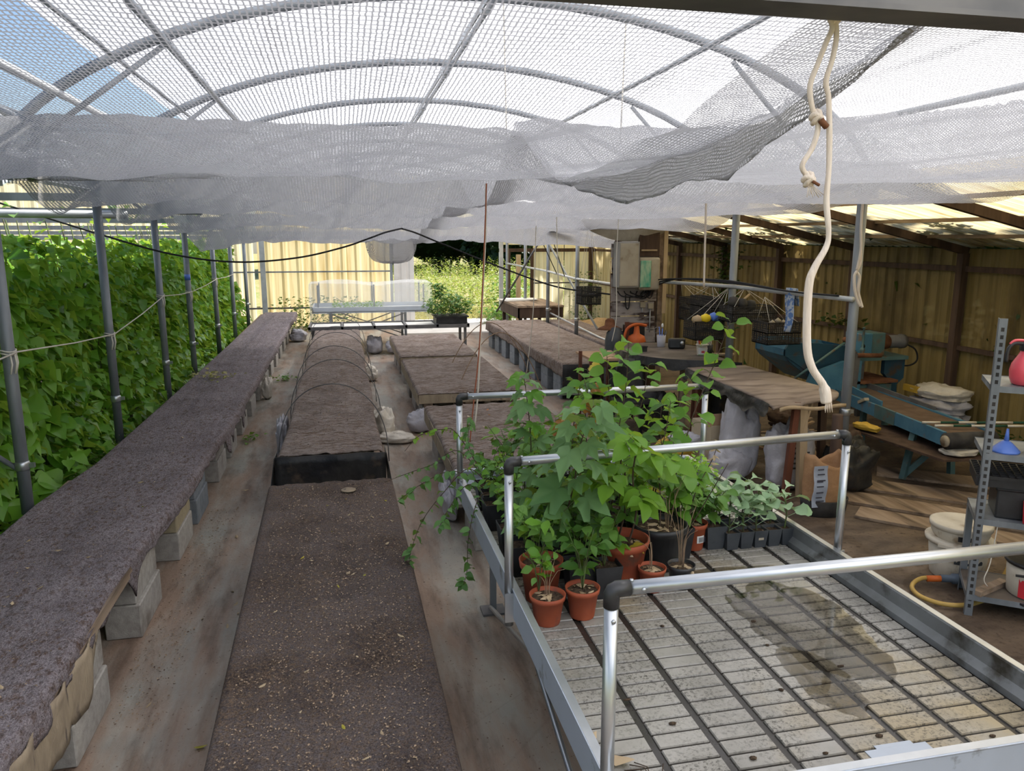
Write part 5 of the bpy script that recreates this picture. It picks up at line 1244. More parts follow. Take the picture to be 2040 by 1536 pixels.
m = MB(); m.box(5.4, 6.0, 6.86, 7.4, .60, .63, 'rust'); m.build('crossbar', t)
MB.OFF = None
A0, A1 = Vector((5.27, 7.45, .50)), Vector((4.98, 5.42, .50)); W_ = Vector((.42, -.02, 0))
def cv(a, b, h): p = A0+(A1-A0)*a+W_*b; return (p.x, p.y, p.z+h)
m = MB(); m.add([cv(0, 0, .045), cv(1, 0, .045), cv(1, 1, .045), cv(0, 1, .045), cv(0, 0, .02), cv(1, 0, .02), cv(1, 1, .02), cv(0, 1, .02)], [(0, 1, 2, 3), (7, 6, 5, 4), (0, 4, 5, 1), (2, 6, 7, 3)], 'belt_brown'); m.build('belt', t)
for b in (0, 1): m = MB(); m.bar(cv(0, b, 0), cv(.98, b, 0), .03, .12, 'blue_paint'); m.build('side_rail', t)
m = MB(); m.bar(cv(.45, -.03, 0), cv(.62, -.03, 0), .02, .13, 'teal_paint'); m.bar(cv(0.3, -.02, .02), cv(.36, -.02, .08), .05, .03, 'box_beige'); m.build('cover_plate', t)
m = MB(); m.bar(cv(0, .25, .09), cv(.45, .12, .06), .02, .07, 'blue_paint'); m.build('guide_rail', t)
m = MB(); m.bar(cv(.0, .98, .06), cv(.60, 1.02, .05), .02, .09, 'steel_dark'); m.build('guide_rail', t)
m = MB(); m.tube([cv(1.0, -.03, -.01), cv(1.0, 1.05, -.01)], .072, 'rubber', 18); m.build('end_roller', t)
m = MB(); m.tube([cv(1.0, -.07, -.01), cv(1.0, -.03, -.01)], .05, 'box_beige', 14); m.build('bearing', t)
for a, b in (((5.10, 5.95, .45), (4.98, 5.9, 0)), ((5.0, 5.95, 0), (5.25, 5.75, .40)), ((5.50, 5.95, .45), (5.5, 5.9, 0)), ((5.35, 7.0, .45), (5.35, 7.0, 0)), ((5.7, 7.1, .45), (5.7, 7.1, 0)), ((6.1, 7.6, .45), (6.1, 7.6, 0))):
    m = MB(); m.bar(a, b, .05, .05, 'teal_paint'); m.build('leg', t)
t = thing('brown_board', 'thin brown board hung below the conveyor with a pale sack on it', 'board', (5.1, 5.6, .3))
m = MB(); m.add([(4.75, 6.6, .36), (4.90, 5.35, .34), (5.3, 5.30, .34), (5.35, 6.4, .36)], [(0, 1, 2, 3)], 'wood_dark'); m.build('board_body', t, solid=.02)
sack('sack', 'flat cream sack with yellow end under the conveyor roller', 'sack', (5.15, 5.45, .355), (.34, .22, .07), .1, 'bag_cream', 97)
sack('sack', 'flat yellow sack end sticking out below the conveyor', 'sack', (4.86, 6.3, .375), (.13, .30, .07), .2, 'bag_yellow', 98)
for i, (y0_, dx) in enumerate(((5.75, 0), (5.62, .02))):
    m = MB()
    for k in range(6):
        a = Vector((5.0+dx, y0_, .575)); b = Vector((5.9, y0_-.25, .585)); p = a+(b-a)*k/6; q = a+(b-a)*(k+1)/6
        m.tube([p, q], .011, 'bag_cream' if k % 2 == 0 else 'stripe_green', 8)
    m.build('striped_cane', label='%s white and dark green banded stick lying across the conveyor' % ('farther' if i == 0 else 'nearer'), cat='stick')
for i, (z, mx) in enumerate(((.02, 'bag_cream'), (.17, 'bag_white'), (.31, 'bag_white'), (.45, 'bag_cream'))):
    sack('fertiliser_sack', ['bottom cream sack of the pile against the yellow wall', 'third sack down in the pile against the yellow wall', 'second sack down, fringed end, against the yellow wall', 'top cream sack with yellow end of the pile by the wall'][i], 'sack', (6.36, 7.08, z), (.40, .66, .17), .05+.06*(i % 2), mx, 101+i, 'sack pile by the wall')
m = MB(); m.box(6.15, 6.19, 7.2, 7.42, .50, .57, 'bag_yellow'); m.build('yellow_flap', label='yellow printed end flap of the topmost sack by the wall', cat='flap')
sack('straw_heap', 'brown straw heap against the back right corner', 'heap', (5.45, 15.2, 0), (1.5, 3.0, .5), .1, 'straw', 111)

# wooden crate behind
t = thing('slatted_crate', 'dark slatted crate on the floor behind the tan board stand', 'crate', (3.2, 10.2, 0))
for k in range(3): m = MB(); m.box(3.4, 4.0, 9.85, 9.87, .05+.12*k, .13+.12*k, 'wood_dark'); m.build('slat', t)
for x in (3.4, 3.96): m = MB(); m.box(x, x+.04, 9.87, 9.9, 0, .42, 'wood_dark'); m.build('corner_post', t)

# ================= ROPES, STRINGS, CABLES =================
t = thing('knotted_rope', 'thick frayed white rope with knots hanging from the top crossbar', 'rope', (.92, 1.4, 2.6))
LP = [(.90, 1.38, 2.66), (.905, 1.38, 2.61), (.915, 1.38, 2.585), (.905, 1.38, 2.56), (.89, 1.38, 2.52), (.877, 1.38, 2.48), (.885, 1.38, 2.44), (.90, 1.38, 2.41), (.892, 1.38, 2.37), (.872, 1.38, 2.335), (.885, 1.38, 2.315)]
RP = [(.93, 1.38, 2.66), (.92, 1.38, 2.61), (.925, 1.38, 2.57), (.92, 1.38, 2.53), (.91, 1.38, 2.49), (.918, 1.38, 2.46), (.925, 1.38, 2.40), (.93, 1.38, 2.33), (.93, 1.38, 2.27), (.94, 1.38, 2.21), (.937, 1.38, 2.18), (.915, 1.38, 2.14), (.905, 1.38, 2.10), (.91, 1.38, 1.99), (.925, 1.38, 1.94), (.955, 1.38, 1.90), (.965, 1.38, 1.865)]
m = MB(); m.tube(smooth_path(LP, 5), .0052, 'rope_white', 8); m.build('strand', t)
P_ = smooth_path(RP, 6); nR = len(P_)
def rr(k):
    u = k/nR; return .0050+.0030*min(1, max(0, (u-.58)/.15))+.0022*max(0, nz(u*9, 3))+(.003 if u > .93 else 0)
m = MB(); m.tube(P_, [rr(k) for k in range(nR)], 'rope_white', 10); m.build('strand', t)
def knot(c, s, mm='rope_white'):
    m = MB(); c = Vector(c)
    for j in range(3):
        a0 = j*1.1; m.tube([c+Vector((s*math.cos(a)*math.cos(a0), s*.7*math.sin(a), s*1.1*math.cos(a)*math.sin(a0)+s*.35*math.sin(a*2))) for a in [2*PI*k/12 for k in range(12)]], s*.55, mm, 7, closed=True)
    m.build('knot', t)
knot((.918, 1.38, 2.60), .0085); knot((.895, 1.38, 2.425), .010); knot((.888, 1.38, 2.31), .010)
m = MB(); m.tube([(.898, 1.37, 2.418), (.912, 1.37, 2.405)], .006, 'rust', 6); m.tube([(.89, 1.37, 2.305), (.905, 1.37, 2.298)], .003, 'rust', 6); m.build('singed_end', t, label='brown singed rope end')
m = MB()
for k in range(9): m.tube([(.888, 1.38, 2.305), (.884+.005*k, 1.375+.001*k, 2.275+.003*(k % 3))], .0008, 'rope_white', 4)
for k in range(12): m.tube([(.962+.001*k, 1.376, 1.87), (.958+.0018*k, 1.374+.001*(k % 3), 1.852-.004*(k % 3))], .0009, 'rope_white', 4)
m.build('frayed_end', t)
t = thing('looped_rope', 'thin double white rope with two loops hanging beside the thick post', 'rope', (3.9, 5.3, 2.4))
m = MB(); m.tube(smooth_path([(3.88, 5.3, 2.62), (3.885, 5.3, 2.28), (3.90, 5.3, 2.10), (3.88, 5.3, 1.95)], 6), .010, 'rope_white', 8); m.build('strand', t)
m = MB(); m.tube(smooth_path([(3.90, 5.3, 2.10), (3.905, 5.3, 2.0), (3.88, 5.3, 1.94)], 5), .010, 'rope_white', 8); m.build('strand', t)
m = MB(); m.tube(smooth_path([(3.88, 5.3, 1.94), (3.862, 5.3, 1.90), (3.875, 5.3, 1.80), (3.905, 5.3, 1.72), (3.935, 5.3, 1.67)], 6), .011, 'rope_white', 8); m.tube(smooth_path([(3.885, 5.3, 1.93), (3.91, 5.3, 1.89), (3.905, 5.3, 1.80), (3.93, 5.3, 1.72), (3.955, 5.3, 1.66)], 6), .011, 'rope_white', 8); m.build('strand', t)
def cord(lb, pts, r, mm, cat='cord', k=5): m = MB(); m.tube(smooth_path(pts, k), r, mm, 6); return m.build('cable_run' if cat == 'cable' else 'string', label=lb, cat='string' if cat == 'cord' else cat)
cord('thin white cord hanging above the pale rail near the fuse box', [(3.18, 6.5, 2.6), (3.19, 6.5, 2.2), (3.20, 6.5, 1.75)], .010, 'rope_white')
cord('red-brown cord hanging over the nearest pallet bed', [(.96, 5.2, 2.55), (.95, 5.2, 2.30), (.93, 5.2, 1.9), (.90, 5.2, 1.42), (.86, 5.2, 1.07), (.83, 5.2, .78)], .0045, 'cord_orange')
cord('white cord hanging just right of the red-brown one', [(.965, 5.25, 2.55), (.96, 5.25, 2.2), (.925, 5.25, 1.6), (.90, 5.25, 1.14), (.875, 5.25, .89)], .006, 'cord_white')
cord('thin white string hanging left of the right bench, far one', [(2.50, 9.0, 2.6), (2.51, 9.0, 2.2), (2.54, 9.0, 1.44), (2.55, 9.0, .73)], .006, 'cord_white')
cord('thin white string hanging left of the right bench, bowed one', [(2.52, 10, 2.6), (2.50, 10, 2.25), (2.47, 10, 1.22), (2.38, 10, .38)], .006, 'cord_white')
cord('white string with hook by the tan board stand', [(3.1, 8.5, 2.5), (3.08, 8.5, 1.9), (3.10, 8.5, 1.3), (3.05, 8.5, 1.0)], .005, 'cord_white')
cord('thin string hanging from the ridge, left one', [(1.14, 5.5, 3.79), (1.16, 5.5, 2.9)], .005, 'cord_white')
cord('thin string hanging from the ridge area, right one', [(2.02, 5.5, arch_z(2.02)), (2.0, 5.5, 2.85)], .006, 'cord_white')
cord('dark wire dropping in a V over the right bench, left leg', [(2.85, 12, 2.65), (3.35, 12, 1.62)], .007, 'cable')
cord('dark wire dropping in a V over the right bench, right leg', [(3.1, 12, 2.65), (3.48, 12, 1.58)], .007, 'cable')
cord('white wire end hanging from the metal rack', [(3.62, 3.5, .6), (3.60, 3.5, .35), (3.57, 3.5, .25), (3.60, 3.5, .2)], .003, 'cord_white')
cord('long black cable sagging in front of the bean wall', [(-3.6, 9, 2.60), (-3.39, 9, 2.54), (-2.52, 9, 2.24), (-1.8, 9, 2.02), (-1.14, 9, 1.93), (-.5, 9, 1.97), (.0, 9, 2.08), (.3, 9, 2.18), (.5, 9.2, 2.25), (.72, 9.6, 2.30)], .011, 'cable', 'cable', 8)
cord('black cable sagging past the doorway to the electrical board', [(.72, 9.6, 2.30), (.95, 10.2, 2.25), (1.25, 10.5, 2.14), (2.1, 10.5, 1.80), (2.9, 10.5, 1.52), (3.3, 9.9, 1.47), (3.5, 9.62, 1.45)], .011, 'cable', 'cable', 8)
m = MB(); m.box(2.95, 3.35, 10.9, 11.1, 2.26, 2.28, 'steel_dark'); m.build('dark_plate', label='small dark plate hanging just under the net hem over the right bench', cat='plate')
# twine along the bean row
tw = [(-2.04, 4.2, 1.47), (-2.02, 5.35, 1.49), (-2.03, 7.5, 1.34), (-2.03, 9.6, 1.53), (-2.03, 11.3, 1.46), (-2.03, 13.55, 1.52), (-2.03, 15.6, 1.5)]
t = thing('twine', 'cream twine tied from post to post along the bean row', 'twine', tw[1])
m = MB()
for a, b in zip(tw, tw[1:]): m.tube([a, ((a[0]+b[0])/2, (a[1]+b[1])/2, (a[2]+b[2])/2-.012), b], .0055, 'cord_white', 6)
m.build('line', t)
for i, p in enumerate(tw[1:6]):
    m = MB(); c = Vector((XL, p[1], p[2]))
    for dz in (-.01, .008): m.tube([c+Vector((.043*math.cos(a), .043*math.sin(a), dz+.006*math.sin(a*2))) for a in [2*PI*k/12 for k in range(12)]], .006, 'cord_white', 5, closed=True)
    for dx, dy in ((.03, -.03), (.045, .0), (.03, .06)): m.tube([c+Vector((dx, dy-.03, 0)), c+Vector((dx+.01, dy-.04, -.07)), c+Vector((dx, dy-.05, -.13))], .006, 'cord_white', 5)
    m.build('knot', t)
# ================= LEAVES AND PLANTS =================
LM = {}
def leaf_mesh(shape, mat_, v=0):
    key = (shape, mat_, v)
    if key in LM: return LM[key]
    r = random.Random(hash((shape, v)) % 1000 if False else len(LM)*7+3); m = MB()
    if shape == 'maple':
        out = []; lob = [(0, 1.0), (14, .74), (34, .60), (46, .84), (60, .86), (72, .62), (92, .52), (112, .62), (128, .52), (155, .36), (176, .16)]
        pts = [(math.radians(a), q) for a, q in lob]
        ang = [(-a, q) for a, q in reversed(pts)]+pts[1:]
        c = (0, .18, .0); vs = [c]
        for i, (a, q) in enumerate(ang):
            z = -.30*q*q*q+(.06 if q < .65 else -.04)+.03*r.uniform(-1, 1)
            vs.append((math.sin(a)*q*.78, .18+math.cos(a)*q*.82, z))
        vs.append((0, 0, 0)); n = len(ang)
        m.add(vs, [(0, i+1, i) for i in range(1, n)]+[(0, 1, n+1), (0, n+1, n)], mat_, True)
    else:
        prof = {'hazel': [(0, .06), (.12, .34), (.35, .48), (.6, .45), (.82, .27), (1, .01)], 'ovate': [(0, .03), (.15, .22), (.38, .33), (.62, .27), (.84, .13), (1, .005)],
                'kale': [(0, .03), (.2, .07), (.4, .26), (.62, .42), (.85, .36), (1, .12)], 'bean': [(0, .10), (.10, .36), (.28, .46), (.55, .34), (.8, .14), (1, .005)],
                'curl': [(0, .03), (.2, .16), (.45, .22), (.7, .15), (1, .01)]}[shape]
        vs = []
        for t, w_ in prof:
            droop = -.28*t*t*(1+.4*r.uniform(-1, 1)) if shape != 'kale' else .10*math.sin(t*3)-.18*t*t
            wv = .05*r.uniform(-1, 1) if shape != 'kale' else .09*r.uniform(-1, 1)
            f = .30 if shape != 'curl' else -.7
            vs += [(-w_, t, droop+w_*f+wv), (0, t, droop), (w_, t, droop+w_*f-wv)]
        n = len(prof); fs = []
        for i in range(n-1): a = i*3; fs += [(a, a+1, a+4, a+3), (a+1, a+2, a+5, a+4)]
        m.add(vs, fs, mat_, True)
    me = m.mesh('leaf'); LM[key] = me; return me
NV = 3
def put_leaf(parent, shape, mat_, pos, d, size, up=None, label=None, rg=R):
    me = leaf_mesh(shape, mat_, rg.randrange(NV))
    d = Vector(d).normalized(); u = Vector(up) if up else Vector((rg.uniform(-.7, .7), rg.uniform(-.95, .35), .9))
    x = d.cross(u).normalized(); z = x.cross(d).normalized()
    o = bpy.data.objects.new('leaf', me); COL.objects.link(o)
    M = Matrix(((x.x, d.x, z.x, pos[0]), (x.y, d.y, z.y, pos[1]), (x.z, d.z, z.z, pos[2]), (0, 0, 0, 1))) @ Matrix.Scale(size*{'bean': 1, 'kale': 1.0, 'maple': 1.35}.get(shape, 1.22), 4)
    o.parent = parent; o.matrix_parent_inverse = parent.matrix_basis.inverted(); o.matrix_basis = M
    if label: o['label'] = label
    return o
def foliage(name, P, D, S, mat_, parent=None, wide=.42, kind='stuff', seed=1, fold=.12, **kw):
    """many small leaves merged: P positions, D directions, S sizes"""
    rs = np.random.RandomState(seed); N = len(P); P, D, S = np.array(P, float), np.array(D, float), np.array(S, float)
    D /= np.linalg.norm(D, axis=1)[:, None]+1e-9
    U = np.array([0, 0, 1.])+rs.uniform(-.55, .55, (N, 3)); X = np.cross(D, U); X /= np.linalg.norm(X, axis=1)[:, None]+1e-9; Z = np.cross(X, D)
    T = np.array([(0, 0, 0), (-wide, .38, fold), (0, .45, 0), (wide, .38, fold), (0, 1, -.15)])
    V = P[:, None, :]+S[:, None, None]*(T[None, :, 0:1]*X[:, None, :]+T[None, :, 1:2]*D[:, None, :]+T[None, :, 2:3]*Z[:, None, :])
    F = np.array([(0, 2, 1), (0, 3, 2), (1, 2, 4), (2, 3, 4)]); F = (F[None]+5*np.arange(N)[:, None, None]).reshape(-1, 3)
    me = bpy.data.meshes.new(name); me.vertices.add(5*N); me.vertices.foreach_set('co', V.reshape(-1).astype(np.float32))
    me.loops.add(12*N); me.loops.foreach_set('vertex_index', F.reshape(-1).astype(np.int32))
    me.polygons.add(4*N); me.polygons.foreach_set('loop_start', np.arange(0, 12*N, 3, dtype=np.int32)); me.polygons.foreach_set('use_smooth', [True]*(4*N))
    me.update(calc_edges=True); me.materials.append(MATS[mat_])
    return mkobj(name, me, parent, kind=kind, **kw)
def rdir(rs, zlo=-.6, zhi=.5):
    a = rs.uniform(0, 2*PI); return (math.cos(a), math.sin(a), rs.uniform(zlo, zhi))

TZ = .7575
def round_pot(t, x, y, r, h, mm, z=TZ, fill=.86, litter=False):
    m = MB(); m.lathe([(r*.72, 0), (r*.74, .004), (r*.95, h*.82), (r*1.02, h*.83), (r*1.06, h), (r*.99, h), (r*.93, h*.84), (r*.72, .02), (0, .02)], (x, y, z), mm, 28); m.build('pot', t)
    m = MB(); rr_ = r*.93
    m.grid(lambda u, v: (x+rr_*v*math.cos(2*PI*u), y+rr_*v*math.sin(2*PI*u), z+h*fill+.006*nz(v*5*math.cos(2*PI*u), v*5*math.sin(2*PI*u), x*9)*(1-v*.4)), 20, 6, 'pot_soil'); m.build('soil', t)
    if litter:
        for k in range(litter): a = R.uniform(0, 6.28); q = rr_*R.uniform(.1, .8); put_leaf(t, 'curl', 'dead_leaf', (x+q*math.cos(a), y+q*math.sin(a), z+h*fill+.008), rdir(R, -.1, .2), R.uniform(.02, .045))
def square_pot(t, x, y, s, h, mm='grey_pot', z=TZ, lab=False):
    b = s*.38; c = s/2; m = MB()
    vs = [(x-b, y-b, z), (x+b, y-b, z), (x+b, y+b, z), (x-b, y+b, z), (x-c, y-c, z+h), (x+c, y-c, z+h), (x+c, y+c, z+h), (x-c, y+c, z+h)]
    i = c-.003; vs += [(x-i, y-i, z+h), (x+i, y-i, z+h), (x+i, y+i, z+h), (x-i, y+i, z+h), (x-i*.92, y-i*.92, z+h*.8), (x+i*.92, y-i*.92, z+h*.8), (x+i*.92, y+i*.92, z+h*.8), (x-i*.92, y+i*.92, z+h*.8)]
    m.add(vs, [(3, 2, 1, 0), (0, 1, 5, 4), (1, 2, 6, 5), (2, 3, 7, 6), (3, 0, 4, 7), (4, 5, 9, 8), (5, 6, 10, 9), (6, 7, 11, 10), (7, 4, 8, 11), (8, 9, 13, 12), (9, 10, 14, 13), (10, 11, 15, 14), (11, 8, 12, 15)], mm)
    m.build('pot', t)
    m = MB(); k = c*.9; m.grid(lambda u, v: (x-k+2*k*u, y-k+2*k*v, z+h*.86+.005*nz(u*4, v*4, x*20)), 7, 7, 'pot_soil'); m.build('soil', t)
    m = MB(); m.box(x-s*.16, x+s*.16, y-c+.006, y-c+.009, z+h*.32, z+h*.35, mm); m.build('rib', t)
    if lab: m = MB(); m.box(x-.012, x+.014, y-c+.0035, y-c+.006, z+h*.45, z+h*.70, 'box_beige'); m.build('sticker', t)
def stem_tube(pts, r0, r1, mm, mb, k=4):
    P = smooth_path(pts, k); n = len(P); mb.tube(P, [r0+(r1-r0)*i/(n-1) for i in range(n)], mm, 6); return P
def at_path(P, u): f = u*(len(P)-1); i = min(int(f), len(P)-2); return P[i].lerp(P[i+1], f-i)
def sapling(t, x, y, z0, h, lean, n, shape, mats, sz, mm='stem_brown', t0=.2, pet=.05, droop=(-.45, .35), r=.004, pair=False, rg=R, wob=.03):
    m = MB()
    pts = [(x, y, z0)]+[(x+lean[0]*u+rg.uniform(-wob, wob)*u, y+lean[1]*u+rg.uniform(-wob, wob)*u, z0+h*u) for u in (.25, .5, .75, 1)]
    P = stem_tube(pts, r, r*.4, mm, m); a = rg.uniform(0, 6); leaves = []
    for i in range(n):
        u = t0+(1-t0)*(i/max(1, n-1))**.85
        p = at_path(P, min(1, u))
        for s in ((0, PI) if pair else (0,)):
            b = a+s; d = Vector((math.cos(b), math.sin(b), rg.uniform(.1, .7))).normalized(); L = pet*(1.25-.7*u)*rg.uniform(.7, 1.2)
            q = p+d*L; m.tube([p, (p+q)/2+Vector((0, 0, .15*L)), q], r*.32, 'stem_green', 4, cap=False)
            leaves.append((q, Vector((d.x, d.y, rg.uniform(*droop))), sz*rg.uniform(.65, 1.1)*(1.05-.35*u)))
        a += 2.4 if not pair else 1.57
    m.build('stem', t)
    for q, d, s in leaves:
        mt = rg.choice(mats); put_leaf(t, shape, mt, q, d, s, rg=rg)
    return P
def ash(t, x, y, z0, h, lean, n, mats, rg=R, rl=.17, ll=.062):
    """compound leaves: leaflets in pairs along each leaf stalk"""
    m = MB(); pts = [(x, y, z0)]+[(x+lean[0]*u+rg.uniform(-.02, .02), y+lean[1]*u, z0+h*u) for u in (.33, .66, 1)]
    P = stem_tube(pts, .005, .003, 'stem_brown', m); a = rg.uniform(0, 6); out = []
    for i in range(n):
        p = at_path(P, .55+.45*i/max(1, n-1)); d = Vector((math.cos(a), math.sin(a), .35)); L = rl*rg.uniform(.7, 1.1)
        q1 = p+d*L*.5; q2 = p+Vector((d.x, d.y, .05))*L; RP = stem_tube([p, q1, q2], .0016, .001, 'stem_green', m, 3)
        for j in range(3):
            c = at_path(RP, .35+.25*j); sd_ = Vector((-d.y, d.x, 0))
            for s in (-1, 1): out.append((c, sd_*s*.9+Vector((d.x, d.y, -.25))*.6, ll*rg.uniform(.8, 1.15)))
        out.append((q2, Vector((d.x, d.y, -.4)), ll*1.15)); a += 2.4
    m.build('stem', t)
    for c, d, s in out: put_leaf(t, 'ovate', rg.choice(mats), c, d, s*1.15, rg=rg)
def bushy(t, x, y, z0, h, w_, n, shape, mats, sz, rg=R, stems=5, mm='stem_green', zlo=-.6, zhi=.4):
    m = MB(); tips = []
    for k in range(stems):
        a = 2*PI*k/stems+rg.uniform(-.4, .4); e = w_*rg.uniform(.5, 1)
        tips.append(stem_tube([(x, y, z0), (x+.35*e*math.cos(a), y+.35*e*math.sin(a), z0+h*.55), (x+e*math.cos(a), y+e*math.sin(a), z0+h*rg.uniform(.7, 1.05))], .0026, .0012, mm, m, 4))
    m.build('stem', t)
    for i in range(n):
        P = tips[i % stems]; p = at_path(P, rg.uniform(.25, 1)); a = rg.uniform(0, 6.28)
        put_leaf(t, shape, rg.choice(mats), p+Vector((.008*math.cos(a), .008*math.sin(a), 0)), Vector((math.cos(a), math.sin(a), rg.uniform(zlo, zhi))), sz*rg.uniform(.6, 1.15), rg=rg)
def kale(t, x, y, z0, n=9, h=.17, sz=.085, rg=R):
    m = MB(); out = []
    P = stem_tube([(x, y, z0), (x+rg.uniform(-.01, .01), y, z0+h*.5), (x+rg.uniform(-.02, .02), y, z0+h)], .004, .003, 'stem_green', m, 3)
    for i in range(n):
        u = .35+.65*i/(n-1); p = at_path(P, u); a = i*2.4+rg.uniform(-.3, .3); d = Vector((math.cos(a), math.sin(a), .55)); q = p+d*.035*(1.5-.8*u)
        m.tube([p, q], .0016, 'kale_leaf', 4, cap=False); out.append((q, Vector((d.x, d.y, rg.uniform(-.1, .5))), sz*(1.2-.5*u)*rg.uniform(.85, 1.1)))
    m.build('stem', t)
    for q, d, s in out: put_leaf(t, 'kale', 'kale_leaf', q, d, s, rg=rg)
def twigs(t, x, y, z0, h, n, mm='twig_dry', spread=.05, rg=R):
    m = MB()
    for k in range(n):
        a = rg.uniform(0, 6.28); b = (x+.01*math.cos(a), y+.01*math.sin(a), z0); c = Vector((x+spread*math.cos(a), y+spread*math.sin(a), z0+h*rg.uniform(.5, 1)))
        stem_tube([b, (x+spread*.3*math.cos(a), y+spread*.3*math.sin(a), z0+h*.4), c], .0016, .0008, mm, m, 3)
        m.tube([c, c+Vector((rg.uniform(-.03, .03), rg.uniform(-.03, .03), rg.uniform(-.03, .04)))], .0007, mm, 4)
    m.build('twig', t)
def pp(lb, x, y, z=TZ, cat='potted plant', group=None): return thing('potted_plant', lb, cat, (x, y, z), group)
GR = ['hazel_leaf']; DK = ['dark_leaf']; MP = ['maple_leaf']

t = pp('front terracotta pot with black rim, bare twigs and sparse bright leaves', .71, 2.62); round_pot(t, .71, 2.625, .066, .115, 'terracotta', litter=5); twigs(t, .71, 2.63, .86, .14, 5); bushy(t, .69, 2.68, .86, .20, .10, 26, 'ovate', ['mint_leaf', 'hazel_leaf'], .042)
t = pp('front terracotta pot full of pale wood chips with small dark plant', .86, 2.64); round_pot(t, .855, 2.645, .064, .12, 'terracotta', litter=9); bushy(t, .86, 2.66, .86, .26, .10, 34, 'ovate', DK, .055)
t = pp('larger terracotta pot tucked behind the two front pots at the left rim', .735, 2.82); round_pot(t, .735, 2.82, .085, .17, 'terracotta', litter=8); bushy(t, .72, 2.83, .90, .28, .16, 60, 'ovate', ['mint_leaf', 'hazel_leaf'], .05)
t = pp('wide terracotta bowl pot with fallen yellow leaf and tall bare stems', 1.11, 2.90); round_pot(t, 1.11, 2.92, .115, .19, 'terracotta', fill=.8, litter=16)
put_leaf(t, 'maple', 'yellow_leaf', (1.15, 2.88, .925), (.2, -.9, .1), .05); put_leaf(t, 'maple', 'hazel_leaf', (1.05, 2.84, .96), (.1, -.9, .2), .07)
for dx, dy, h in ((-.03, .03, .58), (.03, .0, .62), (.0, .05, .5)): ash(t, 1.11+dx, 2.92+dy, .90, h-.12, (.06*R.uniform(-1, 1), -.08), 6, ['ash_leaf'])
t = pp('small terracotta pot with dry curled litter near the middle rail', 1.20, 2.80); round_pot(t, 1.205, 2.80, .056, .10, 'terracotta', litter=9); twigs(t, 1.205, 2.80, .85, .20, 4)
t = pp('small black pot holding a dry pale twiggy stump', 1.335, 2.80); round_pot(t, 1.335, 2.80, .056, .10, 'black_plastic', litter=5); twigs(t, 1.335, 2.80, .85, .30, 8, spread=.06)
t = pp('big black round pot with dried litter and tall dark shrub', 1.32, 3.0); round_pot(t, 1.33, 3.02, .115, .20, 'black_plastic', fill=.88, litter=14); sapling(t, 1.33, 3.02, .93, .55, (.05, .1), 22, 'ovate', DK+['hazel_leaf'], .10); twigs(t, 1.36, 3.0, .93, .4, 5, spread=.1)
t = pp('terracotta pot with barcode label, dry brown-headed stems', 1.57, 3.16); round_pot(t, 1.565, 3.17, .062, .13, 'terracotta', litter=5)
m = MB(); m.grid(lambda u, v: (1.565+.056*math.cos(4.6+.7*u), 3.17+.056*math.sin(4.6+.7*u), .80+.035*v), 6, 1, 'paper_white'); m.build('sticker', t)
m = MB()
for k in range(7): m.add([(1.567+.005*k, 3.1105+.0009*k, .805), (1.5695+.005*k, 3.1107+.0009*k, .805), (1.5695+.005*k, 3.1107+.0009*k, .83), (1.567+.005*k, 3.1105+.0009*k, .83)], [(0, 1, 2, 3)], 'paper_print')
m.build('print', t)
bushy(t, 1.56, 3.18, .87, .18, .10, 40, 'ovate', ['mint_leaf', 'dark_leaf'], .05)
m = MB(); S1 = stem_tube([(1.50, 3.1, .87), (1.53, 3.1, 1.05), (1.60, 3.08, 1.22), (1.62, 3.08, 1.30)], .003, .0015, 'stem_brown', m); S2 = stem_tube([(1.50, 3.1, .87), (1.58, 3.1, 1.0), (1.66, 3.05, 1.2)], .003, .0015, 'stem_brown', m); m.build('dry_stem', t, label='brown dried flower stalk')
for k in range(16): p = at_path(S1, .55+.45*R.random()); put_leaf(t, 'curl', 'dead_leaf', p, rdir(R), .028)
t = pp('grey square pot next to the barcode pot, mint-green leafy plant', 1.655, 3.16); square_pot(t, 1.66, 3.165, .10, .115); bushy(t, 1.66, 3.18, .86, .20, .11, 60, 'ovate', ['mint_leaf'], .055, stems=7)
# five small square pots in the front row, six behind, kale seedlings
kl = ['beside the mint plant, bare soil in front of kale', 'second small grey square pot of the front kale row', 'middle small grey square pot with buff sticker', 'fourth small grey square pot of the front kale row', 'corner small square pot of kale nearest the right rim']
for i, x in enumerate((1.745, 1.815, 1.885, 1.955, 2.0)):
    x = 1.735+.0715*i; t = pp('small grey square pot '+kl[0] if i == 0 else kl[i], x, 3.13, group='kale seedlings'); square_pot(t, x, 3.13, .070, .085, lab=(i == 2))
    if i != 3: kale(t, x, 3.14, .82, [4, 7, 6, 8, 9][i], [.06, .16, .10, .16, .19][i], [.04, .075, .06, .075, .085][i])
for i in range(5):
    x = 1.70+.0715*i; t = pp('small square pot in the second kale row, %s from the left' % ordn[i], x, 3.205, group='kale seedlings'); square_pot(t, x, 3.205, .070, .085); kale(t, x, 3.21, .82, 9, .17+.03*(i % 2), .09)
for i in range(3):
    x = 1.62+.15*i; t = pp('taller kale seedling standing behind the small pots, %s from the left' % ordn[i], x, 3.30, group='kale seedlings'); square_pot(t, x, 3.30, .075, .09); kale(t, x, 3.31, .83, 10, .19, .10)
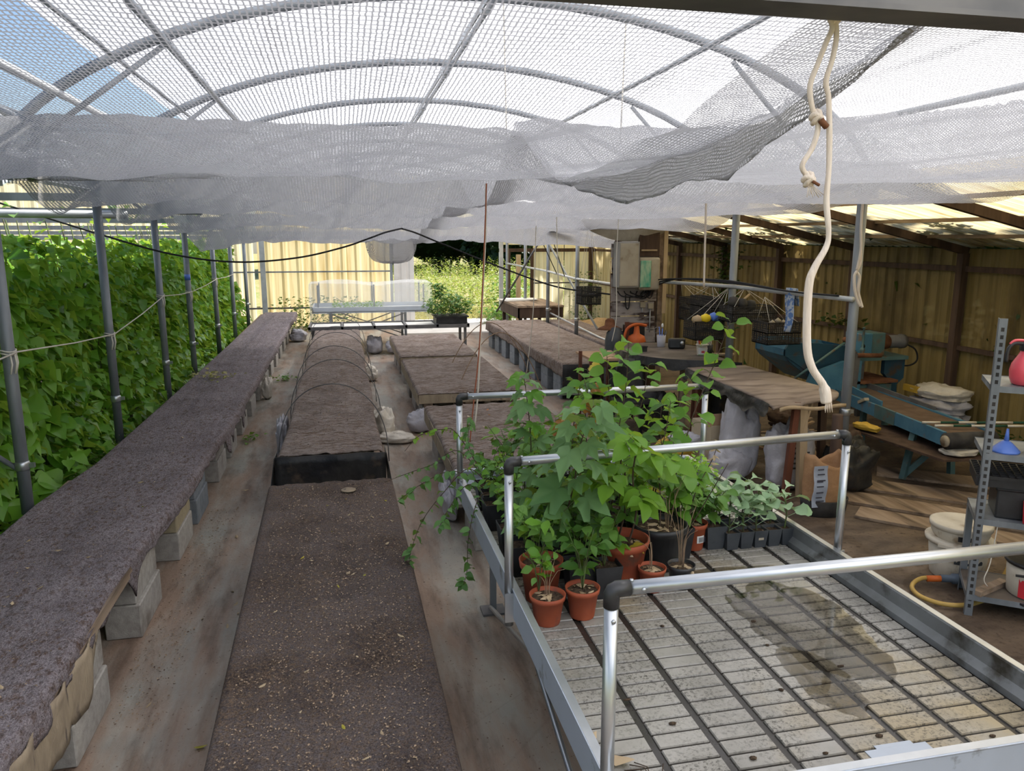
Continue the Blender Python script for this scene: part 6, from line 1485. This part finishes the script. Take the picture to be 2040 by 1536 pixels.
# white cell tray + lettuce
t = thing('seedling_tray', 'white multi-cell seedling tray behind the kale pots', 'tray', (1.80, 3.5, TZ))
m = MB(); x0, x1, y0, y1 = 1.56, 2.02, 3.36, 3.66
m.box(x0, x1, y0, y1, TZ, TZ+.012, 'black_plastic')
for i in range(15): a = x0+i*(x1-x0-.008)/14; m.box(a, a+.008, y0, y1, TZ, TZ+.052, 'tray_white')
for j in range(10): b = y0+j*(y1-y0-.008)/9; m.box(x0, x1, b, b+.008, TZ, TZ+.052, 'tray_white')
m.build('cell_grid', t)
t = thing('seedling_tray', 'tray of bright yellow-green lettuce seedlings beyond the kale', 'seedlings', (1.75, 3.9, TZ))
m = MB(); m.box(1.50, 2.0, 3.72, 4.05, TZ, TZ+.06, 'tray_white'); m.build('tray', t)
rs = random.Random(5); P = [(rs.uniform(1.50, 2.0), rs.uniform(3.72, 4.05), TZ+.06+rs.uniform(0, .14)) for _ in range(900)]
foliage('foliage', P, [rdir(rs, -.2, .9) for _ in P], [rs.uniform(.02, .045) for _ in P], 'lettuce_leaf', t)
for k in range(6): put_leaf(t, 'ovate', 'yellow_leaf', (rs.uniform(1.5, 1.62), 3.72, .87), (-.3, -.8, -.2), .05)
# rear black square pots along the left rim and centre
spots = [(.70, 3.08, 'black square pot at the left rim just past the middle hoop', 'rim', 'mint_leaf'), (.70, 3.30, 'black square pot of chips at the left rim, next one on', 'rim', 'mint_leaf'),
         (.69, 3.62, 'black pot at the left rim with soft green runners', 'rim', 'pepper_leaf'), (.70, 3.92, 'farthest black pot at the left rim by the far hoop', 'rim', 'pepper_leaf')]
for x, y, lb, g_, lf in spots:
    t = pp(lb, x, y); square_pot(t, x+.02, y, .13, .14, 'black_plastic'); bushy(t, x+.03, y, .88, .20, .13, 64, 'ovate', [lf, 'hazel_leaf'], .042, stems=7)
k = 0
for x, y, h in ((.90, 2.84, .14), (1.0, 2.80, .14), (.95, 3.02, .17), (1.12, 3.2, .17)):
    t = pp('black square pot with dark leafy growth, %s of the cluster behind the front pots' % ordn[k], x, y, group='dark square pots'); k += 1
    square_pot(t, x, y, .115, h, 'black_plastic'); bushy(t, x, y+.01, TZ+h*.85, .26, .12, 44, 'ovate', DK+['mint_leaf'], .06, stems=6)
# tall leafy saplings
t = pp('tall maple sapling with big lobed leaves rising left of centre', .93, 3.0); square_pot(t, .86, 3.02, .12, .15, 'black_plastic')
sapling(t, .86, 3.0, .87, .72, (.03, -.34), 28, 'maple', MP, .115, t0=.22, pet=.085, droop=(-.55, .15), r=.0045)
t = pp('darker maple sapling with low drooping lobed leaves', .80, 2.98); square_pot(t, .80, 3.16, .12, .15, 'black_plastic')
sapling(t, .80, 3.16, .87, .40, (.0, -.10), 22, 'maple', MP+DK, .10, t0=.1, pet=.07, droop=(-.6, .1))
t = pp('slim maple sapling left of the tallest, small lobed leaves, lower far hoop', .85, 3.5); square_pot(t, .86, 3.5, .12, .15, 'black_plastic')
sapling(t, .86, 3.5, .87, .66, (-.02, .05), 26, 'maple', ['hazel_leaf', 'maple_leaf'], .095, t0=.3, pet=.06)
t = pp('leaning maple sapling with several rust-coloured dying leaves', 1.02, 3.5); square_pot(t, 1.02, 3.45, .12, .15, 'black_plastic')
sapling(t, 1.02, 3.45, .87, .62, (.06, .05), 20, 'maple', ['maple_leaf', 'maple_leaf', 'rust_leaf'], .085, t0=.3)
t = pp('thin sapling with yellowing lobed leaves near the far hoop bar', 1.16, 3.62); square_pot(t, 1.16, 3.62, .12, .15, 'black_plastic')
sapling(t, 1.16, 3.62, .87, .68, (.03, .05), 14, 'maple', ['yellow_leaf', 'hazel_leaf', 'rust_leaf'], .075, t0=.45)
hz = [(1.20, 3.30, .86, (.06, .02), 26, .085, 'tall hazel sapling with round bright leaves crossing the middle bar'), (1.30, 3.42, .78, (-.05, .1), 26, .085, 'hazel sapling beside the tallest one, broad bright leaves'),
      (1.42, 3.30, .56, (.05, .03), 22, .075, 'shorter hazel sapling right of the tall pair'), (1.12, 3.38, .66, (.0, .05), 22, .08, 'hazel sapling in the thick of the leaves left of the tall pair')]
for x, y, h, ln, n, s, lb in hz:
    t = pp(lb, x, y); square_pot(t, x, y, .12, .15, 'black_plastic'); sapling(t, x, y, .87, h, ln, n, 'hazel', GR, s, t0=.25, pet=.045)
t = pp('tallest apple-leaved sapling leaning right above the work table view', 1.60, 3.42); square_pot(t, 1.50, 3.36, .12, .15, 'black_plastic')
sapling(t, 1.50, 3.36, .87, .92, (.34, .12), 24, 'hazel', GR, .082, t0=.28, pet=.06, r=.0045); 
t = pp('apple-leaved sapling just left of the tallest leaning one', 1.55, 3.52); square_pot(t, 1.48, 3.50, .12, .15, 'black_plastic')
sapling(t, 1.48, 3.50, .87, .62, (.22, .1), 18, 'hazel', GR, .078, t0=.3, pet=.055)
t = pp('upright slender sapling with folded bright leaves near the far post', 1.42, 3.7); square_pot(t, 1.40, 3.7, .12, .15, 'black_plastic')
sapling(t, 1.40, 3.7, .87, .66, (.16, .1), 18, 'hazel', GR, .078, t0=.3, pet=.055)
ctr = [(.98, 3.75), (1.3, 3.85), (1.12, 4.0), (.86, 4.05), (1.0, 3.25), (1.22, 3.12), (1.45, 3.10), (1.40, 4.0)]
for i, (x, y) in enumerate(ctr):
    t = pp('low leafy nursery plant filling the middle of the table, %s from the camera' % ordn[[3, 5, 6, 7, 2, 1, 0, 4][i]], x, y, group='low leafy nursery plants'); square_pot(t, x, y, .12, .15, 'black_plastic')
    bushy(t, x, y, .87, .34, .15, 60, 'ovate' if i % 2 else 'hazel', [['hazel_leaf', 'mint_leaf'], ['mint_leaf', 'dark_leaf']][i % 2], .06, stems=8)
for i, (x, y) in enumerate([(.80, 3.4), (.79, 3.72), (1.52, 3.28)]):
    t = pp('pale yellow-green fine-leaved plant %s' % ['by the left rim, nearest', 'by the left rim, farther', 'left of the kale pots'][i], x, y); square_pot(t, x, y, .11, .13, 'black_plastic')
    bushy(t, x, y, .87, .26, .12, 80, 'ovate', ['mint_leaf', 'ash_leaf', 'mint_leaf'], .036, stems=9)
# trailing shrub hanging over the left rim
t = pp('trailing shrub whose long runners hang over the left rim', .70, 3.78); square_pot(t, .72, 3.77, .12, .14, 'black_plastic')
m = MB(); runs = []
for pts in ([(.72, 3.77, .90), (.60, 3.8, 1.02), (.47, 3.85, .88), (.36, 3.85, .74), (.30, 3.84, .60), (.28, 3.84, .50)], [(.72, 3.77, .90), (.58, 3.72, .96), (.48, 3.68, .86), (.42, 3.62, .78)], [(.72, 3.75, .9), (.62, 3.62, .92), (.56, 3.58, .74), (.55, 3.58, .56), (.53, 3.58, .48)],
            [(.72, 3.8, .90), (.58, 4.0, 1.06), (.44, 4.05, .98), (.30, 4.1, .92), (.18, 4.1, .88)], [(.72, 3.8, .9), (.58, 4.05, 1.14), (.50, 4.1, 1.16), (.38, 4.15, 1.12), (.30, 4.2, 1.02)], [(.72, 3.77, .9), (.62, 3.9, 1.1), (.66, 4.1, 1.22)], [(.72, 3.77, .9), (.54, 3.9, .98), (.38, 3.98, .90), (.24, 4.0, .80)]):
    runs.append(stem_tube(pts, .003, .0012, 'stem_brown', m, 5))
m.build('runner', t)
for q, P_ in enumerate(runs):
    for k in range(26 if q not in (3, 4) else 20):
        p = at_path(P_, .2+.8*k/25); a = R.uniform(0, 6.28); put_leaf(t, 'ovate', 'pepper_leaf' if q != 4 else 'ash_leaf', p, (math.cos(a), math.sin(a), R.uniform(-.9, .1)), (.034 if q not in (3, 4) else .026)*R.uniform(.7, 1.4))
# dry leaf & stalk lying on tray front
for i, (x, y, s, rz, lb) in enumerate(((.735, 1.78, .10, 1.0, 'curled tan dead leaf lying on the ribbed tray by the near hoop post'), (.67, 1.92, .07, 2.2, 'torn brown leaf standing against the tray edge by the near post'))):
    o = mkobj('dead_leaf', leaf_mesh('curl', 'dead_leaf', i), label=lb, cat='leaf'); o.location = (x, y, .782); o.rotation_euler = (.1, .2, rz); o.scale = (s, s, s)
m = MB()
for k in range(6): a = R.uniform(0, 6.28); m.tube([(.76, 1.72, .762), (.76+.04*math.cos(a), 1.72+.04*math.sin(a), .768), (.76+.075*math.cos(a+.4), 1.72+.075*math.sin(a+.4), .762)], .0016, 'stem_brown', 4)
m.build('root_wisp', label='dried brown root tangle on the tray near corner', cat='twig')
rs = random.Random(9)
for i in range(12):
    x, y = rs.uniform(.8, 1.95), rs.uniform(1.62, 2.7); m = MB(); m.lathe([(0, 0), (.008, .001), (.009, .004), (0, .007)], (x, y, .7578), 'pot_soil', 7, rs.uniform(.8, 1.8), rs.uniform(.5, 1)); m.build('soil_crumb', label='black soil crumb lying on the wet ribbed tray', cat='crumb', group='soil crumbs on the tray')
# debris: dried leaves on benches & floor
def litter(n, xr, yr, z, lb, grp, seed, s=(.02, .045), mats=('dead_leaf', 'dead_leaf', 'dead_leaf', 'yellow_leaf')):
    rs = random.Random(seed)
    for i in range(n):
        o = mkobj('dry_leaf', leaf_mesh('curl', rs.choice(mats), rs.randrange(3)), label=lb, cat='leaf', group=grp)
        o.location = (rs.uniform(*xr), rs.uniform(*yr), z); o.rotation_euler = (rs.uniform(-.3, .3), rs.uniform(-.4, .4), rs.uniform(0, 6.28)); q = rs.uniform(*s); o.scale = (q, q, q)
litter(34, (-.44, .24), (1.9, 5.1), .512, 'small curled dry leaf scattered on the near centre bench', 'dry leaves on the near centre bench', 3)
litter(18, (-1.85, -1.3), (2.4, 8), .514, 'small curled dry leaf scattered on the long left bench', 'dry leaves on the long left bench', 4)
litter(10, (-1.0, -.6), (3.0, 7), .012, 'dry leaf lying on the aisle sheet between the benches', 'dry leaves on the aisle', 5, (.03, .06))
litter(6, (.95, 1.7), (6.4, 7.6), .463, 'orange-brown leaf on the nearest pallet bed', 'leaves on the nearest pallet', 6, (.04, .07), ('rust_leaf', 'dead_leaf'))
rs = random.Random(21)
def chips(x0, x1, y0, y1, z, n, lb, seed, s=(.004, .014)):
    rs = np.random.RandomState(seed); P = np.stack([rs.uniform(x0, x1, n), rs.uniform(y0, y1, n), np.full(n, z)], 1); D = rs.uniform(-1, 1, (n, 3)); D[:, 2] *= .15
    o = foliage('bark_chips', P, D, rs.uniform(s[0], s[1], n), 'chip', wide=.3, seed=seed); o['label'] = lb; o['category'] = 'debris'
chips(-.47, .26, 1.5, 5.3, .508, 9000, 'brown bark crumbs strewn over the near centre bench', 1)
chips(-1.95, -1.2, 1.5, 9.5, .51, 3500, 'brown bark crumbs strewn over the long left bench', 2)
chips(-1.16, -.9, 3.4, 6.4, .012, 900, 'crumbs of soil and bark along the foot of the left blocks', 3, (.006, .018))
chips(-.5, .2, 6.2, 13, .511, 3000, 'dark bark crumbs over the far centre bench', 4, (.006, .02))
c = (-.02, 5.12, .51); m = MB(); m.lathe([(.045, 0), (.052, .004), (.045, .008), (.02, .004), (0, .003)], c, 'felt_tan', 18); m.build('ring_stain', label='small round felt ring near the far end of the near centre bench', cat='ring')
m = MB(); m.tube([(-1.55+.04*math.cos(a), 2.75+.04*math.sin(a), .514) for a in [2*PI*k/18 for k in range(18)]], .0018, 'ash_leaf', 5, closed=True); m.build('plastic_ring', label='thin yellow-green plastic ring on the long left bench', cat='ring')
o = mkobj('dry_leaf', leaf_mesh('curl', 'dead_leaf', 1), label='white curled leaf on the left bench edge, largest there', cat='leaf'); o.location = (-1.75, 3.95, .518); o.scale = (.10, .10, .10)
o = mkobj('dry_leaf', leaf_mesh('curl', 'dead_leaf', 2), label='tan curled leaf on the left bench by the cloth seam', cat='leaf'); o.location = (-1.42, 5.6, .518); o.scale = (.09, .09, .09); o.rotation_euler.z = .8

# seedlings in the far crate
t = bpy.data.objects['plant_crate']; rs = random.Random(15); P = []; D = []
for k in range(900):
    a = rs.uniform(0, 6.28); q = rs.random()**.5; P.append((1.98+.46*q*math.cos(a), 14.95+.34*q*math.sin(a), .74+rs.random()*.50*(1-.5*q))); D.append(rdir(rs, -.5, .5))
for k in range(160): P.append((1.78+rs.uniform(-.12, .12), 14.8, 1.05+rs.uniform(0, .28))); D.append(rdir(rs, -.5, .3))
foliage('foliage', P, D, [rs.uniform(.05, .11) for _ in P], 'pepper_leaf', t, wide=.3)
m = MB()
for k in range(14): a, b = rs.uniform(1.78, 2.25), rs.uniform(14.75, 15.2); m.tube([(a, b, .69), (a+.02, b, 1.0)], .005, 'stem_green', 5)
m.build('stem', t)
t = bpy.data.objects['propagation_table']; P = [(rs.uniform(-.25, .8), rs.uniform(15.9, 16.7), .74+rs.random()*.13) for _ in range(500)]
foliage('seedlings', P, [rdir(rs, 0, .9) for _ in P], [rs.uniform(.03, .06) for _ in P], 'mint_leaf', t)

# ================= BEAN WALL =================
t = thing('bean_hedge', 'dense wall of climbing bean plants filling the left tunnel', 'hedge', (-2.9, 10, 0))
rs = random.Random(77); P = []; D = []; S = []
def bean_x(y, z):
    return -2.30-.26*(z/2.3)**1.3-.12*max(0, z-1.9)+.22*nz(y*.8, z*1.1, 3)+.12*nz(y*2.2, z*2.5, 9)
for i in range(21000):
    y = 1.6+17.2*rs.random()**1.25; ztop = 2.28+.22*nz(y*1.1, 4)-.010*y+.12*nz(y*4, 1); z = .05+(ztop-.05)*rs.random()
    dep = rs.random()**2.0*.75; x = bean_x(y, z)-dep+ (.16*rs.random() if z < .45 else 0)
    a = rs.gauss(0, .75); d = (math.cos(a), math.sin(a), rs.uniform(-1.25, -.15) if rs.random() < .85 else rs.uniform(-.1, .7))
    P.append((x, y, z)); D.append(d); S.append(rs.uniform(.09, .175)*(1 if z < 2.0 else .85))
for k in range(90):   # tendrils above the top
    y = rs.uniform(3, 17); x = rs.uniform(-3.0, -2.5); z = 2.25+rs.random()*.35; P.append((x, y, z)); D.append(rdir(rs, -.6, .4)); S.append(rs.uniform(.07, .12))
camd = [math.hypot(p[0], p[1])+(6 if (p[0]*.977-p[1]*.213)/max(.1, p[1]*.95+p[0]*.2) < -.70 else 0)+(3 if p[0] < bean_x(p[1], p[2])-.06 else 0)-.0*p[2] for p in P]
order = sorted(range(len(P)), key=lambda i: camd[i]-4*S[i]); near = set(order[:300])
for i in order[:300]: put_leaf(t, 'bean', 'bean_leaf', P[i], D[i], S[i]*1.08, rg=rs)
ix = [i for i in range(len(P)) if i not in near]
foliage('foliage', [P[i] for i in ix], [D[i] for i in ix], [S[i] for i in ix], 'bean_leaf', t, wide=.42, fold=.16)
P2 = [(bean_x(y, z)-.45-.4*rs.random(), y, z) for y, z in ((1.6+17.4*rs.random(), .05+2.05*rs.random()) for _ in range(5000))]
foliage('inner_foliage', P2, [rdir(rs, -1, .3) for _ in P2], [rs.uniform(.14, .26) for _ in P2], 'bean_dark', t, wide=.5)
m = MB()
for k in range(60):
    y = 2+16.5*k/60; x = bean_x(y, 1)-.25; m.tube([(x, y, 0), (x+rs.uniform(-.05, .05), y+rs.uniform(-.1, .1), 1.1), (x-.2, y+rs.uniform(-.15, .15), 2.35)], .006, 'stem_green', 5)
m.build('vines', t, kind='stuff')
t = thing('weed_clump', 'dark weeds growing at the foot of the back wall by the left bench end', 'weeds', (-.9, 18.9, 0)); P = [(rs.uniform(-1.6, .3), rs.uniform(18.6, 19.8), rs.random()**1.5*.75) for _ in range(700)]
foliage('foliage', P, [rdir(rs, -.4, .8) for _ in P], [rs.uniform(.05, .12) for _ in P], 'dark_leaf', t)
for (x, y, z, n, w_, lb) in ((-1.05, 8.6, 0, 30, .08, 'little weed sprouting at the block foot, nearest in the left aisle'), (-.95, 12.3, 0, 60, .16, 'flat green weed patch by the left blocks farther along'), (-1.6, 9.8, .5, 70, .22, 'wispy dry grass tuft lying on the long left bench')):
    t = thing('weed_tuft', lb, 'weeds', (x, y, z)); P = [(x+rs.gauss(0, w_*.6), y+rs.gauss(0, w_*.6), z+.01+rs.random()*.06) for _ in range(n)]
    foliage('foliage', P, [rdir(rs, 0, .7) for _ in P], [rs.uniform(.03, .07) for _ in P], 'grass_leaf' if z else 'mint_leaf', t)

# ================= IVY, TREES AND MEADOW =================
t = thing('ivy', 'dark ivy spreading over the outside of the right wall and roof edge', 'ivy', (6.8, 10, 2)); P = []; D = []; S = []
for i in range(8500):
    y = rs.uniform(6.4, 17.5); a = rs.random()
    if a < .5:
        u = rs.random()**1.5; x = 6.75-u*((1.1 if y < 8.5 else 1.7)+.5*nz(y*.9, 2)); z = leanz(x)+.13+.05*rs.random()
        if nz(x*2, y*1.3, 5) < -.05-.5*(x-5.9): continue
        D.append((rs.uniform(-1, 1), rs.uniform(-1, 1), rs.uniform(-.1, .2)))
    else:
        z = rs.random()**.8*2.2; x = 6.71+.10*rs.random()
        if nz(y*.8, z*1.2, 8) < -.12: continue
        D.append((rs.uniform(-.2, .3), rs.uniform(-1, 1), rs.uniform(-1, .4)))
    P.append((x, y, z)); S.append(rs.uniform(.06, .17))
foliage('foliage', P, D, S, 'ivy_leaf', t, wide=.5)
t = thing('ivy', 'ivy strand climbing inside the right wall behind the hanging crates', 'ivy', (6.5, 12.8, 1)); P = [(6.46+.06*rs.random(), 12.4+rs.gauss(0, .22), rs.uniform(.6, 2.05)) for _ in range(420)]+[(6.45+.1*rs.random(), 9.1+rs.gauss(0, .28), 1.10+rs.gauss(0, .05)) for _ in range(50)]
foliage('foliage', P, [rdir(rs) for _ in P], [rs.uniform(.05, .10) for _ in P], 'ivy_leaf', t, wide=.45)
t = thing('weed_clump', 'tangled shrub growing against the bright back right corner', 'weeds', (6.1, 19.2, 0)); P = [(min(6.45, 6.1+rs.gauss(0, .2)), min(19.8, 19.2+rs.gauss(0, .25)), rs.random()**1.3*1.35) for _ in range(420)]
foliage('foliage', P, [rdir(rs) for _ in P], [rs.uniform(.05, .10) for _ in P], 'dark_leaf', t, wide=.25)
t = thing('weed_clump', 'small dark weed at the wall foot behind the conveyor', 'weeds', (6.4, 6.3, 0)); P = [(min(6.5, 6.3+rs.gauss(0, .1)), 6.3+rs.gauss(0, .2), rs.random()*.28) for _ in range(260)]
foliage('foliage', P, [rdir(rs) for _ in P], [rs.uniform(.04, .08) for _ in P], 'ivy_leaf', t)
def tree(lb, x, y, w_, h, n, seed, zb=.2):
    t = thing('dark_tree', lb, 'tree', (x, y, 0)); rs = random.Random(seed)
    m = MB(); m.tube([(x, y, 0), (x+.1, y, h*.5), (x, y, h*.8)], [w_*.07, w_*.05, w_*.02], 'bark', 10); m.build('trunk', t)
    m = MB(); m.grid(lambda u, v: (x+w_*.42*math.cos(2*PI*u)*math.sin(PI*v)*(1+.25*nz(u*6, v*6, seed)), y+w_*.42*math.sin(2*PI*u)*math.sin(PI*v)*(1+.25*nz(u*6, v*6, seed+2)), zb+(h-zb)*.5*(1-.92*math.cos(PI*v))), 20, 14, 'tree_leaf'); m.build('inner_crown', t)
    P = []; D = []
    for k in range(n):
        a, b = rs.uniform(0, 2*PI), math.acos(rs.uniform(-1, 1)); q = (.42+.10*rs.random())*(1+.22*nz(math.cos(a)*3, math.sin(a)*3, b*3+seed))
        P.append((x+w_*q*math.cos(a)*math.sin(b), y+w_*q*math.sin(a)*math.sin(b), zb+(h-zb)*(.5+.5*math.cos(b)*(q/.47)))); D.append((math.cos(a), math.sin(a), rs.uniform(-1, .2)))
    foliage('crown', P, D, [rs.uniform(.25, .5) for _ in P], 'tree_leaf', t, wide=.45)
for x, y, w_, h, lb in ((.5, 46, 9, 9, 'dark dense tree beyond the meadow, at the back wall edge'), (6.0, 49, 10, 10, 'dark dense tree in the middle of the doorway view'), (12, 46, 9, 9, 'dark dense tree seen left of the right-hand posts'), (18, 48, 10, 9, 'dark dense tree behind the yellow gable panel'), (8.9, 42.5, 4.2, 3.0, 'low dark bush in front of the doorway trees')):
    tree(lb, x, y, w_, h, 2200, int(x*7+y))
for i, (x, y, w_, h) in enumerate(((11.2, 4, 6.5, 7.5), (11.5, 9.5, 6.5, 8), (11.4, 15, 6.5, 7.5), (12, 21, 6, 7))):
    tree('tall dark tree shading the right-hand wall from outside, %s' % ['nearest', 'second', 'third', 'farthest'][i], x, y, w_, h, 1500, 300+i)
m = MB(); m.grid(lambda u, v: (-10+u*34, 26+v*26, .0+.35*v+.12*nz(u*12, v*12)), 24, 24, 'ground_mat'); m.build('ground_rise', kind='structure')
P, D, S = [], [], []
for k in range(1500):
    y = 22.6+22*rs.random()**1.3; x = 1.0+rs.uniform(0, 1)*(.22*y+3.5)+(y-20)*.05; h = rs.uniform(.45, 1.05)*(1+.3*nz(x*.5, y*.3)); lx, ly = rs.uniform(-.1, .1), rs.uniform(-.1, .1)
    for j in range(14):
        u = j/13; P.append((x+lx*u, y+ly*u, .02+.25*(y > 30)*(y-30)/16+h*u)); D.append(rdir(rs, -.1, 1.1)); S.append(rs.uniform(.07, .16))
foliage('weeds', P, D, S, 'weed_leaf', wide=.2, label='tall yellow-green weeds of the meadow outside the doorway')
P = [(rs.uniform(1.0, 7.5), 20.4+3.2*rs.random(), .01) for _ in range(6000)]
foliage('grass', P, [rdir(rs, .3, 2) for _ in P], [rs.uniform(.05, .14) for _ in P], 'grass_leaf', wide=.06, label='short dry grass just outside the doorway')
P = [(rs.gauss(4.6, .3), rs.gauss(21.2, .4), rs.random()*1.15) for _ in range(900)]+[(rs.gauss(3.9, .22), rs.gauss(19.6, .4), rs.random()*.35) for _ in range(260)]
t = thing('weed_clump', 'bright green bush just outside behind the doorway table', 'weeds', (4.6, 21.2, 0)); foliage('foliage', P, [rdir(rs) for _ in P], [rs.uniform(.07, .14) for _ in P], 'mint_leaf', t)

# pieces that belong to a part rather than to the whole thing go one level down
SUB = {'sticker': 'pot', 'rib': 'pot', 'print': 'body', 'label_print': 'body', 'window': 'case', 'door': 'case', 'dial': 'case', 'speaker_grille': 'case',
       'notch': 'cup_body', 'clamp': 'pole', 'bracket': 'pole', 'tape': 'pole', 'lever': 'handle', 'motor_cable': 'motor', 'drain_plate': 'ribbed_tray',
       'rim_lip': 'side_rim', 'band': 'body', 'clip': 'rim', 'spout': 'cone', 'slot': 'slotted_plate', 'bearing': 'end_roller', 'net_slack': '', 'conduit': 'cover', 'opening': 'gearbox'}
st = lambda o: o.name.split('.')[0]
for root in [o for o in COL.objects if o.parent is None and o.type == 'EMPTY']:
    ch = list(root.children)
    for c in ch:
        want = SUB.get(st(c))
        if not want: continue
        p = next((q for q in ch if st(q) == want and q.parent is root), None)
        if p: c.parent = p; c.matrix_parent_inverse = Matrix.Identity(4)
bpy.context.view_layer.update()
